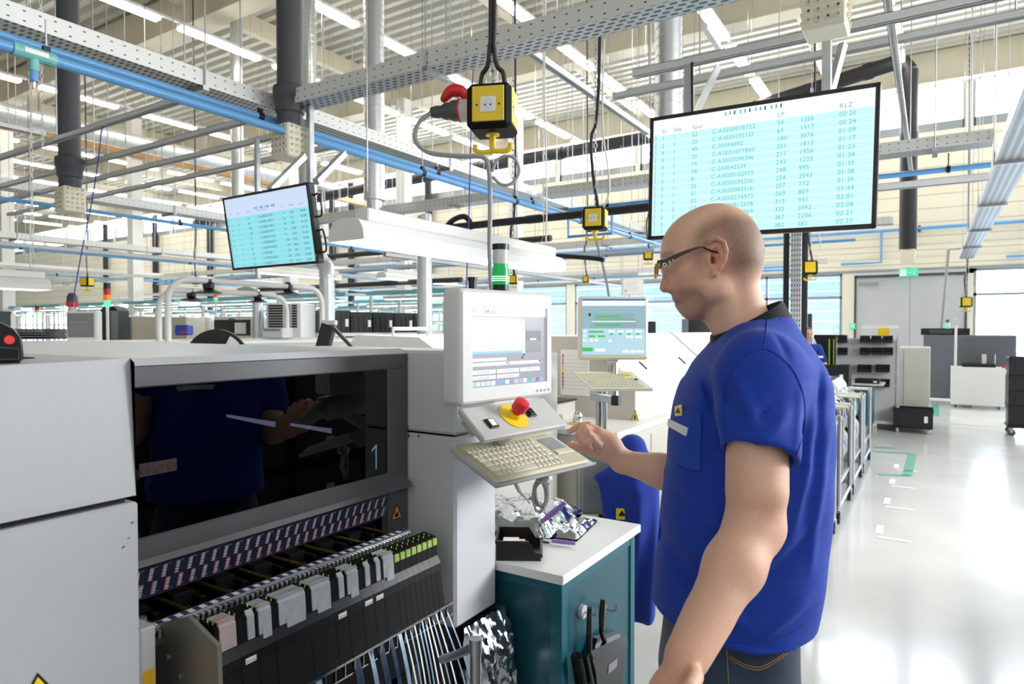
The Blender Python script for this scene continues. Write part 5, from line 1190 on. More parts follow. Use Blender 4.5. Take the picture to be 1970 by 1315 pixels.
# ================= SCULPTING FIELD =================
class Field:
    def __init__(s, lo, hi, h):
        s.lo = np.array(lo, float); s.h = h; s.n = (np.ceil((np.array(hi) - s.lo) / h).astype(int) + 1); s.f = np.full(s.n, 9.0, np.float32)
    def sl(s, c, r):
        c = np.array(c, float); a = np.clip(np.floor((c - r - s.lo) / s.h).astype(int), 0, s.n); b = np.clip(np.ceil((c + r - s.lo) / s.h).astype(int) + 1, 0, s.n)
        X = s.lo[0] + s.h * np.arange(a[0], b[0], dtype=np.float32); Y = s.lo[1] + s.h * np.arange(a[1], b[1], dtype=np.float32); Z = s.lo[2] + s.h * np.arange(a[2], b[2], dtype=np.float32)
        return (slice(a[0], b[0]), slice(a[1], b[1]), slice(a[2], b[2])), X[:, None, None], Y[None, :, None], Z[None, None, :]
    def join(s, S_, d, k, sub=False):
        g = s.f[S_]
        if g.size == 0: return
        if sub: d = -d; h = np.clip(.5 - .5 * (g - d) / k, 0, 1) ; h = np.clip(.5 + .5 * (d - g) / k, 0, 1); s.f[S_] = g * (1 - h) + d * h + k * h * (1 - h)
        else: h = np.clip(.5 + .5 * (g - d) / k, 0, 1); s.f[S_] = g * (1 - h) + d * h - k * h * (1 - h)
    def ell(s, c, r, ax=None, k=.01, sub=False):
        c = np.array(c, float); r = np.array(r, float); S_, X, Y, Z = s.sl(c, r.max() + k * 2 + .02)
        A = np.eye(3) if ax is None else np.array([list(v) for v in ax])
        dx, dy, dz = X - c[0], Y - c[1], Z - c[2]
        q = [(A[i][0] * dx + A[i][1] * dy + A[i][2] * dz) for i in range(3)]
        k0 = np.sqrt(sum((q[i] / r[i]) ** 2 for i in range(3))); k1 = np.sqrt(sum((q[i] / r[i] ** 2) ** 2 for i in range(3))) + 1e-6
        s.join(S_, (k0 * (k0 - 1) / k1).astype(np.float32), k, sub)
    def cap(s, p, q, r0, r1, k=.01, sub=False, flat=None):
        """tapered capsule; flat=(axis vector, factor) squashes the section along that axis"""
        p = np.array(p, float); q = np.array(q, float); c = (p + q) / 2; L_ = np.linalg.norm(q - p); S_, X, Y, Z = s.sl(c, L_ / 2 + max(r0, r1) + k * 2 + .02)
        d = q - p; px, py, pz = X - p[0], Y - p[1], Z - p[2]
        t = np.clip((px * d[0] + py * d[1] + pz * d[2]) / max(L_ ** 2, 1e-9), 0, 1)
        ex, ey, ez = px - t * d[0], py - t * d[1], pz - t * d[2]; e2 = ex ** 2 + ey ** 2 + ez ** 2
        if flat is not None:
            a = np.array(list(flat[0]), float); a /= np.linalg.norm(a); w_ = ex * a[0] + ey * a[1] + ez * a[2]; e2 = e2 + w_ ** 2 * (1 / flat[1] ** 2 - 1)
        s.join(S_, (np.sqrt(e2) - (r0 + (r1 - r0) * t)).astype(np.float32), k, sub)
    def loft(s, lv, k=.02, p=2.3, sub=False, U=None, V=None, grow=0., zlo=None, zhi=None):
        """stack of rounded sections: (z, cx, cy, ru, rv) in world, section axes U, V"""
        lv = sorted(lv); z = np.array([l[0] for l in lv]); c = [.5 * (z[0] + z[-1])]
        cx = np.mean([l[1] for l in lv]); cy = np.mean([l[2] for l in lv]); R0 = max(max(l[3], l[4]) for l in lv) + .1
        S_, X, Y, Z = s.sl((cx, cy, c[0]), max(R0, (z[-1] - z[0]) / 2) + .06)
        zz = Z.ravel(); g = lambda i: np.interp(zz, z, [l[i] for l in lv])[None, None, :].astype(np.float32)
        dx, dy = X - g(1), Y - g(2); u = dx * U[0] + dy * U[1]; v = dx * V[0] + dy * V[1]; ru, rv = g(3) + grow, g(4) + grow
        n_ = ((np.abs(u) / ru) ** p + (np.abs(v) / rv) ** p) ** (1 / p)
        d = (n_ - 1) * np.minimum(ru, rv) * .95
        z0 = z[0] if zlo is None else zlo; z1 = z[-1] if zhi is None else zhi
        d = np.maximum(d, np.maximum(z0 - Z, Z - z1)); s.join(S_, d.astype(np.float32), k, sub)
    def mesh(s, name, m, parent, colfn=None, smooth_it=1, **kw):
        f = s.f; ins = f < 0
        act = np.zeros(np.array(f.shape) - 1, bool); cnt = np.zeros(act.shape, np.int8)
        for i in (0, 1):
            for j in (0, 1):
                for k in (0, 1): cnt += ins[i:f.shape[0] - 1 + i, j:f.shape[1] - 1 + j, k:f.shape[2] - 1 + k]
        act = (cnt > 0) & (cnt < 8); I = np.argwhere(act); idx = np.full(act.shape, -1, np.int32); idx[tuple(I.T)] = np.arange(len(I))
        acc = np.zeros((len(I), 3)); num = np.zeros(len(I))
        C8 = [(i, j, k) for i in (0, 1) for j in (0, 1) for k in (0, 1)]
        val = {c: f[I[:, 0] + c[0], I[:, 1] + c[1], I[:, 2] + c[2]] for c in C8}
        for a in C8:
            for ax in range(3):
                if a[ax]: continue
                b_ = list(a); b_[ax] = 1; b_ = tuple(b_); va, vb = val[a], val[b_]; x = (va < 0) != (vb < 0)
                t = np.where(x, va / np.where(x, va - vb, 1), 0); P = np.tile(np.array(a, float), (len(I), 1)); P[:, ax] = t
                acc += P * x[:, None]; num += x
        V_ = s.lo + (I + acc / num[:, None]) * s.h
        Q = []
        for ax in range(3):
            o1, o2 = [(1, 2), (2, 0), (0, 1)][ax]
            sl0 = [slice(None)] * 3; sl1 = [slice(None)] * 3; sl0[ax] = slice(0, -1); sl1[ax] = slice(1, None)
            e = ins[tuple(sl0)] != ins[tuple(sl1)]; E = np.argwhere(e); ok = (E[:, o1] > 0) & (E[:, o2] > 0) & (E[:, o1] < f.shape[o1] - 1) & (E[:, o2] < f.shape[o2] - 1); E = E[ok]
            def cell(d1, d2): c_ = E.copy(); c_[:, o1] -= d1; c_[:, o2] -= d2; return idx[c_[:, 0], c_[:, 1], c_[:, 2]]
            q = np.stack([cell(1, 1), cell(0, 1), cell(0, 0), cell(1, 0)], 1); fl = ins[E[:, 0], E[:, 1], E[:, 2]]
            q[~fl] = q[~fl][:, ::-1]; Q.append(q)
        Q = np.concatenate(Q)
        # light relaxation
        for _ in range(smooth_it):
            a_ = np.zeros_like(V_); n_ = np.zeros(len(V_))
            for i in range(4):
                p_, q_ = Q[:, i], Q[:, (i + 1) % 4]
                for d in range(3): a_[:, d] += np.bincount(p_, V_[q_, d], len(V_)) + np.bincount(q_, V_[p_, d], len(V_))
                n_ += np.bincount(p_, minlength=len(V_)) + np.bincount(q_, minlength=len(V_))
            V_ = V_ * .5 + (a_ / np.maximum(n_, 1)[:, None]) * .5
        me = bpy.data.meshes.new(name); ob = bpy.data.objects.new(name, me); COL.objects.link(ob); base = np.array(world_loc(parent)) if parent else V_.mean(0) * 0
        me.vertices.add(len(V_)); me.vertices.foreach_set('co', (V_ - base).ravel().astype(np.float32)); me.loops.add(len(Q) * 4); me.loops.foreach_set('vertex_index', Q.ravel().astype(np.int32))
        me.polygons.add(len(Q)); me.polygons.foreach_set('loop_start', np.arange(len(Q), dtype=np.int32) * 4); me.polygons.foreach_set('use_smooth', np.ones(len(Q), bool)); me.update(calc_edges=True)
        me.materials.append(m)
        if colfn is not None:
            at = me.color_attributes.new('tone', 'FLOAT_COLOR', 'POINT'); c_ = np.ones((len(V_), 4), np.float32); c_[:, :3] = colfn(V_); at.data.foreach_set('color', c_.ravel())
        if parent: ob.parent = parent
        tag(ob, **kw); return ob
def attr_mat(name, rough, bump, bscale, sss=0., sheen=0., weave=False):
    m = bpy.data.materials.new(name); m.use_nodes = True; nt = m.node_tree; b = nt.nodes['Principled BSDF']; L = nt.links
    a = nt.nodes.new('ShaderNodeAttribute'); a.attribute_name = 'tone'; tc = nt.nodes.new('ShaderNodeTexCoord')
    n = nt.nodes.new('ShaderNodeTexNoise'); n.inputs['Scale'].default_value = bscale; n.inputs['Detail'].default_value = 5; L.new(tc.outputs['Object'], n.inputs['Vector'])
    mx = nt.nodes.new('ShaderNodeMix'); mx.data_type = 'RGBA'; mx.blend_type = 'MULTIPLY'; mx.inputs['Factor'].default_value = .22
    r = nt.nodes.new('ShaderNodeValToRGB'); r.color_ramp.elements[0].position = .35; r.color_ramp.elements[0].color = (.72, .66, .64, 1); r.color_ramp.elements[1].position = .6; r.color_ramp.elements[1].color = (1, 1, 1, 1)
    L.new(n.outputs['Fac'], r.inputs['Fac']); L.new(a.outputs['Color'], mx.inputs['A']); L.new(r.outputs['Color'], mx.inputs['B']); L.new(mx.outputs['Result'], b.inputs['Base Color'])
    bp = nt.nodes.new('ShaderNodeBump'); bp.inputs['Strength'].default_value = bump; bp.inputs['Distance'].default_value = .002; L.new(n.outputs['Fac'], bp.inputs['Height']); L.new(bp.outputs['Normal'], b.inputs['Normal'])
    b.inputs['Roughness'].default_value = rough; b.inputs['Subsurface Weight'].default_value = sss; b.inputs['Subsurface Radius'].default_value = (.012, .004, .002); b.inputs['Subsurface Scale'].default_value = .6
    b.inputs['Sheen Weight'].default_value = sheen; return m
def sstep(a, b_, x): t = np.clip((x - a) / (b_ - a), 0, 1); return t * t * (3 - 2 * t)
SKINM = attr_mat('skin', .58, .2, 260, .12)
# ================= THE WORKER =================
DM = 1.42
man = thing('person', 'bald worker in a blue T-shirt with glasses, reaching to the keyboard touchpad', 'person', (W(1420, 900, DM).x, W(1420, 900, DM).y, 0))
# ---- head: local frame x forward, y to viewer side, z up, origin at the ear canal of the head centre
hc = W(1180 + 690 / 3.867, 360 + 570 / 3.867, DM)
yw = math.radians(9)
hx = (-Rv * math.cos(yw) + Fv * math.sin(yw)); hy = (-Fv * math.cos(yw) - Rv * math.sin(yw)); hz = Zv
def Hp(x, y, z): return hc + hx * x + hy * y + hz * z
HA = (hx, hy, hz)
lo_a, hi_a = np.minimum.reduce([np.array(W(*p)) for p in ((1060, 380, 2.0), (1060, 380, 1.0), (1640, 380, 1.9), (1640, 380, 1.0))]), np.maximum.reduce([np.array(W(*p)) for p in ((1060, 380, 1.95), (1640, 380, 1.0), (1640, 380, 1.9))])
Fb = Field((-1.02, .75, .55), (.0, 1.80, 1.86), .0032)
def He(c, r, k=.012, sub=False, rot=0., lat=0.):
    a, b_ = math.cos(rot), math.sin(rot); ax = (hx * a + hz * b_, hy, hz * a - hx * b_)
    if lat: a2, b2 = math.cos(lat), math.sin(lat); ax = (ax[0] * a2 + ax[1] * b2, ax[1] * a2 - ax[0] * b2, ax[2])
    Fb.ell(Hp(*c), r, ax, k, sub)
def Hc(p, q, r0, r1, k=.01, sub=False): Fb.cap(Hp(*p), Hp(*q), r0, r1, k, sub)
Hc((-.052, 0, -.04), (-.098, 0, -.20), .052, .056, .02)
He((-.019, 0, .032), (.095, .077, .096), .02, rot=.14)
He((-.054, 0, .006), (.056, .064, .062), .03)
He((.030, 0, .030), (.064, .066, .066), .03)
He((.030, 0, -.026), (.050, .057, .070), .025)
for s_ in (-1, 1):
    He((.038, s_ * .040, -.022), (.032, .022, .030), .02)             # cheek bone
    Hc((-.012, s_ * .053, -.058), (.030, s_ * .022, -.096), .020, .020, .014)   # jaw
    He((.000, s_ * .055, -.035), (.030, .018, .042), .02)
Hc((.030, -.011, -.098), (.030, .011, -.098), .0195, .0195, .014)         # chin
Hc((.0, 0, -.075), (-.05, 0, -.13), .030, .040, .025)                 # under chin to throat
Hc((.076, -.030, .016), (.076, .030, .016), .015, .015, .014)         # brow
for s_ in (-1, 1): He((.091, s_ * .031, -.008), (.016, .018, .013), .012, True)   # eye socket
Hc((.077, 0, .002), (.085, 0, -.043), .008, .010, .010)             # nose bridge
He((.0850, 0, -.050), (.0125, .012, .011), .006)
for s_ in (-1, 1): He((.073, s_ * .012, -.053), (.012, .008, .009), .006); He((.080, s_ * .0065, -.062), (.005, .003, .004), .003, True)
Hc((.046, 0, -.062), (.042, 0, -.088), .021, .019, .012)           # muzzle
for s_ in (-1, 1): Hc((.0635, 0, -.0735), (.049, s_ * .022, -.081), .0056, .004, .005); Hc((.0575, 0, -.0865), (.046, s_ * .020, -.0845), .0062, .004, .005)
for s_ in (-1, 1): Hc((.0705, 0, -.0800), (.050, s_ * .024, -.0830), .0024, .0024, .002, True)
for s_ in (-1, 1): He((.080, s_ * .031, -.010), (.013, .016, .012), .004)    # eyeball and lids
for s_ in (-1, 1): Hc((.0935, s_ * .031 - .010, -.0115), (.0935, s_ * .031 + .010, -.0115), .0016, .0016, .002, True)
for s_ in (-1, 1):        # ears
    Y = .0755 * s_
    rim = [(.008, .060, .012), (.011, .073, .026), (.004, .084, .038), (-.010, .089, .043), (-.023, .090, .034), (-.028, .089, .018), (-.025, .086, .000), (-.017, .082, -.016), (-.009, .077, -.028), (-.001, .071, -.030)]
    He((-.008, s_ * .077, .010), (.021, .006, .033), .004, rot=-.15, lat=-.25 * s_)
    for p, q in zip(rim[:-1], rim[1:]): Hc((p[0], s_ * p[1], p[2]), (q[0], s_ * q[1], q[2]), .0046, .0046, .003)
    Hc((-.006, s_ * .076, -.026), (-.002, s_ * .073, -.031), .0075, .006, .004)  # lobe
    He((-.006, s_ * .088, .006), (.011, .014, .017), .003, True); He((-.013, s_ * .091, .024), (.007, .009, .010), .004, True)
    He((-.003, s_ * .078, .001), (.0075, .016, .010), .002, True); He((-.009, s_ * .083, .012), (.006, .010, .014), .002, True)
    Hc((-.015, s_ * .083, .030), (-.018, s_ * .083, .006), .003, .003, .003)
    Hc((.004, s_ * .076, -.004), (.004, s_ * .076, .006), .004, .004, .004)     # tragus
# neck tendons and torso core under the shirt
Hc((-.03, .045, -.05), (-.055, .03, -.17), .018, .016, .02); Hc((-.03, -.045, -.05), (-.055, -.03, -.17), .018, .016, .02)
tc_ = W(1445, 800, DM)
def T(px, py, d): return W(px, py, d)
core = [(.85, 1405, .13, .15), (1.0, 1420, .125, .15), (1.15, 1432, .13, .155), (1.3, 1445, .13, .165), (1.42, 1455, .105, .15), (1.47, 1455, .07, .09)]
def lv(lst):
    out = []
    for z, px, ru, rv in lst:
        py = CY + (CAM.z - z) * F_PX / DM; c = W(px, 632, DM); out.append((z, c.x, c.y, ru, rv))
    return out
Fb.loft(lv(core), .03, 2.2, U=(Rv.x, Rv.y), V=(Fv.x, Fv.y))
# ---- arms
SN, EN, WN = W(1462, 735, 1.235), W(1452, 1010, 1.185), W(1322, 1262, 1.05)
Fb.cap(SN, EN, .052, .049, .03); Fb.cap(W(1455, 850, 1.205), W(1457, 940, 1.18), .049, .050, .02)
Fb.cap(EN, W(1412, 1090, 1.135), .0485, .049, .02); Fb.cap(W(1412, 1090, 1.135), WN, .048, .0315, .02)
Fb.cap(W(1468, 1020, 1.19), W(1462, 1032, 1.185), .020, .020, .03)    # elbow point
Fb.cap(W(1360, 1190, 1.09), WN, .034, .030, .02, flat=(Fv, .85))
# near hand, hanging relaxed
Hn = W(1290, 1318, 1.02)
dirn = (Hn - WN).normalized(); side = (Rv * .55 + Fv * -.25 + Zv * .35); side = (side - dirn * side.dot(dirn)).normalized(); nrm = dirn.cross(side).normalized()
Fb.ell(WN + dirn * .055, (.052, .040, .017), (dirn, side, nrm), .014)
for i, (o_s, L_, cu) in enumerate(((.030, .070, .5), (.011, .078, .55), (-.009, .072, .6), (-.027, .058, .65))):
    p = WN + dirn * .095 + side * o_s; a = p; d_ = dirn
    for j, (fl_, rr0) in enumerate(((.45, .0095), (.32, .0088), (.26, .008))):
        d_ = (d_ + nrm * cu * .45).normalized(); b_ = a + d_ * L_ * fl_; Fb.cap(a, b_, rr0, rr0 * .93, .005); a = b_
p = WN + dirn * .03 + side * .034; Fb.cap(p, p + (dirn * .7 + side * .5 + nrm * .4).normalized() * .042, .014, .011, .010); q_ = p + (dirn * .7 + side * .5 + nrm * .4).normalized() * .042; Fb.cap(q_, q_ + (dirn * .9 + side * .1 + nrm * .4).normalized() * .032, .0105, .009, .005)
# far arm reaching to the keyboard
SF, EF, WF = W(1430, 745, 1.62), W(1352, 935, 1.66), W(1196, 887, 1.735)
Fb.cap(SF, EF, .056, .045, .03); Fb.cap(EF, W(1270, 905, 1.70), .045, .042, .02); Fb.cap(W(1270, 905, 1.70), WF, .042, .029, .02)
DH = 1.735
P_ = lambda px, py, d=DH: W(px, py, d)
Fb.cap(WF, P_(1172, 855), .028, .031, .015); Fb.cap(P_(1172, 858), P_(1150, 838), .030, .025, .012); Fb.cap(P_(1165, 868), P_(1150, 856, DH - .01), .026, .022, .012)
def finger(pts, rs, k=.005):
    for i in range(len(pts) - 1): Fb.cap(pts[i], pts[i + 1], rs[i], rs[i + 1], k)
finger([P_(1148, 828, 1.745), P_(1133, 818, 1.745), P_(1114, 819, 1.75), P_(1095, 829, 1.755)], [.0125, .0105, .0092, .0075])          # index stretched
finger([P_(1146, 836, 1.730), P_(1125, 822, 1.722), P_(1113, 836, 1.715), P_(1118, 850, 1.712)], [.0125, .0105, .0092, .0080])         # middle bent
finger([P_(1146, 846, 1.715), P_(1130, 832, 1.70), P_(1120, 846, 1.695), P_(1127, 857, 1.70)], [.012, .0100, .0088, .0078])          # ring
finger([P_(1152, 856, 1.70), P_(1139, 843, 1.685), P_(1130, 853, 1.68), P_(1136, 862, 1.688)], [.011, .009, .0080, .0070])
finger([P_(1168, 876, 1.745), P_(1142, 869, 1.757), P_(1119, 861, 1.765), P_(1098, 855, 1.77)], [.0165, .0135, .0108, .0085], .007)       # thumb
SK = np.array(lin('#d9a78b')); 
def skin_col(V_):
    d = V_ - np.array(hc); x = d @ np.array(hx); y = d @ np.array(hy); z = d @ np.array(hz); n = len(V_)
    c = np.tile(np.array(lin('#eabba1')), (n, 1)); 
    head = (z > -.14) & (np.abs(x) < .16) & (np.abs(y) < .12)
    sc = sstep(-.02, .02, z + .55 * np.clip(-x, 0, 1) * 0 + .06 * (x < -.02)) * sstep(.075, .02, x) * sstep(.132, .095, z + .25 * np.clip(x + .02, -.02, .1))
    bandz = sstep(-.045, .0, z) * sstep(.055, .01, x) * sstep(.118, .075, z + .5 * np.clip(x + .03, 0, .1))
    hairm = np.clip(bandz, 0, 1) * head * (np.abs(y) > -1) 
    earm = np.exp(-(((x + .008) / .022) ** 2 + ((z - .006) / .034) ** 2)) * (np.abs(y) > .068)
    hairm = hairm * (1 - np.clip(earm * 1.5, 0, 1))
    hairm = hairm * (.92 + .08 * np.sin(x * 330 + 4 * np.sin(y * 290)) * np.sin(z * 350 + 4 * np.sin(x * 270)))
    hairc = np.array(lin('#755a4b')); w_ = (hairm * .9)[:, None]; c = c * (1 - w_) + hairc * w_
    beard = sstep(.0, .03, x) * sstep(-.045, -.065, z) * head + sstep(-.02, .02, x) * sstep(-.06, -.085, z) * head
    beard = np.clip(beard, 0, 1)[:, None] * .55; c = c * (1 - beard) + np.array(lin('#7f5a48')) * beard
    w_ = np.clip(earm, 0, 1)[:, None] * .6; c = c * (1 - w_) + np.array(lin('#e0876f')) * w_
    nose = np.exp(-(((x - .088) / .02) ** 2 + ((z + .046) / .018) ** 2) - (y / .02) ** 2)[:, None] * .5; c = c * (1 - nose) + np.array(lin('#dd7d6b')) * nose
    lips = (np.exp(-(((z + .0800) / .006) ** 2)) * (x > .046) * (np.abs(y) < .024) * head)[:, None] * .5; c = c * (1 - lips) + np.array(lin('#b8645a')) * lips
    ck = np.exp(-(((x - .05) / .03) ** 2 + ((z + .03) / .025) ** 2))[:, None] * head[:, None] * .3; c = c * (1 - ck) + np.array(lin('#dc8a72')) * ck
    brow = (np.exp(-(((z - .018) / .006) ** 2)) * (x > .068) * (np.abs(np.abs(y) - .03) < .022) * head)[:, None] * .6; c = c * (1 - brow) + np.array(lin('#8a6348')) * brow
    hd = np.exp(-(np.linalg.norm(V_ - np.array(P_(1125, 840)), axis=1) / .05) ** 2)[:, None] * .35 + np.exp(-(np.linalg.norm(V_ - np.array(Hn), axis=1) / .07) ** 2)[:, None] * .35
    c = c * (1 - hd) + np.array(lin('#d98b73')) * hd
    return c
body = Fb.mesh('body', SKINM, man, skin_col, 1)
del Fb
# nails
b = MB(); NL = mat('nail', '#e8b9a6', .3)
for (p, n_) in ((P_(1097, 824, 1.748), Vector((0, 0, 1))), (P_(1101, 849, 1.763), Vector((0, 0, 1)))):
    a = (P_(1097, 827, 1.75) - P_(1112, 820, 1.75)).normalized(); x, y, z = frame_from(a); M_ = basis(p, a, Zv.cross(a).normalized(), Zv)
    b.add([M_ @ Vector((.005 * math.cos(t), .004 * math.sin(t), .0008)) for t in [i * PI / 5 for i in range(10)]], [tuple(range(10))], NL)
b.build('fingernail', man, kind='stuff')
# ---- glasses
gf = mat('glasses_black', '#16130f', .25, noise=0); go = mat('glasses_amber', '#c98a2b', .25, noise=0)
gl = thing('glasses', 'black and amber framed glasses with round studs, on the bald worker', 'glasses', Hp(.09, 0, -.01))
def Cx(cx, cy, y_):      # photo crop position at the lateral offset of the head side
    d = DM - y_; return W(1180 + cx / 3.867, 360 + cy / 3.867, d)
b = MB()
ty0 = .074
front = Cx(350, 585, .060); 
pts = [Cx(343, 580, .068), Cx(400, 555, .072), Cx(470, 515, .078), Cx(560, 476, .082), Cx(625, 452, .084), Cx(668, 446, .086)]
hts = [.0072, .0078, .0060, .0042, .0028, .0019]
for (p, h0), (q, h1) in zip(zip(pts, hts), zip(pts[1:], hts[1:])):
    o = -Fv * .0014
    for m_, s0, s1 in ((gf, -.72, 1), (go, -1, -.72)):
        A4 = [p + Zv * h0 * s1, q + Zv * h1 * s1, q + Zv * h1 * s0, p + Zv * h0 * s0]; b.prism([v + o for v in A4], Fv * .0028, m_)
b.tube(bez([pts[-1], Cx(720, 470, .083), Cx(775, 487, .078), Cx(790, 500, .072)], 4), .0018, gf, 6); b.build('temple', gl, smooth=0)
b = MB()
for cx_, cy_, r_ in ((378, 577, .0042), (415, 557, .0026), (441, 543, .002)): q_ = Cx(cx_, cy_, .0765); b.cyl(q_ - Fv * .0015, q_ - Fv * .0032, r_, mat('silver_stud', '#d8c9b0', .25, .8), 14); b.cyl(q_ - Fv * .003, q_ - Fv * .0036, r_ * .5, gf, 10)
b.build('stud', gl)
b = MB()
for s_ in (-1, 1):
    pts = [Hp(.104 + z_ * -.05, s_ * .031 + u * .026, -.012 + z_) for u, z_ in ((-1, .010), (-.4, .013), (.6, .014), (1.05, .011), (1.0, -.004), (.6, -.014), (-.2, -.015), (-.85, -.008))]
    b.tube(bez(pts + [pts[0]], 3), .0017, go, 6)
    b.tube(bez(pts[:4], 3), .0024, gf, 6)
    if s_ == 1: b.tube([Hp(.1035, .058, .0), Hp(.095, .066, .0)] , .004, gf, 6)
    else: b.tube([Hp(.1035, -.058, .0), Hp(.09, -.068, .0), Hp(0, -.082, .02)], [.004, .004, .002], gf, 6)
b.tube([Hp(.1035, -.006, .0), Hp(.106, 0, .001), Hp(.1035, .006, .0)], .0018, go, 6); b.build('frame_front', gl)
b = MB()
for s_ in (-1, 1): b.add([Hp(.1035 + z_ * -.05, s_ * .031 + u * .026, -.012 + z_) for u, z_ in ((-1, .010), (-.4, .013), (.6, .014), (1.05, .011), (1.0, -.004), (.6, -.014), (-.2, -.015), (-.85, -.008))], [tuple(range(8))], glassy('lens', '#f4f1ea', .12))
b.build('lens', gl, smooth=0)
# ---- shirt
SHM = attr_mat('shirt_cotton', .85, .25, 700, 0, .05)
Fs = Field((-1.0, .78, .70), (.04, 1.86, 1.58), .0042)
U2, V2 = (Rv.x, Rv.y), (Fv.x, Fv.y)
def pz(py, d=DM): return W(985, py, d).z
def px2(l, r, py, rv): 
    cpx = (l + r) / 2; c = W(cpx, 632, DM); return (pz(py), c.x, c.y, (r - l) / 2 * DM / F_PX, rv)
sh = [px2(1264, 1552, 1176, .197), px2(1268, 1570, 1100, .192), px2(1276, 1583, 1000, .186), px2(1287, 1588, 900, .186), px2(1294, 1587, 830, .192), px2(1303, 1583, 780, .198), px2(1322, 1574, 735, .20), px2(1345, 1560, 700, .19), px2(1368, 1545, 668, .15), px2(1385, 1525, 640, .105), px2(1395, 1515, 615, .075)]
Fs.loft(sh, .02, 2.15, U=U2, V=V2)
# shoulders and sleeves
Fs.cap(W(1455, 672, 1.40), W(1462, 712, 1.255), .062, .070, .06)
SE = W(1462, 892, 1.168)
Fs.cap(W(1462, 725, 1.245), W(1462, 905, 1.172), .080, .0665, .03, flat=(Fv, .97))
Fs.cap(W(1455, 672, 1.44), W(1440, 720, 1.60), .060, .066, .04); Fs.cap(W(1435, 735, 1.61), W(1385, 850, 1.65), .074, .068, .03)
# cut sleeve ends, hollow the cuffs
S_, X, Y, Z = Fs.sl(np.array(SE), .17)
ax = np.array((SE - W(1462, 725, 1.245)).normalized()); cut0 = np.array(W(1462, 874, 1.172)); nrm_c = ax - np.array(Rv) * .12; nrm_c /= np.linalg.norm(nrm_c)
pl_d = (X - cut0[0]) * nrm_c[0] + (Y - cut0[1]) * nrm_c[1] + (Z - cut0[2]) * nrm_c[2]
rad_ = np.sqrt((X - SE[0]) ** 2 + (Y - SE[1]) ** 2); near = ((X - SE[0]) * Fv.x + (Y - SE[1]) * Fv.y) < .055
tors = Field(Fs.lo, Fs.lo + (Fs.n - 1) * Fs.h, Fs.h); tors.loft(sh, .02, 2.15, U=U2, V=V2)
Fs.f[S_] = np.minimum(np.maximum(Fs.f[S_], np.where(near, pl_d, -1)), tors.f[S_])
# inside of the cuff and of the hem
Fs.cap(W(1462, 840, 1.19), W(1462, 920, 1.166), .058, .0605, .004, sub=True, flat=(Fv, .85))
Fs.f = np.maximum(Fs.f, -1)
Fs.f = np.minimum(Fs.f, 9)
tmp = Field(Fs.lo, Fs.lo + (Fs.n - 1) * Fs.h, Fs.h); tmp.loft(sh, .01, 2.15, U=U2, V=V2, grow=-.009, zlo=pz(1300), zhi=pz(1120)); Fs.f = np.maximum(Fs.f, -tmp.f); del tmp, tors
# neck hole
Fs.cap(Hp(-.068, 0, -.07), Hp(-.105, 0, -.17), .080, .074, .004, sub=True)
# folds
gx = (Fs.lo[0] + Fs.h * np.arange(Fs.n[0]))[:, None, None]; gy = (Fs.lo[1] + Fs.h * np.arange(Fs.n[1]))[None, :, None]; gz = (Fs.lo[2] + Fs.h * np.arange(Fs.n[2]))[None, None, :]
A0 = W(1445, 632, DM); ga = (gx - A0.x) * Rv.x + (gy - A0.y) * Rv.y; gb = (gx - A0.x) * Fv.x + (gy - A0.y) * Fv.y
def ridge(p_, q_, w_, amp):
    """fold line from p to q given in (a, z) seen from the viewer's side"""
    d = np.array(q_) - np.array(p_); L_ = np.linalg.norm(d); t = np.clip(((ga - p_[0]) * d[0] + (gz - p_[1]) * d[1]) / L_ ** 2, 0, 1)
    e = np.sqrt((ga - p_[0] - t * d[0]) ** 2 + (gz - p_[1] - t * d[1]) ** 2); return amp * np.exp(-(e / w_) ** 2) * np.sin(np.clip(t, .02, .98) * PI) ** .5
def ap(px, py, d=DM): q_ = W(px, py, d); return (float((q_ - A0).dot(Rv)), float(q_.z))
fold = 0
for a, c_, w_, m_, dd in (((1548, 790), (1500, 1010), .011, .006, 1.3), ((1560, 700), (1538, 900), .010, -.005, 1.3), ((1575, 820), (1540, 1080), .012, .005, 1.3), ((1350, 700), (1320, 860), .012, .004, 1.35), ((1388, 720), (1400, 800), .009, -.002, 1.22), ((1400, 700), (1440, 840), .010, .004, 1.2),
                         ((1430, 840), (1500, 780), .009, .0045, 1.2), ((1420, 815), (1480, 760), .008, -.004, 1.2), ((1500, 870), (1530, 740), .010, .004, 1.2), ((1300, 1130), (1420, 1180), .013, .006, 1.3), ((1290, 1040), (1360, 1170), .013, -.005, 1.3), ((1420, 1200), (1540, 1130), .012, .006, 1.3), ((1440, 1110), (1560, 1000), .014, -.006, 1.3), ((1310, 930), (1390, 1010), .012, .004, 1.3),
                         ((1392, 705), (1398, 800), .006, -.003, 1.22), ((1460, 640), (1468, 690), .006, -.003, 1.3), ((1350, 1210), (1450, 1225), .008, .004, 1.3), ((1400, 900), (1330, 1100), .014, .005, 1.3)):
    fold = fold + ridge(ap(*a, dd), ap(*c_, dd), w_, m_)
Fs.f = Fs.f - 1.8 * fold.astype(np.float32) * (gb < .05) - (.0022 * np.sin(ga * 31 + gz * 17 + 2 * np.sin(gz * 9)) * np.sin(gz * 23 + gb * 20)).astype(np.float32)
cc = W(1340, 850, 1.30); ca = float((cc - A0).dot(Rv))
def shirt_col(V_):
    a = (V_ - np.array(A0)) @ np.array(Rv); z = V_[:, 2]; n = len(V_)
    c = np.tile(np.array(lin('#0d3cad')), (n, 1))
    st = (np.sin(z * 2 * PI / .0105) > .86)[:, None]; c = np.where(st, c * .86, c)
    return c
shirt = Fs.mesh('t_shirt', SHM, man, shirt_col, 5)
del Fs
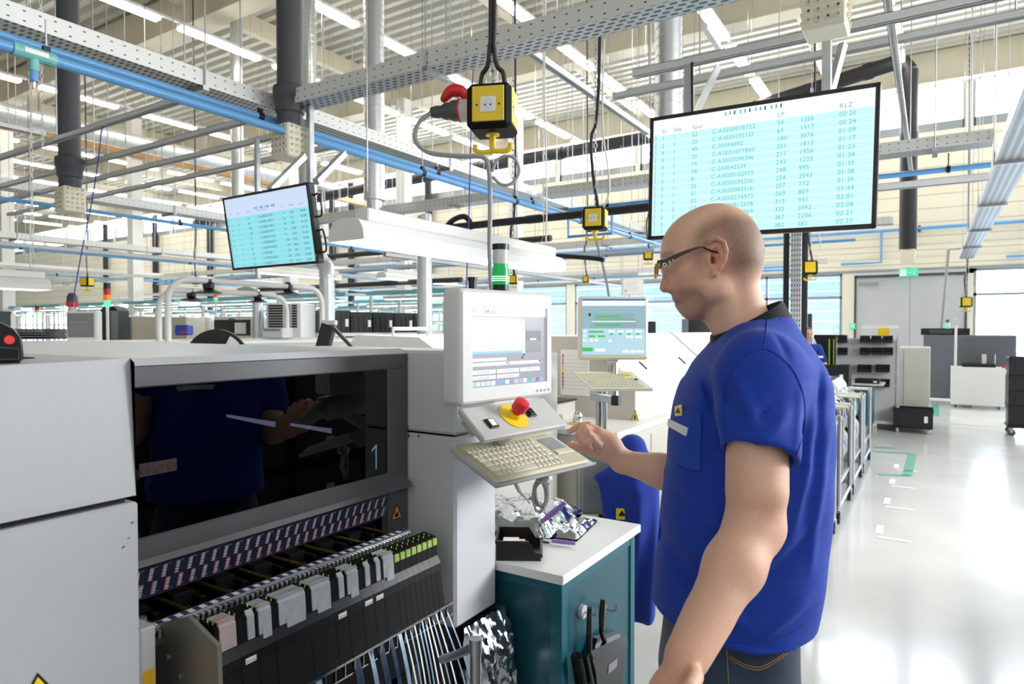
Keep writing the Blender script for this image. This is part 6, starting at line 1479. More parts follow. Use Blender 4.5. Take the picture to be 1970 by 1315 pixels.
# collar band
b = MB(); CBK = mat('collar_black', '#0d0d10', .8, noise=.1, scale=200, bump=.2, bscale=900)
n = 40; ringc = []
c0 = Hp(-.087, 0, -.132); cdir = (Hp(-.100, 0, -.21) - Hp(-.058, 0, -.09)).normalized()
cu = (Rv - cdir * Rv.dot(cdir)).normalized(); cv = cdir.cross(cu).normalized()
tl = .32   # tilt: lower at the throat, higher at the nape
def cring(r, off, dz): 
    return [c0 + cu * math.cos(t) * r * 1.08 + cv * math.sin(t) * r * 1.02 + cdir * (off - math.cos(t) * -.0 + dz * -math.cos(t)) for t in [2 * PI * k / n for k in range(n)]]
prof = [(.0715, -.014), (.0745, -.016), (.077, -.010), (.081, .020), (.083, .032), (.078, .034), (.073, .02)]
R_s = [cring(r, o, .012) for r, o in prof]
vs = [v for q in R_s for v in q]; m_ = len(prof)
b.add(vs, [(i * n + k, i * n + (k + 1) % n, ((i + 1) % m_) * n + (k + 1) % n, ((i + 1) % m_) * n + k) for i in range(m_) for k in range(n)], CBK)
b.build('collar', man, label='black collar')
# chest pocket with tag
POK = mat('pocket_blue', '#1d47b0', .85, noise=.04, scale=200)
dg = bpy.context.evaluated_depsgraph_get()
from mathutils.bvhtree import BVHTree
def bvh(ob):
    me = ob.data; o = world_loc(ob); return BVHTree.FromPolygons([v.co + o for v in me.vertices], [tuple(p.vertices) for p in me.polygons])
bt = bvh(shirt)
def on_shirt(px, py, off=.0015):
    r = ray(px, py); h = bt.ray_cast(CAM, r.normalized())
    if h[0] is None: return W(px, py, 1.3)
    return h[0] + h[1] * off
def patch(px0, py0, px1, py1, px2_, py2, px3, py3, m, th, name, nn=9, off=.001, **kw):
    """cloth patch following the shirt; corners in order around"""
    b = MB(); g0 = []; 
    def P(u, v, o): return on_shirt(px0 * (1 - u) * (1 - v) + px1 * u * (1 - v) + px2_ * u * v + px3 * (1 - u) * v, py0 * (1 - u) * (1 - v) + py1 * u * (1 - v) + py2 * u * v + py3 * (1 - u) * v, o)
    b.grid(lambda u, v: P(u, v, off + th), nn, nn, m); b.grid(lambda u, v: P(1 - u, v, off), nn, nn, m)
    ed = [(i / 20, 0) for i in range(20)] + [(1, i / 20) for i in range(20)] + [(1 - i / 20, 1) for i in range(20)] + [(0, 1 - i / 20) for i in range(20)]
    A = [P(u, v, off + th) for u, v in ed]; B = [P(u, v, off) for u, v in ed]; k = len(A)
    b.add(A + B, [(i, (i + 1) % k, k + (i + 1) % k, k + i) for i in range(k)], m)
    return b.build(name, man, smooth=60, **kw)
patch(1304, 786, 1350, 795, 1349, 906, 1300, 893, POK, .0025, 'chest_pocket', 12)
patch(1291, 806, 1328, 823, 1324, 838, 1290, 820, PAPER, .003, 'name_tag', 6, .004, label='white name tag')
patch(1303, 783, 1316, 779, 1316, 800, 1304, 801, YEL, .002, 'esd_badge', 4, .004, label='yellow square badge')
b = MB(); q_ = [on_shirt(1305, 795, .0068), on_shirt(1310, 784, .0068), on_shirt(1315, 796, .0068)]; b.add(q_, [(0, 1, 2)], INK); b.build('badge_mark', man, smooth=0)
# seams: shoulder seam, sleeve seam, cuff and hem stitching
SEAM = mat('seam_blue', '#173a96', .9, noise=0)
def seam(pts, name='seam', r=.0012, m=SEAM):
    b = MB(); P = [on_shirt(x, y, .0004) for x, y in [(p[0], p[1]) for p in bez([(x, y, 0) for x, y in pts], 8)]]; b.tube(P, r, m, 5); return b
b = seam([(1476, 612), (1474, 640), (1470, 668)]); b.build('shoulder_seam', man)
b = seam([(1398, 860), (1392, 800), (1396, 745), (1412, 705), (1440, 680), (1472, 672), (1505, 690), (1530, 720), (1547, 770), (1545, 830), (1530, 880)]); b.build('sleeve_seam', man)
b = seam([(1402, 850), (1440, 852), (1485, 862), (1522, 876)], r=.0008); b.build('cuff_stitching', man)
b = seam([(1272, 1175), (1330, 1212), (1390, 1232), (1460, 1236), (1510, 1222), (1545, 1200)], r=.0008); b.build('hem_stitching', man)
b = seam([(1353, 797), (1352, 850), (1349, 900), (1330, 908), (1302, 895)], r=.0007); b.build('pocket_stitching', man)
# ---- jeans, belt line and shoes
DEN = attr_mat('denim', .8, .35, 500, 0, .2)
Fj = Field((-1.0, .9, .02), (.0, 1.85, 1.0), .0065)
c = W(1400, 632, DM)
hl = [(z, c.x + Rv.x * o, c.y + Rv.y * o, ru, rv) for z, o, ru, rv in ((.70, .0, .125, .165), (.80, .0, .138, .175), (.90, .005, .132, .17), (.955, .01, .125, .16))]
Fj.loft(hl, .03, 2.3, U=U2, V=V2)
for sg, a0 in ((-1, -.01), (1, .02)):
    hip = c + Fv * sg * .085 + Zv * -.0; hp = Vector((hip.x, hip.y, .80)); kn_ = Vector((c.x, c.y, .47)) + Fv * sg * .10 + Rv * (-.02 + a0); an = Vector((c.x, c.y, .07)) + Fv * sg * .11 + Rv * (.02 + a0)
    Fj.cap(hp, kn_, .098, .075, .04); Fj.cap(kn_, an, .075, .062, .03)
def den_col(V_):
    a = (V_ - np.array(A0)) @ np.array(Rv); c_ = np.tile(np.array(lin('#1e2f49')), (len(V_), 1)); w_ = (np.exp(-((a + .10) / .05) ** 2) * .25)[:, None]; c_ = c_ * (1 - w_) + np.array(lin('#45607f')) * w_; return c_
jeans = Fj.mesh('jeans', DEN, man, den_col, 2); del Fj
bt2 = bvh(jeans)
def on_j(px, py, off=.001):
    h = bt2.ray_cast(CAM, ray(px, py).normalized()); return (h[0] + h[1] * off) if h[0] is not None else W(px, py, 1.25)
ST = mat('jeans_stitch', '#b08a4a', .8, noise=0)
b = MB()
for pts in ([(1398, 1245), (1400, 1280), (1402, 1313)], [(1402, 1260), (1435, 1278), (1462, 1282), (1490, 1268), (1515, 1250)], [(1402, 1265), (1435, 1283), (1462, 1287), (1490, 1273), (1515, 1255)]):
    b.tube([on_j(x, y) for x, y, _ in bez([(x, y, 0) for x, y in pts], 5)], .0009, ST, 5)
b.build('pocket_stitching', man)
b = MB()
for sg, a0 in ((-1, -.01), (1, .02)):
    an = Vector((c.x, c.y, 0)) + Fv * sg * .11 + Rv * (.02 + a0)
    def ringp(x, w_, z0, z1): return [an + Rv * x + Fv * w_ * math.cos(t) + Zv * ((z0 + z1) / 2 + (z1 - z0) / 2 * math.sin(t)) for t in [2 * PI * k / 12 for k in range(12)]]
    rg = [ringp(.10, .02, .01, .05), ringp(.085, .036, .0, .085), ringp(.02, .042, .0, .12), ringp(-.06, .045, .0, .085), ringp(-.14, .048, .0, .06), ringp(-.185, .035, .004, .045), ringp(-.195, .015, .012, .03)]
    b.add([v for q_ in rg for v in q_], [(i * 12 + k, i * 12 + (k + 1) % 12, (i + 1) * 12 + (k + 1) % 12, (i + 1) * 12 + k) for i in range(6) for k in range(12)] + [tuple(range(12)), tuple(range(72, 84))], BLACKM)
b.build('shoe', man, smooth=60)
# ================= SECOND MACHINE LINE BEHIND THE BENCH =================
STW = mat('warm_grey_enamel', '#c6c3ba', .42, noise=.02, scale=3)
PX1, PY0 = -1.41, 3.25
pm = thing('printer_machine', 'long pale machine base with doors and a worktop beyond the teal cabinet', 'machine', (-2.0, 5.0, 0))
b = MB(); b.box((-2.45, PY0, .06), (PX1, 9.6, .965), STW, .004); b.box((-2.4, PY0 + .05, 0), (PX1 - .05, 9.5, .07), BLACK); b.build('base', pm)
b = MB(); b.box((-2.47, PY0 - .015, .967), (PX1 + .015, 9.6, 1.0), WHITE, .004); b.build('worktop', pm)
y = PY0 + .04; i = 0
while y < 6.4:
    b = MB(); b.box((PX1, y, .14), (PX1 + .012, y + .44, .93), STW, .003); d_ = b.build('door', pm); h = MB(); h.box((PX1 + .012, y + .38, .55), (PX1 + .02, y + .41, .62), STEEL, .002); h.build('latch', d_, smooth=0); y += .455
b = MB(); q = onY(1140, 955, PY0 - .001); b.box((q.x - .06, PY0 - .012, q.z - .075), (q.x + .06, PY0 - .001, q.z + .075), BLACK, .004); b.cyl((q.x, PY0 - .012, q.z), (q.x, PY0 - .018, q.z), .052, BLACKM, 20)
for k in range(3): b.tube([(q.x + (.016 + .014 * k) * math.cos(a), PY0 - .02, q.z + (.016 + .014 * k) * math.sin(a)) for a in [j * PI / 8 for j in range(16)]], .0014, DGREY, 5, closed=True)
b.build('fan_grille', pm)
b = MB(); b.box((-2.3, PY0 - .006, .3), (-1.62, PY0 - .0, .93), STW, .003); q = onY(1184, 850, PY0); b.box((q.x - .03, PY0 - .014, q.z - .012), (q.x + .03, PY0 - .0, q.z + .012), BLACK, .003); b.build('end_panel', pm)
b = MB(); q = onY(1112, 870, PY0); b.tube([(q.x, PY0 - .008, .9), (q.x, PY0 - .008, .2)], .006, GCAB, 6); b.build('side_cable', pm)
# upper housing with sloping white covers
hu = thing('machine_housing', 'white housing with sloping covers and a paper list on its end', 'machine', (-1.9, 6.5, 1.0))
prof = [(-2.35, 1.0), (-1.5, 1.0), (-1.5, 1.185), (-1.86, 1.5), (-2.35, 1.505)]
b = MB(); b.prism([(x, 3.74, z) for x, z in prof], (0, 5.6, 0), STW); b.build('housing_body', hu, smooth=0)
WHG = mat('gloss_white_cover', '#f4f5f5', .25, noise=0)
y = 3.77
while y < 9.2:
    b = MB(); n_ = Vector((.66, 0, .75)); A = Vector((-1.49, y, 1.20)); B = Vector((-1.85, y, 1.515)); b.prism([A, B, B - n_ * .02, A - n_ * .02], (0, 1.62, 0), WHG); 
    c_ = b.build('sloping_cover', hu, smooth=0)
    for yy in (.35, 1.15): h = MB(); p_ = A.lerp(B, .25); q_ = A.lerp(B, .4); h.cyl(p_ + Vector((.008, yy, .008)), q_ + Vector((.008, yy, .008)), .006, NAVY, 8); h.build('cover_handle', c_)
    b = MB(); b.prism([A + Vector((.004, -.06, .004)), B + Vector((.0, -.06, .008)), B - n_ * .02 + Vector((0, -.06, 0)), A - n_ * .02 + Vector((0, -.06, 0))], (0, .06, 0), mat('cover_rib', '#b9b2a0', .5)); b.build('cover_rib', hu, smooth=0)
    y += 1.68
b = MB()
p = onY(1222, 803, 3.739); b.add([(p.x - .03, 3.738, p.z - .025), (p.x + .025, 3.738, p.z - .025), (p.x, 3.738, p.z + .05)], [(0, 1, 2)], INK); b.add([(p.x - .024, 3.737, p.z - .021), (p.x + .019, 3.737, p.z - .021), (p.x - .001, 3.737, p.z + .039)], [(0, 1, 2)], YEL); b.box((p.x - .006, 3.7365, p.z - .01), (p.x + .004, 3.737, p.z + .015), INK); b.build('warning_sticker', hu, smooth=0)
p0, p1_ = onY(1079, 672, 3.738), onY(1135, 762, 3.738); b = MB(); b.box((p0.x, 3.736, p1_.z), (p1_.x, 3.739, p0.z), PAPER)
hh = p0.z - p1_.z; cs = ('#e0457a', '#e879b0', '#e879b0', '#e8d53a', '#e8d53a', '#e0457a', '#d83a4a', '#d83a4a', '#3aa0c8', '#8fd45a')
for i, c_ in enumerate(cs): b.box((p0.x + .01, 3.7355, p0.z - hh * (.17 + .08 * i)), (p0.x + .022, 3.736, p0.z - hh * (.10 + .08 * i)), mat('list_col_%d' % i, c_, .6, noise=0)); b.box((p0.x + .03, 3.7355, p0.z - hh * (.14 + .08 * i)), (p1_.x - .02, 3.736, p0.z - hh * (.133 + .08 * i)), LGREY)
b.build('paper_list', hu, smooth=0)
# second display, facing the viewer
c = W(1180, 631, 3.5); Md = basis(c, Rv, Zv, -Fv)
m2 = thing('line_monitor', 'cream framed monitor with a green and grey line diagram, behind the reaching hand', 'monitor', (c.x, c.y, c.z - .17))
wx, wy = .185, .168
b = MB(); b.box((-wx, -wy, -.05), (wx, wy, 0), mat('monitor_cream', '#e3ddc8', .5, noise=.02), .012, Md); b.build('casing', m2)
b = MB(); b.box((-wx + .02, -wy + .028, -.001), (wx - .018, wy - .014, .0015), mat('monitor2_lcd', '#0c1012', .25, noise=0, emit='#9fc4cf', estr=.85), 0, Md)
s2 = b.build('screen', m2, smooth=0); b = MB(); sw, sh2 = 2 * wx - .038, 2 * wy - .042
def R2(u0, v0, u1, v1, m, z=.002): b.add([Md @ Vector((-wx + .02 + sw * u, wy - .014 - sh2 * v, z)) for u, v in ((u0, v1), (u1, v1), (u1, v0), (u0, v0))], [(0, 1, 2, 3)], m)
g1, g2, g3, g4 = em('l2_green', '#3ea04f', .8), em('l2_grey', '#7f909c', .75), em('l2_light', '#c9dde4', .9), em('l2_dark', '#3a4650', .5)
R2(0, 0, 1, .03, em('l2_bar', '#27509a', .7)); R2(0, .03, 1, .12, g3); R2(0, .53, 1, 1, em('l2_low', '#9ab7c2', .8))
R2(.18, .26, .83, .36, g2); R2(.13, .36, .87, .52, g2); R2(.15, .395, .85, .41, g3, .0023); R2(.1, .25, .14, .31, g4)
for i in range(9): R2(.225 + i * .045, .29, .255 + i * .045, .34, g1, .0024); R2(.225 + i * .045, .445, .255 + i * .045, .49, g1, .0024)
for i in range(13): R2(.19 + i * .05, .365, .22 + i * .05, .385, g1, .0024)
for u, v in ((.1, .57), (.1, .65), (.25, .65)): R2(u, v, u + .11 + (.13 if v < .6 else 0), v + .035, g1, .0024)
for i in range(4): R2(.42 + .14 * i, .56, .52 + .14 * i, .60, g3, .0024); R2(.44 + .14 * i, .61, .49 + .14 * i, .64, g1, .0025)
for u, v in ((.02, .56), (.02, .64), (.02, .72), (.12, .72), (.2, .72), (.42, .73), (.7, .66), (.76, .66), (.84, .66), (.9, .66)): R2(u, v, u + .05, v + .04, g3, .0024)
R2(0, .87, .17, .94, g1, .0024); R2(.21, .89, .37, .94, g3, .0024)
for i in range(3): R2(.64 + i * .12, .92, .74 + i * .12, .96, g3, .0024)
b.build('screen_content', s2, smooth=0)
b = MB(); b.cyl(Md @ Vector((wx - .012, -wy + .012, -.002)), Md @ Vector((wx - .012, -wy + .012, .002)), .006, YEL, 12); b.build('yellow_dot', m2)
zc0 = 1.0; pq = W(1183, 700, 3.56)
b = MB(); b.box((-.03, -wy - .08, -.04), (.03, -wy + .03, -.02), STW, .004, Md); b.build('neck', m2)
kp2 = thing('keyboard_stand', 'swivel arm on a steel pole carrying the second monitor and keyboard', 'stand', (pq.x, pq.y, 1.0))
b = MB(); q = W(1152, 780, 3.56); b.cyl((q.x, q.y, 1.0), (q.x, q.y, W(1152, 752, 3.56).z), .018, STEEL, 12); b.cyl((q.x + .035, q.y, 1.0), (q.x + .035, q.y, W(1152, 752, 3.56).z), .012, STEEL, 10); b.build('pole', kp2)
b = MB(); a_, c_ = W(1140, 762, 3.52), W(1185, 770, 3.42); x, y, z = frame_from(c_ - a_); b.box((-.02, -.018, 0), (.02, .018, (c_ - a_).length), STEEL, .003, basis(a_, x, y, z)); b.box((c_.x - .02, c_.y - .02, c_.z - .025), (c_.x + .02, c_.y + .02, c_.z + .025), BLACK, .003); b.build('swivel_arm', kp2)
b = MB(); b.cyl(W(1184, 772, 3.44), W(1184, 698, 3.52), .014, STEEL, 10); b.build('riser', kp2)
o2 = W(1139, 748, 3.33); kx = (Rv + Fv * .0).normalized(); ky = (Fv * .93 + Zv * .36 - Rv * .18).normalized(); kz = kx.cross(ky).normalized(); K2 = basis(o2, kx, ky, kz)
k2 = thing('keyboard', 'cream keyboard with a yellow key block under the second monitor', 'keyboard', o2)
b = MB(); b.prism([K2 @ Vector(v) for v in ((0, 0, -.012), (.305, 0, -.012), (.27, .21, -.012), (-.04, .21, -.012))], kz * .014, CREAM); b.build('keyboard_case', k2, smooth=0)
b = MB()
for r in range(6):
    for i in range(14):
        if i > 11 and r in (4, 5): continue
        u = .012 + i * .0185 - r * .0055; v = .02 + r * .028; b.box((u, v, .002), (u + .0155, v + .023, .006), KEY, .001, K2)
b.build('keys', k2, kind='stuff', smooth=0)
b = MB(); b.box((.205, .15, .006), (.245, .175, .008), YEL, 0, K2); b.cyl(K2 @ Vector((.255, .10, .002)), K2 @ Vector((.255, .10, .008)), .009, INK, 12); b.build('marker_and_stick', k2)
def stop_button(px, py, label, r=.02):
    q = onZ(px, py, 1.0); t = thing('emergency_stop', label, 'button', q); b = MB(); b.cyl(q, q + Zv * .022, r * 1.7, YEL, 20); b.build('base', t); b = MB(); b.cyl(q + Zv * .022, q + Zv * .05, r, RED, 20); b.build('button', t)
stop_button(1153, 824, 'red emergency stop button on the pale machine worktop right of the hand')
q = onZ(1112, 815, 1.0); t = thing('trackball_dome', 'silver domed knob on a yellow base on the pale machine worktop', 'knob', q); b = MB(); b.cyl(q, q + Zv * .008, .05, YEL, 24); b.build('base', t); b = MB(); b.lathe(q + Zv * .008, Zv, [(0, .028), (.03, .03), (.05, .028), (.065, .018), (.07, 0.002)], CHROME, 20); b.build('dome', t)
# black opening box left of it and silver tray
q = onZ(1060, 806, 1.0); bx_ = thing('parts_tray', 'grey metal tray behind the operator display on the pale machine', 'tray', q); b = MB(); p0 = onY(1062, 790, 3.3); b.box((p0.x - .35, 3.28, 1.0), (p0.x + .0, 3.6, 1.12), STW, .01); b.box((p0.x - .33, 3.3, 1.12), (p0.x + .02, 3.58, 1.13), BLACK, .004); b.build('tray_body', bx_)
# chair and jacket
cc = W(1195, 632, 2.87); ch = thing('work_chair', 'grey work chair hidden behind the blue jacket', 'chair', (cc.x, cc.y, 0)); ox = -.20
Mc2 = basis(Vector((cc.x, cc.y, 0)) - Rv * .0, Rv, Fv, Zv); pv = mat('chair_grey', '#8f9392', .7, noise=.06, scale=40)
b = MB(); q = W(1168, 940, 2.90); b.ell = None
def pad(center, rx, rz, th): return [Mc2 @ Vector(v) for v in ()]
b.box((-.17, .06, .72), (.10, .10, 1.02), pv, .035, Mc2); b.build('backrest', ch)
b = MB(); b.box((-.32, .06, .46), (.04, .44, .53), pv, .03, Mc2); b.build('seat', ch)
b = MB(); b.cyl(Mc2 @ Vector((ox, .2, .08)), Mc2 @ Vector((ox, .2, .47)), .03, BLACK, 14); b.box((ox, .08, .45), (ox + .04, .3, .475), BLACK, 0, Mc2); b.tube(bez([Mc2 @ Vector(v) for v in ((ox, .2, .46), (ox + .06, .10, .48), (ox + .12, .115, .62), (ox + .14, .11, .8))], 5), .016, BLACK, 8); b.build('column', ch)
for k in range(5):
    a = 2 * PI * k / 5 + .3; e = Mc2 @ Vector((ox + .2 * math.cos(a), .2 + .2 * math.sin(a), .06)); b = MB(); b.tube([Mc2 @ Vector((ox, .2, .11)), e], [.022, .014], BLACK, 8); l_ = b.build('leg', ch); b = MB(); b.cyl((e.x - .012, e.y, .027), (e.x + .012, e.y, .027), .027, BLACK, 14); b.cyl((e.x, e.y, .03), (e.x, e.y, .06), .008, STEEL, 8); b.build('caster', l_)
jk = thing('jacket', 'royal blue work jacket with a yellow square badge, draped over the chair back', 'jacket', (cc.x, cc.y, .3))
JK = attr_mat('jacket_cotton', .9, .3, 300, 0, .15)
Fj = Field(np.array(cc) - np.array([.5, .5, 0]) + [0, 0, .22 - cc.z], np.array([cc.x + .5, cc.y + .5, 1.14]), .0065); D = 2.85
w_ = lambda px, py, d=D: W(px, py, d)
Fj.cap(w_(1216, 862), w_(1218, 930), .062, .085, .03, flat=(Fv, .8)); Fj.cap(w_(1222, 910), w_(1228, 1180), .100, .070, .03, flat=(Fv, .6)); Fj.cap(w_(1196, 930), w_(1208, 1000), .06, .06, .03, flat=(Fv, .6)); Fj.cap(w_(1180, 905), w_(1150, 918), .022, .018, .02)
Fj.cap(w_(1152, 915), w_(1170, 1010), .016, .02, .02, flat=(Fv, .8)); Fj.cap(w_(1170, 1010), w_(1205, 1020), .02, .05, .02); Fj.cap(w_(1236, 950, 2.82), w_(1243, 1178, 2.83), .048, .045, .02)
Fj.cap(w_(1175, 915, 2.76), w_(1172, 965, 2.76), .040, .030, .01, sub=True)
gx = (Fj.lo[0] + Fj.h * np.arange(Fj.n[0]))[:, None, None]; gy = (Fj.lo[1] + Fj.h * np.arange(Fj.n[1]))[None, :, None]; gz = (Fj.lo[2] + Fj.h * np.arange(Fj.n[2]))[None, None, :]
ja = (gx - cc.x) * Rv.x + (gy - cc.y) * Rv.y; Fj.f = Fj.f - (.013 * np.sin(ja * 62 + 1.6 * np.sin(gz * 6)) * np.clip((1.05 - gz) * 3, 0, 1)).astype(np.float32)
Fj.f = np.maximum(Fj.f, np.broadcast_to((w_(1225, 1192).z - gz), Fj.f.shape)).astype(np.float32)
jko = Fj.mesh('jacket_cloth', JK, jk, lambda V_: np.tile(np.array(lin('#15379c')), (len(V_), 1)), 2); del Fj
b = MB(); h_ = bvh(jko).ray_cast(CAM, ray(1196, 988).normalized()); p = h_[0] - Fv * .002 if h_[0] is not None else w_(1196, 988, 2.8); b.box((-.024, -.024, -.012), (.024, .024, .003), YEL, .002, basis(p, Rv, Zv, -Fv)); b.add([basis(p, Rv, Zv, -Fv) @ Vector(v) for v in ((-.016, -.008, .0036), (.016, -.008, .0036), (0, .018, .0036))], [(0, 1, 2)], INK); b.build('esd_badge', jk, smooth=0)
# ================= FEEDER CARTS DOWN THE LINE =================
cart = thing('feeder_cart', 'nearest feeder cart behind the worker, with pale feeders and reels', 'feeder cart', (-1.0, 5.1, 0), 'feeder carts docked along the machine line')
X1 = -.62
for sy in (-.42, .42):
    b = MB(); b.cyl((X1, 5.1 + sy, .06), (X1, 5.1 + sy, .86), .019, STEEL, 12); b.cyl((X1 - .09, 5.1 + sy, .06), (X1 - .09, 5.1 + sy, .80), .015, STEEL, 12); b.build('post', cart)
    b = MB(); b.cyl((X1 + .02, 5.1 + sy, .84), (X1 - .34, 5.1 + sy, .84), .017, CREAM, 12); b.build('push_handle', cart)
    b = MB(); b.cyl((X1 - .015, 5.1 + sy, .05), (X1 + .015, 5.1 + sy, .05), .05, BLACK, 16); b.box((X1 - .02, 5.1 + sy - .03, .06), (X1 + .02, 5.1 + sy + .03, .11), STEEL); b.build('caster', cart)
b = MB(); b.box((X1 - .75, 4.66, .10), (X1 + .01, 5.54, .14), STEEL, .005); b.box((X1 - .02, 4.66, .28), (X1, 5.54, .31), STEEL); b.box((X1 - .75, 4.66, .14), (X1 - .35, 5.54, .74), BLACKM, .01); b.build('chassis', cart)
FW = mat('feeder_white', '#e6e7e8', .35, .2, noise=.03)
for k in range(4):
    y0 = 4.70 + k * .21; b = MB(); b.prism([(X1 - .62, y0, .99), (X1 - .30, y0, .97), (X1 - .25, y0, .90), (X1 - .22, y0, .78), (X1 - .34, y0, .76), (X1 - .62, y0, .78)], (0, .17, 0), FW); b.box((X1 - .248, y0 + .02, .80), (X1 - .238, y0 + .15, .88), STEEL); f_ = b.build('feeder_block', cart, smooth=0)
    b = MB(); b.box((X1 - .40, y0 + .02, .972), (X1 - .31, y0 + .06, .985), DGREY); b.prism([(X1 - .34, y0 + .005, .755), (X1 - .22, y0 + .005, .775), (X1 - .18, y0 + .005, .58), (X1 - .34, y0 + .005, .55)], (0, .16, 0), BLACKM); b.build('guide', f_, smooth=0)
for k in range(5):
    y0 = 4.74 + k * .17; r_ = .17 - .01 * (k % 2); m = (WHITE, mat('reel_blue', '#5c87c8', .4), WHITE, CREAM, BLACKM)[k]
    b = MB(); b.cyl((X1 - .24, y0, .40), (X1 - .24, y0 + .012, .40), r_, m, 36); b.cyl((X1 - .24, y0 - .004, .40), (X1 - .24, y0 + .016, .40), .05, DGREY, 16); b.cyl((X1 - .24, y0 + .012, .40), (X1 - .24, y0 + .022, .40), r_ * .8, mat('tape_wound', '#3b4b63', .4), 30); b.cyl((X1 - .24, y0 + .022, .40), (X1 - .24, y0 + .030, .40), r_, m, 36); b.build('tape_reel', cart)
for k in range(5):
    b = MB(); y0 = 4.76 + k * .17; b.tube(bez([(X1 - .26, y0, .88), (X1 - .16, y0 + .01, .80), (X1 - .12, y0 + .02, .66), (X1 - .14, y0 + .02, .52), (X1 - .22, y0 + .02, .46)], 5), .005, TW if k % 2 else TB, 6); b.build('hanging_tape', cart)
b = MB(); b.cyl((X1 - .24, 4.68, .40), (X1 - .24, 5.52, .40), .012, STEEL, 10); b.box((X1 - .27, 4.67, .14), (X1 - .21, 4.69, .42), STEEL); b.box((X1 - .27, 5.51, .14), (X1 - .21, 5.53, .42), STEEL); b.build('reel_axle', cart)
for i, (Y, l_) in enumerate(((6.25, 'second feeder cart back in the row behind the worker'), (7.35, 'third feeder cart back in the row behind the worker'), (8.45, 'farthest feeder cart, next to the teal trolley'))): copy_tree(cart, (-1.0, Y, 0), 0, l_, 'feeder carts docked along the machine line')
# ================= CRATES, RACK AND CABINETS ON THE RIGHT =================
CR = mat('black_crate', '#15161a', .45, noise=.08, scale=20)
def crate(c, lx, ly, lz, label, group=None, rz=0., tagw=True, name='storage_crate', face='-Y'):
    r = thing(name, label, 'crate', c, group); M = Mx(c, rz=rz); t = .006; b = MB()
    b.box((-lx / 2, -ly / 2, 0), (lx / 2, ly / 2, t), CR, 0, M)
    for sg in (-1, 1): b.box((sg * lx / 2, -ly / 2, 0), (sg * (lx / 2 - t), ly / 2, lz), CR, 0, M); b.box((-lx / 2, sg * ly / 2, 0), (lx / 2, sg * (ly / 2 - t), lz), CR, 0, M)
    b.build('crate_shell', r, smooth=0); b = MB()
    for zz in (lz - .02, lz - .055): 
        for sg in (-1, 1): b.box((sg * lx / 2, -ly / 2 - .008, zz), (sg * (lx / 2 + .008), ly / 2 + .008, zz + .018), CR, 0, M); b.box((-lx / 2 - .008, sg * ly / 2, zz), (lx / 2 + .008, sg * (ly / 2 + .008), zz + .018), CR, 0, M)
    for k in range(4):
        u = -lx / 2 + lx * (k + .5) / 4
        for sg in (-1, 1): b.box((u - .004, sg * ly / 2, .01), (u + .004, sg * (ly / 2 + .007), lz - .05), CR, 0, M)
    b.build('ribs', r, smooth=0)
    if tagw: b = MB(); b.box((lx * .28, -ly / 2 - .009, lz * .28), (lx * .28 + .045, -ly / 2 - .007, lz * .62), PAPER, .003, M); b.build('label_card', r, smooth=0)
    return r
# row of crates on the shelf behind the pillar
sh0 = thing('crate_shelf', 'white shelf unit carrying the row of black crates left of the operator display', 'shelf', (-6.0, 6.2, 0))
A, B = W(583, 640, 7.6), W(835, 640, 9.0); dcr = (B - A); dcr.z = 0; Lc = dcr.length; ux = dcr.normalized(); uy = Vector((-ux.y, ux.x, 0)); ang = math.atan2(ux.y, ux.x)
zsh = 1.50
b = MB(); Ms = basis((A.x, A.y, 0), ux, uy, Zv); b.box((-.1, -.05, zsh - .04), (Lc + .1, .5, zsh), WHITE, 0, Ms); b.box((-.1, -.05, .5), (Lc + .1, .5, .53), WHITE, 0, Ms)
for u in (-.08, Lc * .5, Lc + .05):
    for v in (-.03, .46): b.box((u, v, 0), (u + .04, v + .04, zsh - .04), LGREY, 0, Ms)
b.build('shelf_frame', sh0, smooth=0)
nc_ = 6
for k in range(nc_):
    q = Ms @ Vector(((k + .5) * Lc / nc_, .22, zsh)); crate((q.x, q.y, zsh), Lc / nc_ * .95, .38, .255 if k != 1 else .27, 'black crate on the white shelf behind the pillar, %s from the left' % ordn[k], 'black crates in a row behind the machine', ang)
# right-hand stack
q = onZ(1985, 838, 0); dl = thing('crate_dolly', 'black dolly on casters under the crates at the right edge', 'dolly', (q.x, q.y, 0)); b = MB(); b.box((q.x - .31, q.y - .21, .12), (q.x + .31, q.y + .21, .16), BLACK, .01); b.build('deck', dl)
for sx in (-.25, .25):
    for sy in (-.16, .16): b = MB(); b.cyl((q.x + sx, q.y + sy - .015, .05), (q.x + sx, q.y + sy + .015, .05), .05, DGREY, 16); b.box((q.x + sx - .02, q.y + sy - .022, .05), (q.x + sx + .02, q.y + sy + .022, .12), STEEL); b.build('caster', dl)
for k, (h_, l_) in enumerate(((.28, 'bottom crate on the dolly at the right edge'), (.22, 'second crate up in the stack at the right edge'), (.22, 'third crate up, with a lip, in the stack at the right edge'), (.26, 'top crate of the stack at the right edge'))): crate((q.x, q.y, .16 + (0, .28, .50, .72)[k] + .0), .58, .38, h_, 'black ' + l_, 'stacked crates at the right edge')
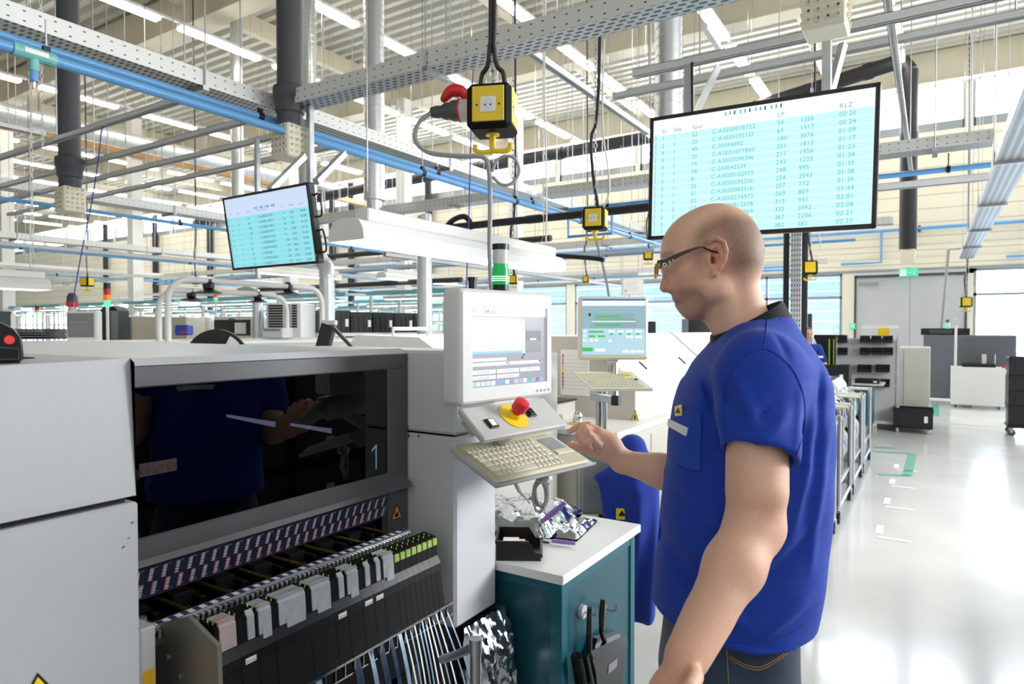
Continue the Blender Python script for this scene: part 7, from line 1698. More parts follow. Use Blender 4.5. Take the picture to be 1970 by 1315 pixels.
# grey cabinet and white cart
q = onZ(1775, 775, 0); gb = thing('grey_enclosure', 'tall dark grey enclosure standing before the right windows', 'cabinet', (q.x + .9, q.y + .4, 0)); b = MB(); GB2 = mat('slate_grey', '#6c6f78', .5, noise=.04)
b.box((q.x, q.y, .12), (q.x + 1.55, q.y + .8, 1.42), GB2, .006); b.build('enclosure_body', gb); b = MB(); b.box((q.x + .55, q.y - .012, .14), (q.x + 1.5, q.y, 1.40), mat('slate_grey2', '#64676f', .5), .004); b.build('panel_door', gb)
for sx in (.08, 1.47): b = MB(); b.box((q.x + sx - .04, q.y + .05, 0), (q.x + sx + .04, q.y + .13, .12), BLACK); b.box((q.x + sx - .04, q.y + .67, 0), (q.x + sx + .04, q.y + .75, .12), BLACK); b.build('foot', gb, smooth=0)
b = MB(); b.box((q.x - .05, q.y + .1, 1.42), (q.x + .8, q.y + .6, 1.56), BLACK, .01); b.box((q.x + .1, q.y + .09, 1.45), (q.x + .5, q.y + .1, 1.53), DGREY); o = b.build('test_unit'); tag(o, 'black test unit with a green lamp on the grey enclosure', 'device')
sl2 = thing('signal_lamp', 'small lit green and blue signal lamp on the black test unit', 'signal lamp', (q.x + .42, q.y + .2, 1.56)); b = MB(); b.cyl((q.x + .42, q.y + .2, 1.56), (q.x + .42, q.y + .2, 1.62), .04, mat('lamp_green2', '#22cc66', emit='#2ef08a', estr=2.), 14); b.cyl((q.x + .42, q.y + .2, 1.62), (q.x + .42, q.y + .2, 1.68), .04, mat('lamp_blue2', '#cfe4ff'), 14); b.cyl((q.x + .42, q.y + .2, 1.68), (q.x + .42, q.y + .2, 1.74), .035, DGREY, 14); b.build('lens_stack', sl2)
q = onZ(1829, 783, 0); wc = thing('white_cart', 'white box cart with a pole, in front of the grey enclosure', 'cart', (q.x + .43, q.y + .3, 0)); b = MB(); b.box((q.x, q.y, .06), (q.x + .86, q.y + .6, .80), WHITE, .006); b.box((q.x + .86, q.y + .02, .68), (q.x + .95, q.y + .2, .76), WHITE, .004); b.build('cart_body', wc)
b = MB(); b.cyl((q.x + .07, q.y + .05, .8), (q.x + .07, q.y + .05, 1.62), .022, WHITE, 12); b.box((q.x + .03, q.y + .0, 1.62), (q.x + .11, q.y + .09, 1.75), LGREY, .01); b.build('pole', wc)
b = MB(); b.box((q.x + .18, q.y + .08, .80), (q.x + .72, q.y + .45, .87), BLACK, .01); b.box((q.x + .5, q.y + .1, .87), (q.x + .57, q.y + .2, 1.05), LGREY, .005); b.cyl((q.x + .7, q.y + .1, .8), (q.x + .7, q.y + .1, 1.06), .012, STEEL, 8); b.cyl((q.x + .84, q.y + .05, .8), (q.x + .84, q.y + .05, .84), .03, RED, 12); b.build('fixture', wc)
for sx in (.08, .78):
    for sy in (.08, .52): b = MB(); b.cyl((q.x + sx - .01, q.y + sy, .03), (q.x + sx + .01, q.y + sy, .03), .03, BLACK, 12); b.box((q.x + sx - .015, q.y + sy - .015, .03), (q.x + sx + .015, q.y + sy + .015, .07), STEEL); b.build('caster', wc)
q = onZ(1788, 830, 0); cb_ = thing('tall_cabinet', 'pale two-door cabinet beside the bin rack', 'cabinet', (q.x - .25, q.y + .5, 0)); b = MB(); b.box((q.x - .70, q.y + .08, 0), (q.x, q.y + 1.0, 1.26), STW, .006); b.build('carcass', cb_)
for k in (0, 1): b = MB(); b.box((q.x - .69 + .345 * k, q.y + .068, .05), (q.x - .355 + .345 * k, q.y + .08, 1.24), STW, .003); b.build('door', cb_)
dk = onZ(1757, 829, 0); crate((dk.x, dk.y - .1, .09), .50, .34, .28, 'black crate on four grey casters before the pale cabinet')
t = thing('crate_dolly', 'small wheeled base under the crate before the pale cabinet', 'dolly', (dk.x, dk.y - .1, 0)); b = MB(); b.box((dk.x - .25, dk.y - .27, .075), (dk.x + .25, dk.y + .07, .09), BLACK); b.build('deck', t)
for sx in (-.2, .2):
    for sy in (-.22, .02): b = MB(); b.cyl((dk.x + sx - .015, dk.y + sy, .035), (dk.x + sx + .015, dk.y + sy, .035), .035, LGREY, 14); b.box((dk.x + sx - .01, dk.y + sy - .01, .035), (dk.x + sx + .01, dk.y + sy + .01, .076), STEEL); b.build('caster', t)
# rack with hanging bins
q0, q1 = onZ(1612, 822, 0), onZ(1722, 822, 0); Yr = q0.y; Yr = onZ(1665, 822, 0).y
rx0, rx1 = onY(1612, 700, Yr).x, onY(1728, 700, Yr).x
rk = thing('bin_rack', 'grey steel rack with rows of hanging black bins, right of the second person', 'rack', ((rx0 + rx1) / 2, Yr, 0)); b = MB()
b.box((rx0, Yr, .15), (rx1, Yr + .02, 1.38), LGREY, .003); b.box((rx0 - .03, Yr - .02, 0), (rx0 + .01, Yr + .04, 1.42), LGREY); b.box((rx1 - .02, Yr - .02, 0), (rx1 + .02, Yr + .04, 1.45), LGREY); b.box((rx0, Yr - .2, .1), (rx1, Yr + .3, .14), LGREY); b.build('rack_frame', rk, smooth=0)
b = MB()
for zz in (1.36, 1.14, .86, .64): b.box((rx0, Yr - .015, zz), (rx1, Yr, zz + .04), LGREY)
b.build('louvre_rail', rk, smooth=0)
b = MB(); yy_ = onY(1700, 635, Yr); b.box((yy_.x - .08, Yr - .02, 1.44), (yy_.x + .08, Yr - .01, 1.56), YEL); b.box((rx1 - .5, Yr - .018, 1.56), (rx1, Yr - .01, 1.60), PAPER); b.build('yellow_sign', rk, smooth=0)
rowsb = ((652, (1621, 1664, 1686, 1708), 'top'), (675, (1621, 1664, 1686, 1708), 'second'), (708, (1622, 1663, 1698), 'third'), (736, (1668, 1698), 'bottom'))
for py, xs, nm in rowsb:
    for i, px in enumerate(xs):
        p = onY(px, py, Yr - .1); wd = .135 if nm in ('top', 'second') else .19
        open_bin('picking_bin', 'small black bin in the %s row of the bin rack, %s from the left' % (nm, ordn[i]), Mx((p.x, Yr - .095, p.z - .06), rz=-PI / 2), .16, wd, .115, CR, group='black bins hanging on the rack')
# teal trolley
q = onZ(1655, 840, 0); tt = thing('teal_trolley', 'teal trolley on casters with a pale top, before the bin rack', 'trolley', (q.x, q.y + .2, 0))
b = MB(); b.box((q.x - .45, q.y, .74), (q.x + .28, q.y + .55, .765), STW, .003); b.build('top', tt); b = MB(); b.box((q.x - .1, q.y + .03, .16), (q.x + .14, q.y + .5, .74), TEAL, .004); b.build('side_panel', tt)
b = MB(); b.box((q.x - .43, q.y + .03, .14), (q.x - .39, q.y + .5, .74), TEAL); b.build('leg_frame', tt, smooth=0)
for sx in (-.4, .1):
    for sy in (.06, .46): b = MB(); b.cyl((q.x + sx - .014, q.y + sy, .06), (q.x + sx + .014, q.y + sy, .06), .06, DGREY, 16); b.box((q.x + sx - .02, q.y + sy - .02, .06), (q.x + sx + .02, q.y + sy + .02, .165), STEEL); b.build('caster', tt)
crate((q.x + .07, q.y + .2, .765), .3, .26, .06, 'shallow black tray on the teal trolley')
# work table with crates and the second worker
p = W(1600, 632, 9.6); wt = thing('work_table', 'pale work table behind the feeder carts carrying black crates', 'table', (p.x - .3, p.y, 0)); b = MB(); b.box((p.x - 1.0, p.y - .3, .70), (p.x + .18, p.y + .4, .73), STW, .003); b.build('tabletop', wt)
for sx in (-.96, .12):
    for sy in (-.26, .34): b = MB(); b.box((p.x + sx, p.y + sy, 0), (p.x + sx + .04, p.y + sy + .04, .70), LGREY); b.build('leg', wt, smooth=0)
pc = W(1600, 632, 9.4); crate((pc.x - .02, pc.y, .73), .52, .36, .30, 'large black crate with a white card, in front of the second person')
crate((p.x - .62, p.y + .05, .73), .5, .36, .26, 'black crate half hidden behind the worker shoulder')
b = MB(); p3 = W(1597, 640, 11.0); 
lk = thing('locker', 'black cabinet with lime strips behind the second person', 'cabinet', (p3.x, p3.y, 0)); b.box((p3.x - .25, p3.y, 0), (p3.x + .22, p3.y + .4, 1.45), BLACK, .01); b.build('carcass', lk)
b = MB(); b.box((p3.x - .02, p3.y - .006, .85), (p3.x + .0, p3.y, 1.38), mat('lime_strip', '#a6d62a')); b.box((p3.x + .05, p3.y - .006, .85), (p3.x + .065, p3.y, 1.38), mat('lime_strip', '#a6d62a')); b.build('lime_strip', lk, smooth=0)
# second person
D2 = 10.4; P2 = lambda px, py, d=D2: W(px, py, d)
pe = thing('person', 'distant red-haired person in a dark blue T-shirt, partly hidden behind the worker shoulder', 'person', (P2(1560, 900).x, P2(1560, 900).y, 0))
Fp = Field(np.array(P2(1560, 640)) - [.55, .55, 1.0], np.array(P2(1560, 640)) + [.55, .55, .2], .012)
hp = P2(1553, 643); HX = (Rv, Fv, Zv)
Fp.ell(hp, (.075, .092, .105), HX, .01); Fp.ell(hp + Zv * -.05 - Fv * .02, (.055, .065, .07), HX, .02); Fp.ell(hp - Fv * .098 - Zv * .01, (.014, .016, .022), HX, .01); Fp.cap(hp - Zv * .08, hp - Zv * .18, .052, .058, .02)
for sg in (-1, 1): Fp.ell(hp + Rv * sg * .078, (.012, .02, .03), HX, .008)
Fp.cap(hp - Zv * .30 + Rv * .20, hp - Zv * .50 + Rv * .26 - Fv * .06, .05, .042, .02); Fp.cap(hp - Zv * .50 + Rv * .26 - Fv * .06, hp - Zv * .48 + Rv * .12 - Fv * .28, .04, .03, .02); Fp.ell(hp - Zv * .47 + Rv * .06 - Fv * .33, (.05, .045, .02), HX, .02)
Fp.cap(hp - Zv * .30 - Rv * .20, hp - Zv * .50 - Rv * .24 - Fv * .06, .05, .042, .02); Fp.cap(hp - Zv * .50 - Rv * .24 - Fv * .06, hp - Zv * .48 - Rv * .1 - Fv * .28, .04, .03, .02)
Fp.ell(hp - Zv * .45, (.14, .09, .28), HX, .03)
def c2(V_):
    c = np.tile(np.array(lin('#d8a58c')), (len(V_), 1)); d = (V_ - np.array(hp)); f = -(d @ np.array(Fv)); u = np.abs(d @ np.array(Rv)); z = d[:, 2]
    eye = (f > .06) & (np.abs(z - .005) < .010) & (np.abs(u - .03) < .014); c[eye] = lin('#4a3630'); m_ = (f > .06) & (np.abs(z + .055) < .006) & (u < .025); c[m_] = lin('#b0605a'); return c
Fp.mesh('body', SKINM, pe, c2, 1)
Fp = Field(np.array(P2(1560, 640)) - [.55, .55, 1.0], np.array(P2(1560, 640)) + [.55, .55, .2], .012)
Fp.ell(hp + Zv * .028 + Fv * .018, (.086, .092, .095), HX, .01); Fp.f = np.maximum(Fp.f, -1)
S_, X, Y, Z = Fp.sl(np.array(hp), .2); f_ = -((X - hp.x) * Fv.x + (Y - hp.y) * Fv.y); Fp.f[S_] = np.maximum(Fp.f[S_], np.minimum(f_ - .045, (hp.z + .055) - Z))
Fp.mesh('hair', attr_mat('red_hair', .6, .4, 90), pe, lambda V_: np.tile(np.array(lin('#7a2f2a')), (len(V_), 1)), 1)
Fp = Field(np.array(P2(1560, 640)) - [.55, .55, 1.25], np.array(P2(1560, 640)) + [.55, .55, .0], .012)
Fp.ell(hp - Zv * .50, (.165, .115, .36), HX, .03); Fp.cap(hp - Zv * .22 - Rv * .15, hp - Zv * .22 + Rv * .15, .07, .07, .04); 
for sg in (-1, 1): Fp.cap(hp - Zv * .23 + Rv * .17 * sg, hp - Zv * .40 + Rv * .235 * sg - Fv * .03, .07, .064, .03)
Fp.cap(hp - Zv * .14, hp - Zv * .21, .058, .07, .01, sub=True) if False else None
Fp.mesh('t_shirt', SHM, pe, lambda V_: np.tile(np.array(lin('#1b3f9c')), (len(V_), 1)), 1); del Fp
b = MB()
for sg in (-1, 1): q_ = hp + Rv * .09 * sg; b.tube([(q_.x, q_.y, .80), (q_.x, q_.y, .45), (q_.x, q_.y, .06)], [.10, .075, .06], mat('denim_plain', '#2b3a55', .8), 12); b.box((q_.x - .05, q_.y - .16, 0), (q_.x + .05, q_.y + .09, .07), BLACKM, .02)
b.build('trousers', pe)
b = MB(); b.tube(bez([P2(1548, 655), P2(1562, 650), P2(1569, 664), P2(1566, 678)], 6), .016, WHITE, 10); o = b.build('extraction_hose'); tag(o, 'white curved hose in front of the distant person chest', 'hose')
b = MB(); b.box((-.10, -.035, 0), (.10, .0, .008), PAPER, .002, basis(P2(1571, 684, D2 - .17), Rv, Zv, -Fv)); b.build('name_tag', pe, smooth=0)
# signs
def sign(px, py, w__, h_, Y, label, m, marks, name='exit_sign'):
    p = onY(px, py, Y); r = thing(name, label, 'sign', p); b = MB(); b.box((p.x - w__ / 2, Y, p.z - h_ / 2), (p.x + w__ / 2, Y + .04, p.z + h_ / 2), m, .004); b.build('panel', r); b = MB()
    for x0, z0, x1, z1 in marks: b.box((p.x + x0 * w__, Y - .002, p.z + z0 * h_), (p.x + x1 * w__, Y, p.z + z1 * h_), PAPER)
    if b.v: b.build('pictogram', r, smooth=0)
    return r, p
EG = mat('exit_green', '#2bb38a', .4, noise=0, emit='#35c89a', estr=.7)
r_, p_ = sign(1748, 524, .40, .19, YB - .30, 'green emergency exit sign above the grey double door', EG, ((-.45, -.4, -.12, .4), (-.02, -.05, .18, .05), (.12, -.15, .18, .15), (.28, -.35, .34, .3), (.24, .15, .4, .25)))
b = MB(); b.box((p_.x - .02, YB - .27, p_.z + .09), (p_.x + .02, YB, p_.z + .12), FRM); b.build('bracket', r_, smooth=0)
sign(1640, 627, .13, .15, YB - .045, 'small green escape sign on the cream pier left of the door', EG, ((-.35, -.2, -.05, .3), (.1, -.3, .3, .35)))
sign(700, 546, .5, .22, YB - .045, 'green exit sign on the far wall above the pillar', EG, ((-.4, -.3, -.1, .3),)) if False else None
r_, p_ = sign(670, 561, .30, .17, YB - .045, 'tiny green exit sign on the far wall left of the nearest machine pillar', EG, ((-.4, -.3, -.1, .3), (.1, -.3, .2, .3)))
# certificate hanging
p = W(1217, 551, 6.9); ce = thing('certificate', 'cream framed certificate hanging above the second monitor', 'certificate', p); Mq = basis(p, Rv, Zv, -Fv); b = MB(); b.box((-.115, -.09, -.01), (.115, .09, 0), mat('certificate_frame', '#e9e6da', .5), .008, Mq); b.build('frame', ce)
b = MB(); b.box((-.098, -.075, 0), (.098, .075, .002), PAPER, 0, Mq); [b.box((-.07 + .01 * (i % 2), .05 - .018 * i, .002), (.07 - .012 * (i % 3), .054 - .018 * i, .0025), LGREY, 0, Mq) for i in range(6)]; b.cyl(Mq @ Vector((-.07, -.045, .002)), Mq @ Vector((-.07, -.045, .004)), .014, mat('gold_seal', '#d8b24a'), 14); b.build('sheet', ce, smooth=0)
b = MB(); [b.cyl(Mq @ Vector((s_ * .1, .085, -.005)), Mq @ Vector((s_ * .1, 5.8, -.005)), .002, STEEL, 5) for s_ in (-1, 1)]; b.build('hanging_wire', ce)
b = MB(); q_ = W(1180, 632, 10.2); b.tube(bez([(q_.x, q_.y, 1.2), (q_.x - .1, q_.y, 2.2), (q_.x - .35, q_.y, 3.1)], 6), .02, GCAB, 8); o = b.build('riser_cable'); tag(o, 'slanting grey pipe rising behind the certificate', 'pipe')
q_ = W(1810, 632, 14.4); b = MB(); b.tube([(q_.x, q_.y, 1.4), (q_.x + .12, q_.y, 3.25), (q_.x + .5, q_.y, 3.28)], .03, GCAB, 8); o = b.build('riser_pipe'); tag(o, 'tall pale pipe rising from the grey enclosure', 'pipe')
# ================= MACHINES BEHIND THE FRONT LINE =================
mb = thing('placement_machine', 'white machine body with two hinged lids, behind the nearest machine and pillar', 'machine', (-2.5, 2.4, 0)); b = MB(); b.box((-3.1, 1.72, .1), (-1.72, 3.18, 1.425), STW, .01); b.build('body', mb)
for k, (ya, yb_) in enumerate(((2.35, 2.70), (2.74, 3.15))):
    b = MB(); b.prism([(-1.85, ya, 1.425), (-2.0, ya, 1.51), (-2.40, ya, 1.52), (-2.5, ya, 1.425)], (0, yb_ - ya, 0), WHG); l_ = b.build('lid', mb, smooth=0)
    b = MB(); ym = (ya + yb_) / 2; b.tube([(-2.2, ym - .13, 1.51), (-2.2, ym - .13, 1.55), (-2.2, ym + .13, 1.55), (-2.2, ym + .13, 1.51)], .009, WHITE, 8); b.build('lid_handle', l_)
mc = thing('rear_machine', 'white machine of the second line, standing behind with tubular arches on top', 'machine', (-4.6, 2.6, 0)); b = MB(); b.box((-5.3, .6, .1), (-4.0, 4.6, 1.44), STW, .01); b.box((-5.2, .62, 1.44), (-4.05, 4.5, 1.465), WHITE, .008); b.build('body', mc)
def arch(X, Y0, Y1, zt, label):
    r = thing('tube_arch', label, 'tube frame', (X, (Y0 + Y1) / 2, 1.465)); b = MB(); R_c = .14; P = [(X, Y0, 1.465), (X, Y0, zt - R_c)]
    P += [(X, Y0 + R_c - R_c * math.cos(a), zt - R_c + R_c * math.sin(a)) for a in [PI / 2 * k / 5 for k in range(1, 6)]]; P += [(X, Y1 - R_c + R_c * math.sin(a), zt - R_c + R_c * math.cos(a)) for a in [PI / 2 * k / 5 for k in range(0, 6)]]; P += [(X, Y1, 1.465)]
    b.tube(P, .021, WHITE, 12); b.build('bent_tube', r)
    return r
arch(-4.3, 2.5, 3.82, 1.885, 'nearer white tubular arch on the rear machine'); arch(-4.62, 2.62, 3.72, 1.83, 'farther white tubular arch on the rear machine')
def clamp(px, py, X, label, s=1.):
    q = onX(px, py, X); r = thing('vacuum_clamp', label, 'clamp', (q.x, q.y, q.z)); b = MB(); M = basis(q, Rv, Fv, Zv)
    b.lathe(q - Zv * .045 * s, Zv, [(0, .088 * s), (.008 * s, .088 * s), (.014 * s, .07 * s), (.03 * s, .04 * s), (.034 * s, .01 * s)], BLACK, 20); b.build('cup', r); b = MB(); b.box((-.035 * s, -.02, -.015 * s), (.035 * s, .02, .035 * s), BLACK, .008, M); b.cyl(q + Zv * .02 * s, q + Zv * .055 * s, .024 * s, BLACK, 12); b.build('grip', r)
clamp(401, 552, -4.3, 'black cup clamp on the nearer arch, left one'); clamp(554, 556, -4.3, 'black cup clamp on the nearer arch, right one'); clamp(368, 568, -4.62, 'small black cup clamp on the farther arch, left one', .85); clamp(496, 572, -4.62, 'small black cup clamp on the farther arch, right one', .85)
# black reel on a stand
q = W(418, 700, 3.5); rs_ = thing('reel_stand', 'low grey stand holding the big black reel', 'stand', (q.x, q.y, 0)); b = MB(); b.box((q.x - .12, q.y - .2, 0), (q.x + .12, q.y + .2, 1.2), LGREY, .005); b.build('stand_body', rs_)
rl = thing('component_reel', 'big black reel showing above the machine top, white crescent cut-outs', 'reel', (q.x, q.y, 1.2)); zc_ = 1.375; b = MB(); nn_ = Fv
b.cyl(Vector((q.x, q.y, zc_)) - Fv * .008, Vector((q.x, q.y, zc_)) + Fv * .008, .172, BLACK, 48); b.build('disc', rl)
b = MB(); Mr = basis(Vector((q.x, q.y, zc_)) - Fv * .009, Rv, Zv, -Fv)
for a0, a1 in ((38, 62),): b.add([Mr @ Vector((r_ * math.cos(math.radians(a)), r_ * math.sin(math.radians(a)), .0)) for r_, s_ in ((.10, 1), (.155, -1)) for a in (range(a0, a1 + 1, 6) if s_ == 1 else range(a1, a0 - 1, -6))], [tuple(range(10))], PAPER)
b.box((-.125, .07, 0), (-.085, .09, .001), mat('lime_tag', '#c6e03a'), 0, Mr @ Matrix.Rotation(.15, 4, 'Z')); b.build('markings', rl, smooth=0)
# black bracket with rod
q = W(630, 668, 2.95); bk = thing('scanner_bracket', 'black hinged bracket with a rod on the machine behind the tinted window', 'bracket', (q.x, q.y, 1.43)); b = MB(); p0, p1_ = W(622, 668, 2.95), W(634, 622, 2.95); x, y, z = frame_from(p1_ - p0); b.box((-.03, -.03, -.03), (.03, .03, (p1_ - p0).length), BLACK, .006, basis(p0, x, y, z)); b.build('upright', bk); b = MB(); b.cyl(W(634, 622, 2.95), W(682, 672, 2.75), .009, DGREY, 10); b.box((-.02, -.02, -.01), (.04, .02, .012), LGREY, .003, basis(W(630, 621, 2.94), Rv, Fv, Zv)); b.build('rod', bk)
# stacked trays and bins at the left, on the machine top
tz = 1.497
for k in range(5):
    q = onZ(100, 652, tz); b = MB(); b.box((q.x - .34 + .01 * (k % 2), q.y - .33, tz + .011 * k), (q.x + .05 - .012 * (k % 3), q.y + .05, tz + .011 * k + .009), BLACK, .003); o = b.build('thin_tray'); tag(o, 'thin black tray on the machine top at far left, %s from the bottom' % ordn[k], 'tray', 'stack of thin black trays')
q = onZ(20, 652, tz); zz_ = tz + .055
bn_ = open_bin('storage_bin', 'black bin standing on the thin black trays at the left edge', Mx((q.x - .02, q.y - .13, zz_), rz=.5), .2, .17, .085, BLACK, cut=False)
b = MB(); b.lathe((q.x - .12, q.y - .12, zz_ + .086), (0, 0, 1), [(0, .06), (.02, .06), (.045, .035), (.05, .0)], GB, 20); o = b.build('black_dome'); tag(o, 'glossy black dome sitting on the bin at the left edge', 'cover')
# ================= BACKGROUND HALL =================
def boxthing(name, label, cat, px0, px1, py0, py1, d, dep, m, parts=(), base=None, r=.01, group=None):
    """free standing unit: front face between the pixel columns px0..px1 at depth d, top at row py0, standing on the floor"""
    c = W((px0 + px1) / 2, 632, d); wd = (px1 - px0) * d / F_PX; zt = W(985, py0, d).z; zb_ = 0 if base is None else base
    t = thing(name, label, cat, (c.x, c.y, zb_), group); M = basis((c.x, c.y, 0), Rv, Fv, Zv); b = MB(); b.box((-wd / 2, 0, zb_), (wd / 2, dep, zt), m, r, M); b.build('body', t)
    for (n_, u0, v0, u1, v1, mm) in parts:
        b = MB(); z0, z1 = W(985, v1, d).z, W(985, v0, d).z; b.box(((u0 - (px0 + px1) / 2) * d / F_PX, -.012, z0), ((u1 - (px0 + px1) / 2) * d / F_PX, .0, z1), mm, .002, M); b.build(n_, t, smooth=0)
    return t
GSC = mat('dull_grey_screen', '#7d8180', .3, noise=.03); BEI = mat('beige_panel', '#cfc8b6', .5, noise=.03)
boxthing('small_monitor', 'small white framed monitor with a grey screen at the left', 'monitor', 127, 188, 598, 655, 6.5, .08, WHITE, (('screen', 131, 602, 181, 648, GSC), ('screen_rows', 138, 618, 172, 622, LGREY), ('screen_rows', 138, 626, 172, 630, LGREY)), base=1.15)
boxthing('black_device', 'black rounded device behind the small grey monitor', 'device', 186, 222, 588, 632, 6.9, .3, BLACK, (), base=1.15, r=.05)
boxthing('machine_bench', 'white bench carrying the devices at the left', 'bench', 40, 260, 712, 740, 6.4, 1.0, WHITE, ())
boxthing('beige_enclosure', 'beige machine enclosure left of the tubular arches', 'machine', 251, 358, 609, 660, 8.0, .5, BEI, (('edge_trim', 251, 609, 254, 660, GSC),))
boxthing('silver_unit', 'silver corner unit with cables left of the beige enclosure', 'machine', 221, 249, 606, 660, 8.0, .5, STEEL)
boxthing('white_unit', 'white rounded unit behind the arches, right of the beige enclosure', 'machine', 361, 409, 611, 660, 8.9, .6, WHITE, r=.05)
boxthing('inspection_machine', 'machine with a lit glass window behind the black reel', 'machine', 411, 484, 609, 660, 7.6, .7, WHITE, (('window', 413, 615, 482, 645, BLACK), ('lit_object', 452, 620, 474, 642, mat('pale_lit_object', '#e8f0e6', emit='#e8f0e6', estr=.4)), ('green_lamp', 440, 612, 452, 616, GREENP)))
for a, c_, l_ in ((512, 553, 'white cabinet with black louvres behind the arches, left one'), (557, 580, 'white cabinet with black louvres behind the arches, right one')):
    boxthing('louvre_cabinet', l_, 'cabinet', a, c_, 582, 660, 7.0, .5, WHITE, [('louvre', a + 5, 586 + 5 * k, c_ - 8, 589.6 + 5 * k, BLACK) for k in range(9)])
boxthing('blue_scanner', 'blue handheld unit with a red tip by the beige enclosure', 'scanner', 335, 363, 625, 637, 5.0, .08, BLUEM, (('red_tip', 346, 637, 360, 641, RED),), base=1.50)
boxthing('printer', 'grey flat printer right of the black reel', 'printer', 503, 545, 631, 640, 5.4, .25, LGREY, (('lid_window', 508, 632, 540, 636, GSC),), base=1.47)
def tower(px, pyt, d, label, cols=('red_plastic', 'orange', 'green_lit'), hgt=.24, r=.03, zb_=None):
    OR = mat('orange_lens', '#f08a1c', .3, emit='#f08a1c', estr=.3); GL_ = mat('green_lens_lit', '#2bd070', .3, emit='#4dff9a', estr=1.6)
    c = W(px, pyt, d); t = thing('signal_tower', label, 'signal lamp', (c.x, c.y, zb_ or 1.0)); z = c.z; b = MB(); b.cyl((c.x, c.y, z), (c.x, c.y, z - hgt * .25), r, BLACK, 14); b.build('cap', t)
    for k, (m_, n_) in enumerate(((RED, 'red_lens'), (OR, 'orange_lens'), (GL_, 'green_lens'))): b = MB(); b.cyl((c.x, c.y, z - hgt * .25 * (k + 1)), (c.x, c.y, z - hgt * .25 * (k + 2)), r, m_, 14); b.build(n_, t)
    b = MB(); b.cyl((c.x, c.y, z - hgt), (c.x, c.y, zb_ or 1.0), r * .5, WHITE, 10); b.build('pole', t)
tower(206, 544, 6.7, 'red orange green signal tower above the small grey monitor', zb_=1.15); tower(71, 589, 11, 'small signal tower low at the far left', hgt=.13, zb_=.01); tower(604, 585, 10, 'small signal tower between the arches and the crates', hgt=.14, zb_=.01); tower(415, 561, 11, 'thin signal tower between the cup clamps', hgt=.14, r=.03, zb_=.01)
q = W(139, 575, 6.8); t = thing('beacon', 'dark beacon on a red base left of the signal tower', 'beacon', (q.x, q.y, 1.0)); b = MB(); b.cyl((q.x, q.y, 1.0), (q.x, q.y, q.z - .08), .04, LGREY, 12); b.cyl((q.x, q.y, q.z - .08), (q.x, q.y, q.z - .03), .055, RED, 16); b.lathe((q.x, q.y, q.z - .03), Zv, [(0, .05), (.05, .05), (.09, .03), (.1, .0)], DGREY, 16); b.build('beacon_body', t)
q = W(909, 556, 2.9); t = thing('beacon', 'small black beacon left of the green signal lamp', 'beacon', (q.x, q.y, 1.51)); b = MB(); b.cyl((q.x, q.y, 1.5), (q.x, q.y, W(909, 534, 2.9).z), .018, BLACK, 14); b.cyl((q.x, q.y, W(909, 540, 2.9).z), (q.x, q.y, W(909, 533, 2.9).z), .022, BLACK, 14); b.build('beacon_body', t)
# rows of assembly workstations
TLS = mat('teal_light_rail', '#7fc7d2', .4, noise=0)
ws = thing('workstation', 'x', 'workstation', (0, 0, 0)); 
b = MB(); b.box((-.9, -.4, .74), (.9, .4, .78), WHITE, .004); b.build('tabletop', ws)
for sx in (-.88, .84): b = MB(); b.box((sx, .34, 0), (sx + .04, .38, 2.15), LGREY); b.box((sx, -.38, 0), (sx + .04, -.34, .74), LGREY); b.box((sx, -.3, 2.08), (sx + .04, .36, 2.12), LGREY); b.build('side_post', ws, smooth=0)
b = MB(); b.box((-.86, .05, 1.32), (.86, .36, 1.34), WHITE); b.box((-.86, .1, 1.65), (.86, .36, 1.67), WHITE); b.build('shelf', ws, smooth=0)
b = MB(); b.box((-.95, -.3, 2.06), (.95, -.22, 2.12), TLS); b.build('teal_rail', ws, smooth=0)
b = MB(); b.box((-.7, -.2, 2.0), (.7, -.05, 2.05), WHITE, .01); b.box((-.68, -.19, 1.992), (.68, -.06, 2.0), mat('station_tube', '#ffffff', emit='#fff8ee', estr=3.)); b.build('bench_lamp', ws)
b = MB(); 
for i, (x_, w__, h_, m_) in enumerate(((-.75, .2, .2, BLACK), (-.45, .15, .12, BLUEM), (-.2, .3, .16, CREAM), (.25, .12, .2, LGREY), (.5, .25, .13, DGREY))): b.box((x_, .08, 1.34), (x_ + w__, .33, 1.34 + h_), m_, .006)
b.build('shelf_boxes', ws, kind='stuff')
b = MB(); b.box((-.4, 0, .78), (.1, .3, 1.15), LGREY, .01); b.box((.2, -.1, .78), (.6, .25, .98), BEI, .01); b.build('bench_units', ws)
ws.location = (-7.4, 8.6, 0); ws.rotation_euler = (0, 0, 0)
spots = []
for r, Y in enumerate((7.7, 9.9, 12.2, 14.2, 16.6)):
    for k in range(9):
        X = -6.4 - 2.35 * k - .6 * r + (.4 if r % 2 else 0)
        spots.append((X, Y, r, k))
frs = True
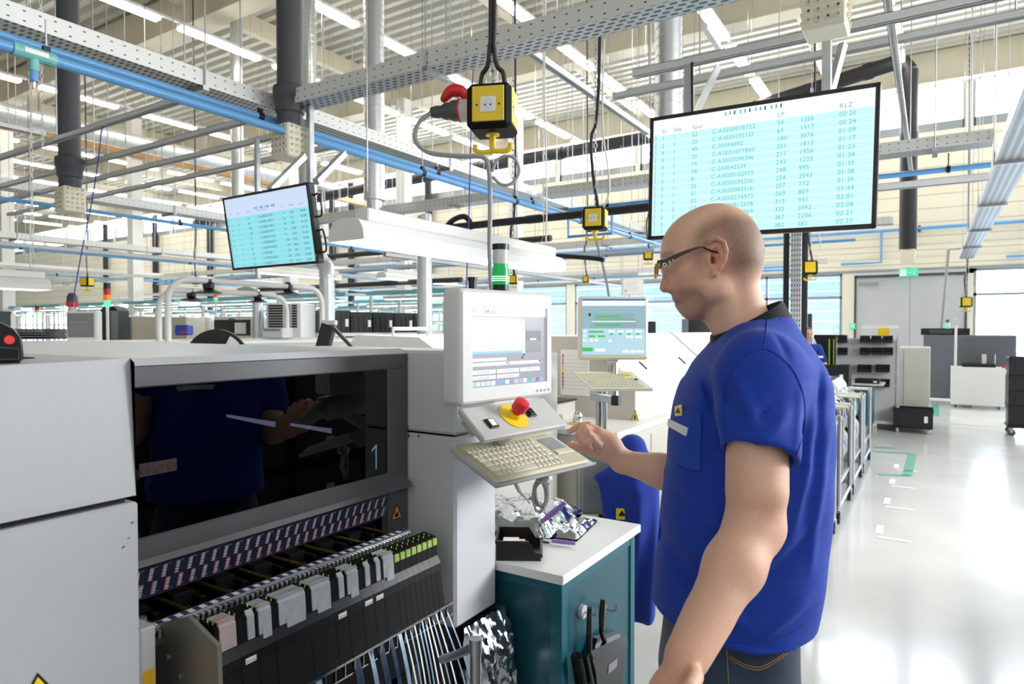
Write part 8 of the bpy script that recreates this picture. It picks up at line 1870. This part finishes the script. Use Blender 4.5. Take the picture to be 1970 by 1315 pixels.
for X, Y, r, k in spots:
    c_ = (_R.transposed() @ (Vector((X, Y, 1.5)) - CAM)); u = CX + F_PX * c_.x / -c_.z
    if u < -40 or u > 900: continue
    lab = 'white workstation with teal top rail, %s from right in %s row back' % (ordn[k], ordn[r])
    if frs: ws.location = (X, Y, 0); ws['label'] = lab; ws['group'] = 'assembly workstations in the hall'; frs = False
    else: copy_tree(ws, (X, Y, 0), 0, lab, 'assembly workstations in the hall')
lt2 = copy_tree(lt, (Vector(lt.location) + (W(88, 548, 6.0) - LT_END)), 0, 'white trough luminaire cut off by the left edge', 'trough luminaires')
for px, py, d, l_ in ((500, 520, 12, 'distant white trough luminaire right of the violet cord'), (740, 530, 11, 'distant white trough luminaire behind the crates')):
    copy_tree(lt, (Vector(lt.location) + (W(px, py, d) - W(690, 445, 3.05))), 0, l_, 'trough luminaires')
# background right of the second monitor: hall clutter behind the sloping covers
boxthing('white_pillar', 'pale square pillar behind the worker nose', 'pillar', 1272, 1306, 480, 700, 14, .5, CREAMP) if False else None
boxthing('black_cabinet', 'black cabinet behind the sloping covers near the worker chin', 'cabinet', 1325, 1372, 612, 700, 9.5, .4, BLACK)
boxthing('crate_stack_block', 'dark blue-black crate column left of the worker face', 'crate', 1248, 1262, 618, 700, 9.0, .3, CR)
boxthing('black_machine', 'black machine top right behind the worker collar', 'machine', 1547, 1563, 603, 700, 11.6, .3, BLACK)
# rack with dark crates behind the viewer, the one mirrored in the tinted window
rr_ = thing('crate_rack', 'black crate rack across the aisle behind the viewer, seen mirrored in the tinted window', 'rack', (1.9, 1.0, 0)); b = MB(); b.box((1.5, -2.2, 0), (2.1, 5.0, 1.3), BLACKM); b.build('rack_body', rr_, smooth=0)
b = MB()
for k in range(9):
    for j in range(3): b.box((1.47, -2.1 + .78 * k, .15 + .38 * j), (1.5, -2.1 + .78 * k + .7, .15 + .38 * j + .3), CR, .01); b.box((1.466, -2.1 + .78 * k + .3, .25 + .38 * j), (1.47, -2.1 + .78 * k + .38, .31 + .38 * j), LGREY)
b.build('crate_fronts', rr_, smooth=0)
